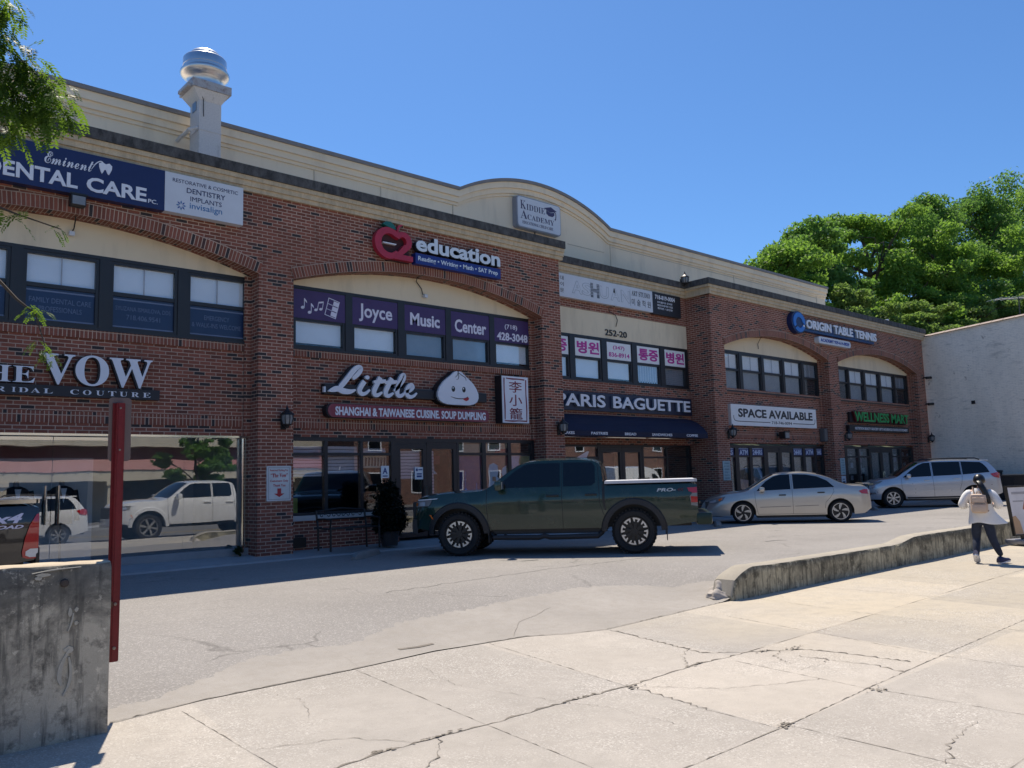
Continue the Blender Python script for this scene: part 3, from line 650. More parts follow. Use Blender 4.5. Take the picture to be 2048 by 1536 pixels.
# restaurant front
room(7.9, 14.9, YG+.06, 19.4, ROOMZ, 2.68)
for a, b in ((7.9, 10.62), (12.36, 14.9)): f = MB(); f.box(a, b, YI-.04, YI+.24, .36, .95, 0); part(f, 'base_wall', BRICK)
for a, b in ((7.9, 10.62), (12.36, 14.9)): f = MB(); f.box(a, b, YI-.09, YI+.24, .951, 1.055); part(f, 'window_sill', M('stone sill', (.46,.45,.43), .8))
def storefront(x0, x1, zt, posts, zs, ztr, y, glass, doors, zdb=.44, post=.07):
    """posts: light edges; doors: (x0,x1,handle side)"""
    f = MB(); f.box(x0, x1, y-.05, y+.05, zt, zt+.08)
    prev = x0
    for a, b in sorted(list(posts)+[(d[0], d[1]) for d in doors]):
        f.box(prev+.001, a-.001, y-.05, y+.05, zs if (prev, a) else zs, zt-.001); prev = b
    for a, b, _ in doors: f.box(a+.002, b-.002, y-.04, y+.04, zt-.058, zt-.001)
    f.box(prev, x1, y-.05, y+.05, zs, zt-.001)
    for a, b in posts: f.box(a+.001, b-.001, y-.04, y+.04, ztr-.03, ztr+.03); f.box(a+.001, b-.001, y-.04, y+.04, zs, zs+.05)
    fr = part(f, 'storefront_frame', BRONZE)
    for a, b in posts: pane(a, b, zs+.05, ztr-.03, y, fr, glass); pane(a, b, ztr+.03, zt, y, fr, glass)
    for a, b, hs in doors:
        d = MB(); d.rframe(a, b, zdb, zt-.06, .1, y-.045, y+.03); d.box(a+.1, b-.1, y-.04, y+.02, 1.05, 1.12); do = part(d, 'shop_door', BRONZE)
        p = MB(); p.box(a+.1, b-.1, y-.01, y, zdb+.1, zt-.16); part(p, 'pane', glass, do)
        hx = b-.05 if hs else a+.05; p = MB(); p.tube([(hx, y-.1, 1.15), (hx, y-.1, 1.6)], .012, 6); p.tube([(hx, y-.1, 1.2), (hx, y-.04, 1.2)], .009, 6); p.tube([(hx, y-.1, 1.55), (hx, y-.04, 1.55)], .009, 6)
        part(p, 'handle', CHROME, do)
    return fr
fr2 = storefront(7.86, 14.9, 2.60, [(7.98, 8.79), (8.87, 9.67), (9.74, 10.47), (12.41, 13.14), (13.26, 13.99), (14.10, 14.80)], 1.06, 2.32, YG, SHOPGLASS, [(10.62, 11.45, 1), (11.50, 12.34, 0)])
REFLSTRIPE = NT('reflected stripes'); _p = REFLSTRIPE.pos(); _s = REFLSTRIPE.n('ShaderNodeSeparateXYZ'); REFLSTRIPE.l(REFLSTRIPE.math('ADD', 0, 0), REFLSTRIPE.n('ShaderNodeMath').inputs[0]); REFLSTRIPE.l(_p, _s.inputs[0])
_w = REFLSTRIPE.noise(_p, 1.7, 2); _z = REFLSTRIPE.math('ADD', _s.outputs[2], REFLSTRIPE.math('MULTIPLY', _w, .05)); _fr = REFLSTRIPE.math('FRACT', REFLSTRIPE.math('MULTIPLY', _z, 13.5))
REFLSTRIPE = REFLSTRIPE.bsdf(REFLSTRIPE.ramp(_fr, (.08, (.05,.05,.055)), (.2, (.66,.60,.62)), (.9, (.72,.66,.68)), (1, (.2,.2,.2))), .6)  # mirrored stripes from across the street, painted as wavy bands of colour
for a, b, z0, z1 in ((7.98, 8.79, 1.86, 2.50), (8.87, 9.67, 1.9, 2.50), (9.74, 10.40, 2.02, 2.45), (10.78, 11.34, 1.75, 2.40), (11.6, 11.74, 1.2, 2.4)):
    p = MB(); p.box(a, b, YG+.08, YG+.1, z0, z1); part(p, 'stripe_reflection', REFLSTRIPE, fr2)  # sheet behind the pane carrying the painted reflection
p = MB(); p.box(9.78, 10.40, YG+.05, YG+.055, 2.02, 2.30, 0)
for k in range(7): p.prism([(9.84+k*.08, 2.06), (9.88+k*.08, 2.06), (9.90+k*.08, 2.24), (9.85+k*.08, 2.26)], YG+.045, YG+.05, 1)
part(p, 'window_banner', [M('cream banner', (.55,.50,.36), .7), BLACK], fr2)
p = MB(); p.box(10.22, 10.43, YG-.012, YG-.006, 1.79, 2.06, 0); p.text('A', 10.26, 10.39, 1.88, 2.02, YG-.012, .002, 1, .03); p.box(10.26, 10.39, YG-.014, YG-.012, 1.82, 1.845, 1)
part(p, 'grade_card', [WHITE, M('card blue', (.02,.05,.2), .5)], fr2)
p = MB(); p.box(11.12, 11.36, YG-.035, YG-.03, 1.74, 2.02, 0); p.box(11.15, 11.2, YG-.037, YG-.035, 1.93, 1.99, 1)
p.box(11.22, 11.33, YG-.037, YG-.035, 1.95, 1.975, 1); p.box(11.17, 11.31, YG-.037, YG-.035, 1.85, 1.88, 1); p.box(11.17, 11.31, YG-.037, YG-.035, 1.79, 1.83, 1)
part(p, 'door_notice', [WHITE, M('card blue', (.02,.05,.2), .5)])
# posters inside the restaurant windows
p = MB(); p.box(12.42, 13.13, YG+.02, YG+.03, 1.12, 2.28, 0)
p.prism([(12.62,1.15),(12.66,1.15),(12.645,1.9),(12.635,1.9)], YG+.012, YG+.02, 1); p.lathe([(0,-.05),(.035,-.035),(.05,0),(.035,.035),(0,.05)], 10, (12.64, YG+.02, 1.45), 'z', 1)
p.lathe([(0,-.03),(.03,0),(0,.03)], 10, (12.64, YG+.02, 1.7), 'z', 1); p.prism([(12.95,1.15),(13.02,1.15),(13.0,1.6),(12.97,1.62)], YG+.012, YG+.02, 1); p.box(12.84, 12.88, YG+.012, YG+.02, 1.15, 1.4, 1)
part(p, 'purple_poster', [M('poster violet', (.08,.06,.19), .6), M('poster lilac', (.3,.28,.5), .6)], fr2)
p = MB(); p.box(13.27, 13.98, YG+.02, YG+.03, 1.12, 2.28, 0)
hat = [(13.42,1.75),(13.38,1.95),(13.42,2.06),(13.55,2.1),(13.68,2.04),(13.70,1.88),(13.66,1.76),(13.82,1.62),(13.88,1.3),(13.86,1.14),(13.32,1.14),(13.36,1.5)]
p.prism(hat, YG+.012, YG+.02, 1); p.prism([(13.8,1.86),(13.86,1.98),(13.97,2.03),(13.97,1.75),(13.88,1.7)], YG+.012, YG+.02, 1); p.prism([(13.5,1.66),(13.62,1.64),(13.6,1.76),(13.5,1.76)], YG+.008, YG+.012, 2)
part(p, 'brown_poster', [M('poster brown', (.17,.10,.085), .6), M('poster white', (.6,.62,.68), .6), M('poster tan', (.42,.25,.16), .6)], fr2)
p = MB(); p.box(14.11, 14.79, YG+.02, YG+.03, 1.12, 2.28, 0); p.prism([(14.45,2.27),(14.4,2.1),(14.5,1.95),(14.78,1.9),(14.78,2.27)], YG+.012, YG+.02, 1)
part(p, 'pale_blue_poster', [M('poster blue', (.36,.46,.66), .6), M('poster olive', (.3,.27,.14), .6)], fr2)
p = MB(); p.box(12.42, 13.13, YG+.03, YG+.04, 2.36, 2.58, 0); p.box(13.27, 13.98, YG+.03, YG+.04, 2.36, 2.58, 0); p.box(13.62, 13.98, YG+.02, YG+.03, 2.36, 2.46, 1); part(p, 'transom_card', [M('poster cream', (.42,.37,.26), .7), M('card red', (.3,.03,.05), .6)], fr2)
p = MB(); p.box(7.99, 8.22, YG+.05, YG+.07, 1.12, 1.42); part(p, 'green_card', M('lime card', (.25,.28,.05), .7), fr2)
p = MB(); p.box(11.7, 12.0, YG+.5, YG+.55, 1.9, 2.3, 0); p.box(12.0, 12.2, YG+.45, YG+.5, 2.1, 2.3, 1); p.box(11.72, 12.22, YG+.6, YG+.7, .9, 1.85, 2); part(p, 'menu_board', [M('menu ochre', (.4,.3,.14), .7), M('card red', (.3,.03,.05), .6), M('deep green', (.01,.05,.035), .7)], fr2)
p = MB(); p.lathe([(.01,.2),(.012,.08),(.09,0),(.1,0)], 14, (11.9, YG+.3, 1.86)); part(p, 'pendant_lamp', WHITE, fr2)
# bakery front (recessed)
YB = YC+.12
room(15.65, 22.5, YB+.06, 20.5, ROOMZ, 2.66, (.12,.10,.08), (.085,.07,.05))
fr3 = storefront(15.62, 22.52, 2.56, [(15.75, 16.6), (16.66, 18.02), (20.10, 21.22), (21.30, 22.40)], .80, 2.24, YB, SHOPGLASS, [(18.14, 19.08, 1), (19.12, 20.02, 0)])
for a, b in ((15.62, 18.1), (20.08, 22.5)): f = MB(); f.box(a, b, YC, YC+.2, .36, .79); part(f, 'base_wall', BRICK)
p = MB(); p.box(20.2, 22.35, YB+1.2, YB+1.25, 1.2, 2.5, 0); p.box(20.95, 21.2, YB+1.1, YB+1.15, 1.62, 1.95, 1); p.box(20.2, 22.3, YB+.8, YB+1.3, .5, 1.15, 2); p.box(20.3, 20.75, YB+.5, YB+.6, .9, 1.9, 3)
part(p, 'bakery_counter', [M('warm wall', (.34,.25,.12), .8), BLACK, M('warm wood', (.2,.11,.04), .6), M('blue shelf', (.06,.1,.14), .6)], fr3)
# right wing fronts
room(23.3, 30.2, YG+.06, 19.4, ROOMZ, 2.62, (.08,.08,.08), (.075,.075,.06))
fr4 = storefront(23.26, 30.2, 2.53, [(23.38, 24.18), (24.40, 25.05), (25.22, 25.95), (27.96, 28.63), (28.81, 29.49), (29.65, 30.1)], .5, 2.24, YG, SHOPGLASS, [(26.12, 26.98, 1), (27.05, 27.9, 0)])
ATMB = M('poster royal', (.012,.03,.16), .5); PALE = M('pale blue letters', (.55,.62,.75), .5)
for a, b, t in ((23.42, 24.14, '24HRS'), (24.40, 25.05, 'ATM'), (25.22, 25.95, '24HRS'), (27.96, 28.63, '24HRS'), (28.81, 29.49, 'ATM'), (29.65, 30.1, '24HRS')):
    p = MB(); p.box(a, b, YG-.02, YG-.012, 2.24, 2.52, 0); p.text(t, a+.08, b-.06, 2.29, 2.46, YG-.02, .003, 1, .03); p.box(a+.03, b-.03, YG-.022, YG-.02, 2.25, 2.265, 1); p.box(a+.03, b-.03, YG-.022, YG-.02, 2.49, 2.505, 1)
    part(p, 'window_film', [ATMB, PALE], fr4)
p = MB(); p.box(27.15, 27.4, YG-.06, YG-.05, 1.32, 1.62); p.box(26.65, 26.8, YG-.06, YG-.05, 1.3, 1.5); part(p, 'door_notice', M('pale paper', (.5,.58,.6), .7))
p = MB()
for a, b in ((24.40, 25.05), (25.22, 25.95), (26.2, 26.9), (27.15, 27.8), (27.96, 28.63), (28.81, 29.49)): p.box(a, b, YG+.1, YG+.12, .6, 2.2)
part(p, 'window_film', M('brown film', (.11,.10,.085), .7), fr4)
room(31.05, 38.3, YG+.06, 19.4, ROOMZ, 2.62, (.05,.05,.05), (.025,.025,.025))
fr5 = storefront(31.02, 38.3, 2.53, [(31.3, 31.9), (32.1, 33.0), (33.15, 34.0), (36.2, 36.9), (37.05, 38.1)], .5, 2.2, YG, SHOPGLASS, [(34.1, 35.1, 1), (35.15, 36.1, 0)])
pr = random.Random(5); p = MB()
for k in range(26):
    a = pr.choice([31.35, 32.15, 32.5, 33.2, 33.55, 34.3, 36.25, 36.5, 37.1, 37.5, 37.8]); z = pr.uniform(.9, 2.3); q = pr.uniform(.15, .3)
    p.box(a, a+q, YG+.02+.003*k, YG+.022+.003*k, z, z+q*.9, k % 4)
part(p, 'window_posters', [M('paper grey', (.3,.31,.33), .7), M('paper teal', (.06,.16,.18), .7), M('paper mauve', (.2,.12,.2), .7), M('paper cream', (.4,.37,.28), .7)], fr5)
p = MB(); p.box(8.02, 8.32, YI-.075, YI-.06, .42, .62); part(p, 'wall_vent', BLACK)
# ================================================================ signs on the building (each a thing)
LTR = M('letter white', (.74, .75, .80), .45, var=.03); LTRG = M('letter pale', (.68, .74, .80), .5, var=.03)
GREYS = M('grimy sign white', (.62, .64, .68), .5, var=.05)
INKN = M('ink navy', (.02, .03, .10), .5); SIDEBLK = M('return black', (.015, .015, .02), .5)
def rrect(x0, x1, z0, z1, r, n=5):
    o = []
    for cx, cz, a0 in ((x1-r, z1-r, 0), (x0+r, z1-r, 90), (x0+r, z0+r, 180), (x1-r, z0+r, 270)):
        o += [(cx+r*math.cos(R(a0+90*i/n)), cz+r*math.sin(R(a0+90*i/n))) for i in range(n+1)]
    return o
_bk = [0]
def brush(mb, pts, wf, y0, y1, m=0, n=10):
    """a flat ribbon of varying width along a smooth curve (pts: x,z,width)"""
    _bk[0] = (_bk[0]+1) % 9; y0 -= .0006*_bk[0]; y1 -= .0006*_bk[0]
    P = [Vector((p[0], p[1])) for p in pts]; Wd = [p[2]*wf for p in pts]; L = []; Rr = []
    q = []; 
    for i in range(len(P)-1):
        p0 = P[max(i-1, 0)]; p1 = P[i]; p2 = P[i+1]; p3 = P[min(i+2, len(P)-1)]
        for k in range(n):
            t = k/n
            q.append((.5*((2*p1)+(p2-p0)*t+(2*p0-5*p1+4*p2-p3)*t*t+(3*p1-p0-3*p2+p3)*t**3), Wd[i]+(Wd[i+1]-Wd[i])*t))
    q.append((P[-1], Wd[-1]))
    for i, (p, w_) in enumerate(q):
        d = (q[min(i+1, len(q)-1)][0]-q[max(i-1, 0)][0]).normalized(); nn = Vector((-d.y, d.x))*w_/2
        L.append(p+nn); Rr.append(p-nn)
    k = len(q); vs = [(v.x, y0, v.y) for v in L]+[(v.x, y0, v.y) for v in Rr]+[(v.x, y1, v.y) for v in L]+[(v.x, y1, v.y) for v in Rr]
    fs = []
    for i in range(k-1): fs += [(i, i+k, i+1+k, i+1), (2*k+i+1, 2*k+i, i, i+1), (k+i, 3*k+i, 3*k+i+1, k+i+1)]
    fs += [(0, 2*k, 3*k, k), (k-1, 2*k-1, 4*k-1, 3*k-1)]
    return mb.add(vs, fs, m)
# --- dental sign
s = W('dental_sign', (4, 15.2, 6.75)); tag(s.root, 'long navy and white dental care sign under the parapet, left end of building', 'sign')
p = MB(); p.box(-.2, 5.18, 15.12, 15.29, 6.75, 7.51, 0); f = s.part(p, 'navy_panel', [M('dental navy', (.012, .018, .085), .35), SIDEBLK])
p = MB(); p.text('DENTAL', 2.33, 3.72, 6.84, 7.10, 15.12, .012, 0, .028); p.text('CARE', 3.86, 4.86, 6.84, 7.10, 15.12, .012, 0, .028); p.text('PC.', 4.89, 5.06, 6.84, 6.915, 15.12, .008, 0, .01)
s.part(p, 'lettering', LTR)
p = MB(); p.text('𝓔𝓶𝓲𝓷𝓮𝓷𝓽', 3.2, 3.96, 7.19, 7.40, 15.12, .008, 0, .0)
brush(p, [(3.93,7.24,.3),(4.0,7.36,1),(4.08,7.42,1),(4.14,7.38,.5)], .016, 15.112, 15.12)
p.prism([(4.05,7.38),(4.1,7.41),(4.16,7.385),(4.22,7.41),(4.265,7.37),(4.26,7.3),(4.235,7.24),(4.215,7.2),(4.19,7.22),(4.165,7.28),(4.14,7.28),(4.12,7.23),(4.1,7.2),(4.08,7.24),(4.055,7.31)], 15.11, 15.12)
s.part(p, 'script_and_tooth', LTR)
p = MB(); p.box(5.182, 6.68, 15.115, 15.29, 6.755, 7.505); s.part(p, 'white_panel', GREYS)
p = MB(); Y = 15.115
p.text('RESTORATIVE & COSMETIC', 5.32, 6.57, 7.34, 7.41, Y, .004, 0, 0); p.text('DENTISTRY', 5.58, 6.32, 7.175, 7.275, Y, .004, 0, .008); p.text('IMPLANTS', 5.65, 6.25, 7.03, 7.12, Y, .004, 0, 0)
p.text('invisalign', 5.64, 6.26, 6.85, 7.0, Y, .004, 1, .004)
for k in range(8):
    a = k*math.pi/4; d = 2 if k % 2 else 1
    p.prism([(5.48+.025*math.cos(a), 6.91+.025*math.sin(a)), (5.48+.06*math.cos(a-.25), 6.91+.06*math.sin(a-.25)), (5.48+.095*math.cos(a), 6.91+.095*math.sin(a)), (5.48+.06*math.cos(a+.25), 6.91+.06*math.sin(a+.25))], Y-.004, Y, d)
s.part(p, 'lettering', [INKN, M('logo teal', (.03,.16,.36), .5), M('logo blue', (.02,.07,.3), .5)])
# --- bridal letters
s = W('bridal_shop_sign', (4, 15.65, 3.3)); tag(s.root, 'white serif bridal shop letters over a black lettered bar on brick', 'sign')
def both(t, x0, x1, z0, z1, y, d, bold, m):
    p = MB(); p.text(t, x0, x1, z0, z1, y, d, 0, bold, res=5); s.part(p, 'channel_letters', LTR)
    p = MB(); p.text(t, x0-.015, x1-.015, z0-.008, z1+.008, y+.085, .08, 0, bold+.012, res=3); s.part(p, 'letter_returns', SIDEBLK)
both('𝐕𝐎𝐖', 3.36, 5.18, 3.50, 4.04, 15.58, .012, .004, 0); both('𝐓𝐇𝐄', 2.2, 3.28, 3.51, 3.78, 15.58, .012, -.004, 0)
p = MB(); p.box(.8, 5.33, 15.60, 15.71, 3.305, 3.485); s.part(p, 'bar', SIDEBLK)
p = MB(); Y = 15.60
for ch, x in zip('𝐁𝐑𝐈𝐃𝐀𝐋', (2.48, 2.72, 2.95, 3.05, 3.23, 3.42)): p.text(ch, x, x+(.06 if ch == '𝐈' else .14), 3.345, 3.425, Y, .008, 0, -.004)
for ch, x in zip('𝐂𝐎𝐔𝐓𝐔𝐑𝐄', (3.83, 4.03, 4.24, 4.44, 4.63, 4.83, 5.03)): p.text(ch, x, x+.135, 3.345, 3.43, Y, .008, 0, -.004)
s.part(p, 'small_letters', LTR)
# --- parking plate on the pier
s = W('parking_sign', (7.53, 15.28, 1.38)); tag(s.root, 'pale reserved parking plate with a red arrow on brick pier', 'sign')
p = MB(); p.prism(rrect(7.28, 7.79, 1.385, 2.07, .02), 15.275, 15.298); s.part(p, 'plate', M('plate grey', (.58,.60,.60), .45))
p = MB(); Y = 15.275; p.rframe(7.31, 7.76, 1.415, 2.04, .006, Y-.002, Y, 1)
p.text('Reserved Parking For', 7.345, 7.73, 1.955, 2.005, Y, .002, 0, .01); p.text('“𝐓𝐡𝐞 𝐕𝐨𝐰”', 7.36, 7.72, 1.845, 1.925, Y, .002, 0, .008)
p.text('Customers Only', 7.35, 7.73, 1.745, 1.80, Y, .002, 0, .02); p.text('Thank You', 7.41, 7.67, 1.665, 1.715, Y, .002, 0, .02)
p.prism([(7.50,1.63),(7.50,1.53),(7.43,1.53),(7.54,1.46),(7.65,1.53),(7.58,1.53),(7.58,1.63)], Y-.002, Y)
s.part(p, 'lettering', [M('sign red', (.40,.02,.03), .5), M('plate line', (.2,.2,.22), .5)])
# --- tutoring sign
s = W('tutoring_sign', (11.5, 15.2, 6.64)); tag(s.root, 'red apple logo with white education letters over a blue strip', 'sign')
RED = M('apple red', (.42, .022, .05), .45)
def arcpts(cx, cz, rx, rz, a0, a1, n=22): return [(cx+rx*math.cos(R(a0+(a1-a0)*i/n)), cz+rz*math.sin(R(a0+(a1-a0)*i/n))) for i in range(n+1)]
Y0, Y1 = 15.10, 15.22
cc = arcpts(10.06, 6.99, .37, .36, 48, 318); ci = arcpts(10.08, 6.99, .22, .22, 318, 48)
p = MB(); p.prism(cc+[(10.36, 6.74), (10.30, 6.82)]+ci+[(10.28, 7.18)], Y0, Y1)
two = arcpts(10.45, 7.08, .225, .225, 160, -38, 18); twi = arcpts(10.43, 7.08, .10, .105, -40, 158, 12)
p.prism(two+[(10.42, 6.77), (10.70, 6.77), (10.70, 6.65), (10.20, 6.65), (10.22, 6.72)]+[(10.46, 7.0)]+twi, Y0-.004, Y1)
brush(p, [(10.33,7.18,.5),(10.30,7.32,1),(10.34,7.42,1.3),(10.43,7.46,.6)], .04, Y0, Y1)
s.part(p, 'apple_numeral', RED)
p = MB(); p.prism([(9.9,7.40),(9.98,7.47),(10.1,7.48),(10.2,7.42),(10.25,7.32),(10.14,7.33),(10.02,7.36)], Y0-.01, Y1); s.part(p, 'leaf', M('leaf teal', (.01,.13,.11), .5))
p = MB(); p.prism([(9.76,7.2),(9.84,6.78),(10.1,6.62),(10.68,6.63),(10.66,7.1),(10.5,7.28),(10.2,7.34),(9.9,7.34)], Y1, 15.3); p.box(9.93, 10.28, Y0+.04, Y1, 6.985, 7.01, 1); s.part(p, 'backer', [M('backer maroon', (.05,.014,.016), .7), LTR])
p = MB(); p.text('education', 10.79, 13.34, 6.935, 7.30, 15.1, .01, 0, .032); s.part(p, 'channel_letters', LTRG)
p = MB(); p.text('education', 10.77, 13.32, 6.925, 7.305, 15.22, .115, 0, .04); s.part(p, 'letter_returns', SIDEBLK)
p = MB(); p.box(10.79, 13.37, 15.12, 15.29, 6.64, 6.89); s.part(p, 'strip', M('strip blue', (.012,.03,.20), .4))
p = MB(); p.text('Reading • Writing • Math • SAT Prep', 10.86, 13.27, 6.69, 6.83, 15.12, .006, 0, .018); s.part(p, 'strip_lettering', LTRG)
# --- dumpling restaurant sign
s = W('restaurant_sign', (11, 15.6, 3.1)); tag(s.root, 'white script letters and smiling white dumpling on a black rail', 'sign')
p = MB(); p.bev(8.69, 13.18, 15.55, 15.70, 3.58, 3.81, .02); p.box(8.67, 8.72, 15.54, 15.6, 3.62, 3.74, 1); s.part(p, 'rail', [SIDEBLK, GREYS])
def little(mb, y0, y1, k, dx=0):
    wf = .085*k
    S = [[(10.0-.13, 4.06, .8), (9.86, 3.97, 1.0), (9.885, 3.88, .9)], ]
    T = lambda pts: [(x+dx, z, w_) for x, z, w_ in pts]
    brush(mb, T([(9.35,3.94,.8),(9.42,3.99,1.1),(9.53,4.10,1.2),(9.56,4.19,1.0),(9.48,4.20,1.1),(9.38,4.12,1.3),(9.25,3.97,1.3),(9.12,3.82,1.3),(9.0,3.70,1.1),(8.86,3.655,.7),(8.76,3.645,.3)]), wf, y0, y1)
    brush(mb, T([(8.78,3.65,.4),(8.95,3.705,1.3),(9.12,3.66,1.5),(9.28,3.655,1.2),(9.42,3.70,.4)]), wf, y0, y1)
    brush(mb, T([(9.65,3.90,1.3),(9.56,3.78,1.3),(9.52,3.68,1.3),(9.58,3.62,1.1),(9.68,3.64,.8),(9.78,3.72,.5)]), wf, y0, y1)
    mb.prism([(x+dx, z) for x, z in arcpts(9.72, 3.99, .055*k, .045*k, 0, 330, 12)], y0, y1)
    for ox in (0, .30):
        brush(mb, T([(10.06+ox,4.01,1.2),(9.98+ox,3.87,1.3),(9.90+ox,3.72,1.3),(9.90+ox,3.63,1.2),(9.98+ox,3.61,1.0),(10.1+ox,3.68,.5)]), wf, y0, y1)
        brush(mb, T([(9.88+ox,3.895,.6),(9.98+ox,3.91,1.1),(10.14+ox,3.93,1.0),(10.2+ox,3.955,.5)]), wf, y0, y1)
    brush(mb, T([(10.42,3.72,.6),(10.55,3.84,1.0),(10.68,4.0,1.1),(10.70,4.10,.9),(10.64,4.08,1.2),(10.55,3.9,1.3),(10.50,3.72,1.3),(10.53,3.63,1.2),(10.62,3.63,.9),(10.72,3.71,.5)]), wf, y0, y1)
    brush(mb, T([(10.73,3.72,.8),(10.85,3.76,1.0),(10.93,3.83,1.0),(10.90,3.89,1.0),(10.82,3.85,1.2),(10.76,3.73,1.3),(10.78,3.64,1.2),(10.87,3.61,1.0),(10.97,3.65,.7),(11.04,3.71,.4)]), wf, y0, y1)
p = MB(); little(p, 15.50, 15.56, 1.0); s.part(p, 'script_letters', LTR)
p = MB(); little(p, 15.565, 15.68, 1.3, -.02); s.part(p, 'letter_returns', SIDEBLK)
dum = interp([(0,0)])if 0 else None
half = [(0,4.265),(.05,4.285),(.12,4.26),(.2,4.19),(.32,4.11),(.45,4.01),(.555,3.88),(.61,3.76),(.615,3.66),(.57,3.57),(.47,3.51),(.33,3.48),(.15,3.475),(0,3.475)]
dm = [(12.21+x, z) for x, z in half]+[(12.21-x, z) for x, z in half[-2:0:-1]]
p = MB(); p.prism(dm, 15.44, 15.50); s.part(p, 'dumpling', LTR)
p = MB(); p.prism([(12.205+(x-12.21)*1.045, 3.87+(z-3.87)*1.05) for x, z in dm], 15.51, 15.68); s.part(p, 'dumpling_backer', SIDEBLK)
p = MB(); Y = 15.44
for ex in (12.05, 12.37): p.prism(arcpts(ex, 3.85, .052, .068, 0, 345, 14), Y-.004, Y); p.prism(arcpts(ex-.012, 3.875, .016, .022, 0, 330, 8), Y-.007, Y-.004, 2)
brush(p, [(11.97,3.665,.3),(12.1,3.635,.9),(12.25,3.625,1),(12.4,3.64,1),(12.49,3.685,.4)], .02, Y-.004, Y)
for q in ([(12.2,4.26,.6),(12.17,4.18,1),(12.1,4.13,.3)], [(12.2,4.26,.6),(12.22,4.17,1),(12.2,4.1,.8),(12.14,4.08,.3)], [(12.2,4.26,.6),(12.3,4.2,1),(12.42,4.14,1),(12.44,4.07,.3)]): brush(p, q, .014, Y-.004, Y)
p.prism([(12.33,3.632),(12.36,3.6),(12.43,3.575),(12.5,3.6),(12.52,3.65),(12.48,3.675),(12.42,3.645)], Y-.006, Y, 1)
s.part(p, 'dumpling_face', [BLACK, M('tongue red', (.45,.02,.03), .4), WHITE])
s = W('cuisine_sign', (11, 15.6, 3.1)); tag(s.root, 'dusty red pill shaped cuisine sign with white letters', 'sign')
p = MB(); p.prism(rrect(8.75, 13.20, 3.095, 3.38, .14, 8), 15.5, 15.52, 0); s.part(p, 'face', m_weather('faded red', (.26,.055,.075), (.30,.13,.14), .5, .6, .5, (3,3,3), .5))
p = MB(); p.prism(rrect(8.72, 13.17, 3.085, 3.39, .145, 8), 15.521, 15.70); s.part(p, 'case', SIDEBLK)
p = MB(); p.text('SHANGHAI & TAIWANESE CUISINE. SOUP DUMPLING', 8.92, 13.08, 3.135, 3.325, 15.5, .006, 0, .035); s.part(p, 'lettering', LTR)
s = W('chinese_sign', (14, 15.6, 3.1)); tag(s.root, 'upright white panel with three red Chinese characters', 'sign')
p = MB(); p.box(13.58, 14.50, 15.465, 15.7, 3.08, 4.28); s.part(p, 'case', SIDEBLK)
p = MB(); p.box(13.60, 14.49, 15.45, 15.464, 3.09, 4.27); s.part(p, 'face', LTR)
DKR = M('brush red', (.20,.022,.045), .5)
p = MB(); Y = 15.45
for ch, z in (('李', 3.86), ('小', 3.52), ('籠', 3.18)): p.text(ch, 13.83, 14.27, z, z+.29, Y, .004, 0, .006)
for a, b, c, d in ((13.67,3.17,13.67,4.22),(14.41,3.15,14.41,4.2),(13.66,3.14,14.42,3.14),(13.74,4.215,14.36,4.2)): brush(p, [(a,b,.8),((a*2+c)/3+.008,(b*2+d)/3-.004,1.3),((a+2*c)/3-.006,(b+2*d)/3+.006,.9),(c,d,1.2)], .03, Y-.004, Y)
s.part(p, 'characters', DKR)
# --- childcare sign, upper wall
s = W('childcare_sign', (16.9, 17.35, 9.05)); tag(s.root, 'white rounded childcare sign with graduation cap on upper wall', 'sign')
p = MB(); p.prism(rrect(16.0, 17.82, 9.05, 10.01, .1), 17.3, 17.495); s.part(p, 'case', M('case grey', (.25,.27,.32), .4))
p = MB(); p.prism(rrect(16.03, 17.79, 9.08, 9.98, .09), 17.285, 17.299); s.part(p, 'face', GREYS)
p = MB(); Y = 17.285
p.text('𝐊', 16.13, 16.36, 9.62, 9.88, Y, .004, 0, -.008); p.text('𝐈𝐃𝐃𝐈𝐄', 16.38, 17.14, 9.62, 9.80, Y, .004, 0, -.008)
p.text('𝐀', 16.13, 16.40, 9.33, 9.58, Y, .004, 0, -.008); p.text('𝐂𝐀𝐃𝐄𝐌𝐘', 16.41, 17.52, 9.33, 9.49, Y, .004, 0, -.008)
p.text('𝐄𝐃𝐔𝐂𝐀𝐓𝐈𝐎𝐍𝐀𝐋 𝐂𝐇𝐈𝐋𝐃 𝐂𝐀𝐑𝐄', 16.2, 17.46, 9.17, 9.26, Y, .004, 0, -.01)
p.prism([(17.1,9.82),(17.4,9.90),(17.65,9.8),(17.36,9.72)], Y-.004, Y); p.prism([(17.2,9.77),(17.36,9.71),(17.54,9.75),(17.54,9.66),(17.46,9.60),(17.3,9.60),(17.2,9.66)], Y-.006, Y)
brush(p, [(17.38,9.8,1),(17.58,9.75,1),(17.6,9.6,1.2),(17.56,9.52,2.4)], .02, Y-.008, Y)
s.part(p, 'lettering', M('ink plum', (.05,.04,.10), .5))
p = MB(); p.tube([(16.85, 17.45, 9.05), (16.85, 17.45, 8.2)], .02, 6); s.part(p, 'conduit', BLACK)
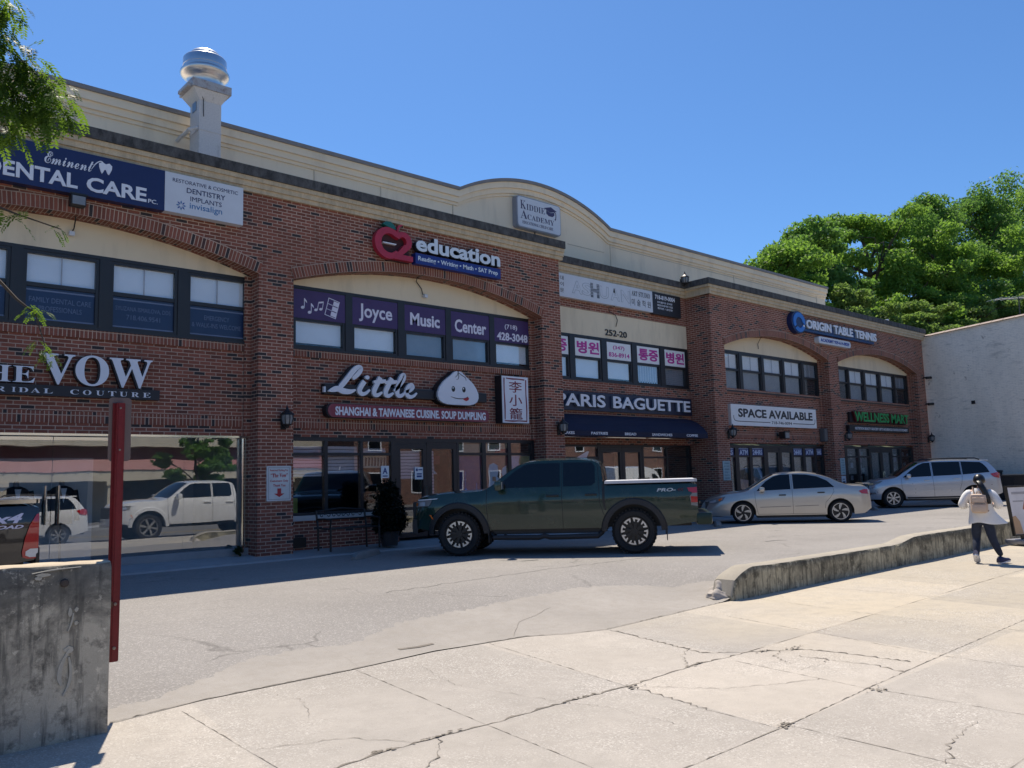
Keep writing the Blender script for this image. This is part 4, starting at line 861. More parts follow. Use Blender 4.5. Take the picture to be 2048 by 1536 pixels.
# --- art studio banner
s = W('art_studio_sign', (19, 16.2, 6.8)); tag(s.root, 'white art studio banner with a black phone panel at its right', 'sign')
p = MB(); p.box(15.66, 20.62, 16.1, 16.23, 6.80, 7.475); s.part(p, 'white_panel', GREYS)
p = MB(); p.box(20.622, 22.08, 16.1, 16.23, 6.77, 7.48); s.part(p, 'black_panel', SIDEBLK)
p = MB(); Y = 16.1
for k, t in enumerate(('미대', '사이', '명문')): p.text(t, 16.3, 16.62, 7.28-.18*k, 7.40-.18*k, Y, .003, 0, .004)
outl = M('outline grey', (.33,.36,.40), .6)
for ch, x, w_ in (('A', 16.95, .44), ('S', 17.38, .38), ('U', 18.12+.02, .40), ('A', 18.62, .42), ('N', 19.10, .42)):
    p.text(ch, x, x+w_, 6.95, 7.33, Y, .002, 1, .03); p.text(ch, x+.02, x+w_-.02, 6.965, 7.315, Y-.002, .002, 2, .006)
p.text('H', 17.74, 18.12, 6.93, 7.36, Y, .003, 3, .05)
for k in range(8): p.prism([(17.74, 7.0+.045*k), (18.12, 7.04+.045*k), (18.12, 7.05+.045*k), (17.74, 7.01+.045*k)], Y-.005, Y-.003, 2)
p.prism([(18.74,7.2),(18.84,7.18),(18.82,7.3),(18.78,7.33)], Y-.005, Y, 0)
p.box(19.53, 19.545, Y-.003, Y, 6.88, 7.40, 1)
p.text('𝐀𝐑𝐓 𝐒𝐓𝐔𝐃𝐈𝐎', 19.6, 20.5, 7.22, 7.38, Y, .003, 0, .0); p.text('미 술 학 원', 19.6, 20.52, 6.92, 7.13, Y, .003, 0, .004)
s.part(p, 'lettering', [M('ink black', (.03,.03,.035), .5), outl, GREYS, M('ink grey', (.12,.13,.15), .5)])
p = MB(); p.text('718-819-0004', 20.76, 21.78, 7.26, 7.40, Y, .003, 0, .022)
for k, t in enumerate(('포트폴리오 준비반', '명문대 합격반 모집', '취미반 / 성인반')): p.text(t, 20.86, 21.64, 7.14-.10*k, 7.205-.10*k, Y, .003, 0, .012)
s.part(p, 'phone_lettering', LTR)
# --- house number
s = W('house_number', (19, 16.25, 5.88)); tag(s.root, 'black house number on the tan band of the recessed bay', 'number')
p = MB(); p.text('252-20', 18.48, 19.48, 5.89, 6.08, YC+.018, .02, 0, .012); s.part(p, 'numerals', BLACK)
# --- bakery board + awning
s = W('bakery_sign', (19.4, 16.2, 3.6)); tag(s.root, 'dark navy bakery board with large white raised letters', 'sign')
p = MB(); p.box(15.68, 22.46, 16.15, 16.249, 3.58, 4.12); s.part(p, 'board', M('board navy', (.012,.018,.045), .4))
for t, a, b in (('PARIS', 16.12, 18.16), ('BAGUETTE', 18.50, 22.28)):
    p = MB(); p.text(t, a, b, 3.68, 4.04, 16.08, .01, 0, .022); s.part(p, 'channel_letters', LTR)
    p = MB(); p.text(t, a, b, 3.68, 4.04, 16.148, .066, 0, .022); s.part(p, 'letter_returns', M('return grey', (.16,.2,.26), .5))
s = W('bakery_awning', (19, 15.8, 2.8)); tag(s.root, 'navy blue cloth awning with white food words on its valance', 'awning')
AWN = M('awning cloth', (.004,.006,.030), .75, var=.18)
p = MB(); prof = [(16.24,3.47),(16.0,3.42),(15.75,3.30),(15.55,3.14),(15.43,2.99),(15.40,2.95),(15.40,2.80),(15.43,2.80)]
for (y0, z0), (y1, z1) in zip(prof, prof[1:]): p.quad((15.66,y0,z0),(15.66,y1,z1),(22.2,y1,z1),(22.2,y0,z0))
sidep = prof[:-1]+[(16.24,2.80)]
n = len(sidep); p.add([(22.2, y, z) for y, z in sidep], [tuple(range(n))]); p.add([(15.66, y, z) for y, z in sidep], [tuple(range(n-1, -1, -1))])
s.part(p, 'cloth', AWN, smooth=30)
p = MB(); p.tube([(15.7, 15.44, 2.83), (22.16, 15.44, 2.83)], .015, 6); p.tube([(15.7, 16.2, 2.83), (22.16, 16.2, 2.83)], .015, 6)
for x in (15.7, 17.9, 20.1, 22.16): p.tube([(x, 15.44, 2.83), (x, 16.2, 2.83)], .012, 6); p.tube([(x, 15.47, 2.95), (x, 15.8, 3.25), (x, 16.2, 3.38)], .012, 6)
s.part(p, 'frame', CHROME)
p = MB()
for t, a, b in (('CAKES', 15.52+.16, 16.10), ('PASTRIES', 16.76, 17.44), ('BREAD', 18.17, 18.67), ('SANDWICHES', 19.4, 20.36), ('COFFEE', 21.08, 21.66)): p.text(t, a, b, 2.84, 2.915, 15.40, .003, 0, .018)
s.part(p, 'valance_lettering', LTR)
# --- table tennis
s = W('table_tennis_sign', (31, 15.2, 6.8)); tag(s.root, 'blue table tennis sign with bat emblem and white letters', 'sign')
BLU = M('sign blue', (.012,.05,.16), .45)
p = MB(); p.box(28.1, 33.98, 15.15, 15.299, 6.83, 7.27); s.part(p, 'rail', BLU)
p = MB(); p.prism(arcpts(27.83, 7.1, .50, .41, 0, 350, 30), 15.1, 15.299); s.part(p, 'emblem_case', M('case blue', (.008,.02,.09), .45))
p = MB(); Y = 15.1
p.prism(arcpts(27.85, 7.11, .42, .35, -15, 215, 24)+arcpts(27.85, 7.09, .24, .20, 210, 10, 18), Y-.02, Y); p.prism(arcpts(27.85, 7.09, .42, .35, 222, 338, 14)+arcpts(27.87, 7.06, .2, .17, 335, 225, 12), Y-.02, Y)
p.prism(arcpts(28.16, 6.99, .05, .045, 0, 330, 10), Y-.025, Y, 1); s.part(p, 'bat_emblem', [M('emblem blue', (.02,.16,.55), .4), LTR])
for t, a, b in (('ORIGIN', 28.33, 30.22), ('TABLE', 30.42, 31.98), ('TENNIS', 32.18, 34.06)):
    p = MB(); p.text(t, a, b, 6.93, 7.26, 15.08, .02, 0, .035); s.part(p, 'channel_letters', LTR)
    p = MB(); p.text(t, a-.02, b-.02, 6.925, 7.265, 15.149, .068, 0, .035); s.part(p, 'letter_returns', M('return pale', (.30,.33,.36), .5))
s = W('academy_sign', (30.5, 15.2, 6.47)); tag(s.root, 'small white pill sign with blue academy phone lettering', 'sign')
p = MB(); p.prism(rrect(29.26, 31.82, 6.47, 6.73, .11, 6), 15.12, 15.299); s.part(p, 'face', GREYS)
p = MB(); p.text('ACADEMY 929-614-8829', 29.42, 31.68, 6.535, 6.665, 15.12, .006, 0, .03); s.part(p, 'lettering', M('letter blue', (.02,.05,.3), .5))
# --- space available
s = W('vacancy_sign', (26.6, 15.6, 3.3)); tag(s.root, 'white rectangular space available sign with black outline and letters', 'sign')
p = MB(); p.box(23.80, 29.46, 15.55, 15.71, 3.27, 3.98); s.part(p, 'panel', WHITE)
p = MB(); Y = 15.55; p.text('SPACE AVAILABLE', 24.22, 29.18, 3.55, 3.85, Y, .004, 0, .035); p.text('718-746-0094', 26.3, 27.66, 3.36, 3.46, Y, .004, 0, .006)
brush(p, [(23.94,3.6,1),(23.96,3.48,1),(24.1,3.42,1),(24.6,3.41,1),(26.2,3.41,1)], .022, Y-.004, Y); brush(p, [(27.74,3.41,1),(29.1,3.41,1),(29.28,3.43,1),(29.34,3.5,1),(29.35,3.6,1)], .022, Y-.004, Y)
s.part(p, 'lettering', M('ink black', (.03,.03,.035), .5))
# --- mart
s = W('mart_sign', (35, 15.6, 3.3)); tag(s.root, 'bright green mart letters above a black strip of small words', 'sign')
GRN = M('letter green', (.015,.30,.08), .45)
p = MB(); p.text('WELLNESS MART', 32.5, 37.55, 3.62, 4.02, 15.5, .012, 0, .03); s.part(p, 'channel_letters', GRN)
p = MB(); p.text('WELLNESS MART', 32.42, 37.47, 3.60, 4.03, 15.60, .09, 0, .045); p.box(32.3, 37.5, 15.61, 15.7, 3.58, 4.0, 1); s.part(p, 'letter_returns', [M('return red', (.09,.008,.012), .5), SIDEBLK])
p = MB(); p.box(32.08, 37.65, 15.55, 15.70, 3.22, 3.47); s.part(p, 'strip', SIDEBLK)
p = MB(); p.text('NUTRITION BEAUTY GROCERY GIFTS HOUSEHOLD GOODS STATIONERY', 32.55, 37.5, 3.29, 3.40, 15.55, .004, 0, .03); s.part(p, 'strip_lettering', GREYS)
# --- pale notice boards on the right wing piers
for (x0, x1, z0, z1, lab) in ((22.76, 23.17, 1.46, 2.08, 'pale teal notice board on the pier beside the bakery'), (30.58, 30.94, 1.50, 2.14, 'pale teal notice board on the pier behind the silver suv')):
    s = W('notice_board', (x0, 15.28, z0)); tag(s.root, lab, 'notice', 'notice boards on piers')
    p = MB(); p.box(x0, x1, 15.28, 15.299, z0, z1); s.part(p, 'plate', M('notice teal', (.33,.44,.46), .6))
    p = MB()
    for k, t in enumerate(('PARKING', 'FOR', 'CUSTOMERS', 'ONLY', 'NO', 'STANDING')): p.text(t, x0+.07, x1-.07, z1-.1-.095*k, z1-.055-.095*k, 15.28, .002, 0, .01)
    s.part(p, 'lettering', M('notice grey', (.14,.2,.22), .6))
s = W('paper_notice', (30.8, 15.28, 1.1)); tag(s.root, 'small white paper notice below the teal board', 'notice')
p = MB(); p.box(30.60, 30.92, 15.285, 15.299, 1.12, 1.46); s.part(p, 'sheet', GREYS)
p = MB(); p.box(30.66, 30.86, 15.282, 15.285, 1.2, 1.26); p.box(30.66, 30.82, 15.282, 15.285, 1.32, 1.35); s.part(p, 'print', INKN)
# ---------------------------------------------------------------- wall lanterns
LGLASS = M('lantern glass', (.22, .23, .24), .12, var=.2)
def lantern(x, y, z, label, group='wall lanterns on brick piers'):
    r = empty('wall_lantern', (x, y, z)); tag(r, label, 'lantern', group)
    m = MB(); m.bev(-.06, .06, -.02, .0, -.14, .12, .01); m.tube([(0,-.02,-.08),(0,-.09,-.13),(0,-.16,-.10),(0,-.17,-.06)], .014, 6); m.build('bracket', BLACK, r)
    m = MB(); m.lathe([(.0,-.13),(.03,-.12),(.045,-.08),(.09,-.06),(.095,-.04)], 8, (0,-.17,0)); m.lathe([(.15,.14),(.14,.16),(.10,.19),(.05,.23),(.035,.25),(.02,.29),(.006,.34),(0,.34)], 8, (0,-.17,0))
    m.lathe([(.15,.14),(.12,.135),(0,.135)], 8, (0,-.17,0))
    for k in range(8):
        a = 2*math.pi*k/8; m.tube([(.095*math.cos(a), -.17+.095*math.sin(a), -.04), (.125*math.cos(a), -.17+.125*math.sin(a), .06), (.12*math.cos(a), -.17+.12*math.sin(a), .14)], .008, 4)
    m.build('cage', BLACK, r)
    m = MB(); m.lathe([(.088,-.04),(.116,.06),(.112,.138)], 16, (0,-.17,0)); m.build('glass', LGLASS, r, smooth=40)
    return r
for x, l in ((7.63, 'black wall lantern above the reserved parking plate'), (15.4, 'black wall lantern on the pier left of the navy awning'), (23.2, 'black wall lantern under the left end of the space available sign'), (31.12, 'black wall lantern on the pier left of the green mart letters'), (39.0, 'black wall lantern at far right end of brick building')):
    lantern(x, 15.3, 2.93, l)
r = lantern(22.2, 16.12, 7.99, 'small black lantern standing on the parapet corner', None)
# floodlights, cameras, wires and boxes
def flood(x, y, z, label, s_=1.):
    r = empty('floodlight', (x, y, z)); tag(r, label, 'floodlight')
    m = MB(); m.bev(-.12*s_, .12*s_, -.3*s_, -.12*s_, -.1*s_, .09*s_, .015); m.box(-.14*s_, .14*s_, -.31*s_, -.29*s_, .08*s_, .11*s_); m.build('housing', BLACK, r)
    m = MB(); m.box(-.05*s_, .05*s_, -.02, 0, -.08, .08); m.tube([(0,-.01,0),(0,-.13*s_,-.02)], .025, 6); m.build('arm', BLACK, r)
    m = MB(); m.box(-.1*s_, .1*s_, -.308*s_, -.3*s_, -.085*s_, .06*s_); m.build('lens', LGLASS, r)
flood(3.72, 15.3, 6.62, 'black floodlight hanging under the navy dental sign')
flood(26.9, 15.72, 2.98, 'black floodlight under the white space available sign', 1.3)
def wire(name, pts, label, bulb=True, cat='cable'):
    w = W(name, pts[-1]); tag(w.root, label, cat); p = MB(); p.tube(pts, .011, 5); w.part(p, 'wire', BLACK)
    if bulb: p = MB(); x, y, z = pts[-1]; p.bev(x-.045, x+.045, y-.06, y+.02, z-.05, z+.03, .01); w.part(p, 'lamp_head', GREYS)
wire('cable_lamp', [(11.15,15.29,6.64),(11.16,15.26,6.5),(11.1,15.5,6.43),(11.18,15.66,6.38),(11.33,15.66,6.22),(11.36,15.66,6.1),(11.42,15.65,6.06)], 'thin black cable ending in a small lamp above purple window film')
wire('cable_lamp', [(3.75,15.28,6.5),(3.8,15.5,6.42),(3.82,15.66,6.3),(3.78,15.66,6.2)], 'thin cable with small lamp above blue dental windows')
wire('cable_lamp', [(18.8,16.1,6.78),(18.6,16.18,6.72),(18.7,16.23,6.62),(18.95,16.23,6.55),(19.05,16.24,6.4),(18.98,16.25,6.2)], 'loose grey wire hanging above the house number', False)
wire('cable_lamp', [(25.9,15.3,6.46),(25.85,15.5,6.4),(25.9,15.66,6.2),(25.92,15.66,6.02)], 'dark wire hanging in the tan arch above the vacancy sign', False)
s = W('meter_box', (30.2, 15.7, 2.8)); tag(s.root, 'grey metal meter box between the white sign and brick pier', 'box')
p = MB(); p.bev(29.92, 30.18, 15.5, 15.70, 2.78, 3.28, .02); s.part(p, 'case', M('meter grey', (.10,.10,.10), .5)); p = MB(); p.box(29.95, 30.15, 15.49, 15.499, 2.82, 3.24); s.part(p, 'cover', M('meter cover', (.14,.14,.14), .5))
for z, l in ((5.75, 'small black camera at the brick corner, upper one'), (4.55, 'small black camera at the brick corner, lower one')):
    s = W('security_camera', (39.0, 15.3, z)); tag(s.root, l, 'camera')
    p = MB(); p.tube([(39.05,15.3,z),(39.05,15.12,z+.02)], .03, 6); s.part(p, 'arm', BLACK); p = MB(); p.tube([(38.95,15.14,z-.02),(39.2,15.02,z)], .06, 10); s.part(p, 'body', BLACK)
# roof exhaust stack
s = W('exhaust_stack', (6.55, 17.0, 7.4)); tag(s.root, 'white painted kitchen exhaust stack with aluminium fan on roof', 'exhaust fan')
STK = m_weather('stack paint', (.62,.60,.58), (.20,.17,.15), .56, .72, .7, (5, 5, 1.2), .5); ALU = M('spun aluminium', (.60,.60,.61), .34, 1.0, var=.06)
def frus(m, x0, x1, y0, y1, z0, X0, X1, Y0, Y1, z1):
    m.add([(x0,y0,z0),(x1,y0,z0),(x1,y1,z0),(x0,y1,z0),(X0,Y0,z1),(X1,Y0,z1),(X1,Y1,z1),(X0,Y1,z1)], [(0,3,2,1),(4,5,6,7),(0,1,5,4),(1,2,6,5),(2,3,7,6),(3,0,4,7)])
p = MB(); p.box(6.36, 6.83, 16.6, 17.1, 7.35, 9.80); frus(p, 6.36, 6.83, 16.6, 17.1, 9.801, 6.20, 6.97, 16.5, 17.2, 10.02); p.box(6.35, 6.84, 16.59, 17.11, 9.15, 9.17); s.part(p, 'duct', STK)
p = MB(); p.box(6.17, 7.0, 16.47, 17.23, 10.022, 10.20); p.box(6.09, 6.168, 16.55, 17.1, 10.02, 10.09); s.part(p, 'curb_collar', m_weather('rusty collar', (.42,.42,.43), (.20,.12,.09), .5, .64, .7, (8,8,8), .5))
p = MB(); cx, cy, zf = 6.565, 16.85, -.16
p.lathe([(r_, h_+zf) for r_, h_ in [(.34,10.362),(.34,10.42),(.35,10.5),(.38,10.54),(.43,10.57),(.485,10.61),(.505,10.65),(.50,10.69),(.465,10.72),(.445,10.74),(.445,10.80),(.45,10.805),(.445,10.81),(.445,10.97),(.425,11.0),(.34,11.04),(.31,11.05)]], 40, (cx, cy, 0)); s.part(p, 'fan_bowl', ALU, smooth=35)
p = MB(); p.lathe([(r_, h_+zf) for r_, h_ in [(.31,11.051),(.31,11.10),(.28,11.14),(.19,11.18),(0,11.19)]], 40, (cx, cy, 0)); s.part(p, 'fan_cap', ALU, smooth=35)
p = MB(); p.box(6.345, 6.359, 16.75, 16.95, 9.62, 9.86); s.part(p, 'access_panel', M('panel blue grey', (.16,.22,.3), .4)); p = MB(); p.tube([(6.2,17.4,9.12),(6.2,16.7,9.14),(6.36,16.66,9.2)], .04, 8); s.part(p, 'pipe', STK)
p = MB(); p.tube([(6.36,16.56,9.95),(6.44,16.585,9.82),(6.45,16.59,9.45)], .008, 5); s.part(p, 'cord', BLACK)
# ================================================================ vehicles
TYRE = M('tyre rubber', (.016, .016, .017), .8, var=.25); CLAD = M('black cladding', (.018, .018, .02), .55); TINT = NT('tinted glass')
TINT = TINT.bsdf((.004, .006, .009), .03, spec=.45)
LAMPC = NT('lamp lens').bsdf((.55, .57, .6), .08, .35, 1.0); LAMPR = NT('tail lens').bsdf((.42, .008, .012), .1, 0, 1.0); LAMPO = NT('amber lens').bsdf((.75, .16, .02), .12, 0, 1.0)
RIMS = M('machined alloy', (.58, .58, .58), .28, .8, var=.05); RIMD = M('black alloy', (.02, .02, .022), .35, .3)
class Car:
    def __init__(s, name, label, cat, loc, rz, sp, paint, sc=1.0):
        s.sp = sp; s.root = empty(name, loc, rz, sc); tag(s.root, label, cat); s.paint = paint
        s.top = interp(sp['top']); s.pw = interp(sp['plan']); s.belt = lerp_pts(sp['belt']); s.wheels = sp['axles']; s.Ra = sp['arch']; s.zw = sp['rw']
        s.tum = sp.get('tumble', .32); s.crown = sp.get('crown', .07)
        s.body()
    def zedge(s, x): return s.top(x)-s.crown*min(1, max(.3, (s.pw(x))/.8))
    def zb(s, x): return min(s.belt(x), s.zedge(x)-.012)
    def zbot(s, x):
        z = s.sp['rock']
        zz = interp(s.sp['rockend'])(x) if 'rockend' in s.sp else z
        for xw in s.wheels:
            d = abs(x-xw)
            if d < s.Ra: zz = max(zz, s.zw+math.sqrt(max(0, s.Ra**2-d*d)))
        return zz
    def side(s, x, z):
        P = s.pw(x); b = s.zb(x); r = s.sp['rock']
        if z <= b:
            t = (b-z)/max(b-r, .05)
            return P-.055*max(0, t-.5)**2*4*.5-.03*max(0, .22-t)/.22 + (.0)
        return P-.03-(z-b)*s.tum
    def body(s):
        sp = s.sp; xs = set(np.linspace(sp['xr'], sp['xf'], 64).tolist())
        for xw in s.wheels:
            for k in range(25): xs.add(xw+s.Ra*math.cos(math.pi*k/24))
            xs |= {xw-s.Ra-.002, xw+s.Ra+.002}
        for x, _ in sp['top']: xs |= {x}
        xs = sorted(x for x in xs if sp['xr'] <= x <= sp['xf']); xs = [x for i, x in enumerate(xs) if i == 0 or x-xs[i-1] > .0015]
        rings = []
        for x in xs:
            zb0 = s.zbot(x); b = s.zb(x); e = s.zedge(x); t = s.top(x); L = []
            b = max(b, zb0+.01); e = max(e, b+.008); t = max(t, e+.005)
            for k in range(9): z = zb0+(b-zb0)*k/8; L.append((s.side(x, z), z))
            for k in range(1, 6): z = b+(e-b)*k/5; L.append((s.side(x, z), z))
            ye = s.side(x, e)
            for k in range(1, 9):
                q = k/8; a = q*math.pi/2
                y = ye*(1-q**1.35); z = e+(t-e)*(1-(y/ye)**2.6); L.append((y, z))
            rings.append([(x, y, z) for y, z in L]+[(x, -y, z) for y, z in L[-2::-1]])
        n = len(rings[0]); m = MB(); m.add([p for r in rings for p in r], [(i*n+k, i*n+k+1, (i+1)*n+k+1, (i+1)*n+k) for i in range(len(rings)-1) for k in range(n-1)]+[tuple(range(n)), tuple(range(len(rings)*n-1, (len(rings)-1)*n-1, -1))])
        s.bodyob = m.build('body', s.paint, s.root, smooth=sp.get('smooth', 32), recalc=True)
        m = MB(); w = s.pw(0)
        m.box(sp['xr']+.12, sp['xf']-.14, -(w-.24), w-.24, sp['rock']+.02, min(.95, s.top(sp['xf']-.2)-.1)); m.box(s.wheels[0]+s.Ra+.04, s.wheels[1]-s.Ra-.04, -(w-.08), w-.08, sp['rock']-.07, sp['rock']+.03)
        m.build('underbody', CLAD, s.root)
    def panel(s, name, pts, mat, off=.004, both=True, th=0, parent=None, sides=(1, -1)):
        """a piece that hugs the flank: outline in x,z"""
        bm = bmesh.new(); vs = [bm.verts.new((x, 0, z)) for x, z in pts]; bm.faces.new(vs)
        x0, x1 = min(p[0] for p in pts), max(p[0] for p in pts); z0, z1 = min(p[1] for p in pts), max(p[1] for p in pts)
        for ax, lo, hi, st in ((0, x0, x1, .09), (2, z0, z1, .07)):
            k = int((hi-lo)/st)
            for i in range(1, k+1):
                c = lo+(hi-lo)*i/(k+1); co = [0, 0, 0]; co[ax] = c; no = [0, 0, 0]; no[ax] = 1
                bmesh.ops.bisect_plane(bm, geom=bm.verts[:]+bm.edges[:]+bm.faces[:], plane_co=co, plane_no=no)
        bm.verts.index_update(); V = [tuple(v.co) for v in bm.verts]; F = [[v.index for v in f.verts] for f in bm.faces]; bm.free()
        out = []
        for sg in ((1, -1) if both else sides[:1]):
            m = MB(); m.add([(x, sg*(s.side(x, z)+off), z) for x, _, z in V]+[(x, sg*(s.side(x, z)-.02), z) for x, _, z in V], F)
            ne = len(V)
            # skirt round the outline so the piece has thickness
            o = bmesh.new(); [o.verts.new(p) for p in V]; o.verts.ensure_lookup_table()
            for f in F: o.faces.new([o.verts[i] for i in f])
            for e in o.edges:
                if len(e.link_faces) == 1: a, b = e.verts[0].index, e.verts[1].index; m.f.append((a, b, b+ne, a+ne)); m.m.append(0)
            o.free()
            out.append(m.build(name, mat, parent or s.root, smooth=30, recalc=True))
        return out
    def seam(s, pts, w=.010, name='door_seam'):
        a = []; b = []
        for i, (x, z) in enumerate(pts):
            q0 = pts[max(i-1, 0)]; q1 = pts[min(i+1, len(pts)-1)]; d = math.hypot(q1[0]-q0[0], q1[1]-q0[1])
            nx, nz = -(q1[1]-q0[1])/d*w/2, (q1[0]-q0[0])/d*w/2; a.append((x+nx, z+nz)); b.append((x-nx, z-nz))
        return s.panel(name, a+b[::-1], BLACK, .0025)
    def topglass(s, name, xa, xb, shrink=.9, off=.005, mat=None, n=8):
        m = MB(); v = []; 
        for i in range(n+1):
            x = xa+(xb-xa)*i/n; e = s.zedge(x); t = s.top(x); ye = s.side(x, e)
            for k in range(-8, 9):
                y = ye*shrink*k/8; v.append((x, y, e+(t-e)*(1-abs(y/ye)**2.6)+off))
        m.add(v, [(i*17+k, i*17+k+1, (i+1)*17+k+1, (i+1)*17+k) for i in range(n) for k in range(16)])
        m.build(name, mat or TINT, s.root, smooth=40, recalc=True)
    def wheel(s, x, sg, style, parent=None):
        r = s.sp['rw']; rr = s.sp['rim']; wd = s.sp.get('tw', .24); yo = s.pw(x)-.03
        c = (x, 0, r); m = MB(); h = wd/2
        m.lathe([(rr,-h+.03),(rr+.02,-h),(r-.05,-h-.005),(r-.012,-h+.03),(r,-h+.06),(r,h-.06),(r-.012,h-.03),(r-.05,h+.005),(rr+.02,h),(rr,h-.03),(rr*.98,h-.10)], 40, (0, 0, 0), 'y')
        k = len(m.v)
        t = m; flip = -1 if sg > 0 else 1
        for i in range(len(t.v)): t.v[i] = (t.v[i][0]+x, t.v[i][1]+sg*(yo-h), t.v[i][2]+r)
        if style == 'truck':
            for a in range(36):
                q = 2*math.pi*a/36; cc = (x+r*math.cos(q), r+r*math.sin(q))
                p0 = (x+(r-.02)*math.cos(q-.04), r+(r-.02)*math.sin(q-.04)); p1 = (x+(r+.006)*math.cos(q-.04), r+(r+.006)*math.sin(q-.04)); p2 = (x+(r+.006)*math.cos(q+.04), r+(r+.006)*math.sin(q+.04)); p3 = (x+(r-.02)*math.cos(q+.04), r+(r-.02)*math.sin(q+.04))
                y0, y1 = sorted((sg*(yo-wd*.05), sg*(yo-wd*.95))); t.prism([p0, p1, p2, p3], y0, y1)
        w_ = t.build('wheel', TYRE, s.root, smooth=35, recalc=True)
        def at(pts, y0, y1, mm, mt): 
            a, b = sorted((sg*y0, sg*y1)); mm.prism([(x+px, r+pz) for px, pz in pts], a, b, mt)
        pol = lambda ra, an: (ra*math.cos(an), ra*math.sin(an))
        m = MB(); yf = yo-.035
        a, b = sorted((sg*(yf-.09), sg*(yf-.06)))
        m.prism([(x+rr*.98*math.cos(2*math.pi*i/36), r+rr*.98*math.sin(2*math.pi*i/36)) for i in range(36)], a, b, 1)
        m.ring([(x+rr*1.0*math.cos(2*math.pi*i/36), r+rr*1.0*math.sin(2*math.pi*i/36)) for i in range(36)], [(x+rr*.93*math.cos(2*math.pi*i/36), r+rr*.93*math.sin(2*math.pi*i/36)) for i in range(36)], *sorted((sg*(yf-.06), sg*(yf+.012))), 1 if style == 'truck' else 0)
        n = {'truck': 8, 'swirl': 5, 'seven': 7, 'six': 6}[style]
        for i in range(n):
            q = 2*math.pi*i/n+.2
            if style == 'truck':
                d = math.pi/8*.8
                at([pol(rr*.97, q-d), pol(rr*.97, q-d*.33), pol(rr*.97, q+d*.33), pol(rr*.97, q+d), pol(rr*.66, q+d*.72), pol(rr*.66, q+d*.36), pol(rr*.82, q+d*.40), pol(rr*.84, q-d*.40), pol(rr*.66, q-d*.36), pol(rr*.66, q-d*.72)], yf-.03, yf+.008, m, 0)
                at([pol(rr*.66, q-d*.5), pol(rr*.66, q+d*.5), pol(rr*.2, q+.5), pol(rr*.2, q-.5)], yf-.05, yf-.005, m, 1)
            elif style == 'swirl':
                at([pol(rr*.97, q+.42), pol(rr*.97, q+.16), pol(rr*.72, q+.12), pol(rr*.45, q+.06), pol(rr*.16, q+.3), pol(rr*.16, q-.5), pol(rr*.45, q-.22), pol(rr*.72, q-.08), pol(rr*.88, q+.06)], yf-.03, yf+.008, m, 0)
            else:
                at([pol(rr*.96, q-.13), pol(rr*.96, q+.13), pol(rr*.3, q+.3), pol(rr*.3, q-.3)], yf-.04, yf+.004, m, 0)
        at([pol(rr*.24, 2*math.pi*i/12) for i in range(12)], yf-.05, yf+.012, m, 1 if style in ('truck', 'swirl') else 0)
        m.build('rim', [RIMS, RIMD], w_, recalc=True)
    def mirror(s, x, z, mat, k=1.):
        for sg in (1, -1):
            y = s.side(x, z); m = MB(); a, b = sorted((sg*(y+.05), sg*(y+.24*k))); m.bev(x-.07, x+.07, a, b, z+.0, z+.16*k, .045); 
            o = m.build('mirror', mat, s.root, smooth=50); a, b = sorted((sg*(y-.02), sg*(y+.06))); m = MB(); m.box(x-.03, x+.03, a, b, z+.02, z+.07); m.build('mirror_arm', CLAD, o)
            m = MB(); a, b = sorted((sg*(y+.07), sg*(y+.22*k))); m.box(x-.076, x-.071, a, b, z+.025, z+.14*k); m.build('mirror_glass', RIMS, o)
    def handle(s, x, z, mat=None, w=.2):
        for sg in (1, -1):
            y = s.side(x, z); a, b = sorted((sg*(y-.01), sg*(y+.035))); m = MB(); m.bev(x-w/2, x+w/2, a, b, z-.018, z+.018, .012); m.build('door_handle', mat or s.paint, s.root, smooth=40)
    def flare(s, xw, mat, r1=.10, out=.035, z_min=None):
        for sg in (1, -1):
            v = []; n = 28; m = MB()
            for i in range(n+1):
                a = math.pi*(-.12)+math.pi*1.24*i/n
                if i in (0, n): pass
                ra = s.Ra-.012; rb = s.Ra+r1
                for rad, o in ((ra, -.10), (ra, out), (rb-.02, out-.006), (rb, .001)):
                    x = xw+rad*math.cos(a); z = max(s.zw+rad*math.sin(a), s.sp['rock']-.04); v.append((x, sg*(s.side(x, max(z, s.sp['rock']))+o), z))
            m.add(v, [(i*4+k, i*4+k+1, (i+1)*4+k+1, (i+1)*4+k) for i in range(n) for k in range(3)])
            m.build('fender_flare', mat, s.root, smooth=45, recalc=True)
    def ends(s, mat, z0, z1, front=True, rear=True, th=.07, ext=1.0, name='bumper'):
        sp = s.sp
        for fr, do in ((1, front), (0, rear)):
            if not do: continue
            m = MB(); x0 = sp['xf'] if fr else sp['xr']; sg = 1 if fr else -1; v = []; n = 14
            w = s.pw(x0)*ext+.02
            for i in range(n+1):
                y = w*(2*i/n-1); xx = x0+sg*(th-.09*abs(2*i/n-1)**3)
                for (dx, z) in ((-.1, z0), (0, z0+.01), (.012, (z0+z1)/2), (0, z1-.01), (-.1, z1)): v.append((xx+sg*dx, y, z))
            m.add(v, [(i*5+k, i*5+k+1, (i+1)*5+k+1, (i+1)*5+k) for i in range(n) for k in range(4)]+[(0,1,2,3,4), tuple(n*5+k for k in range(5))])
            m.build(('front_' if fr else 'rear_')+name, mat, s.root, smooth=40, recalc=True)
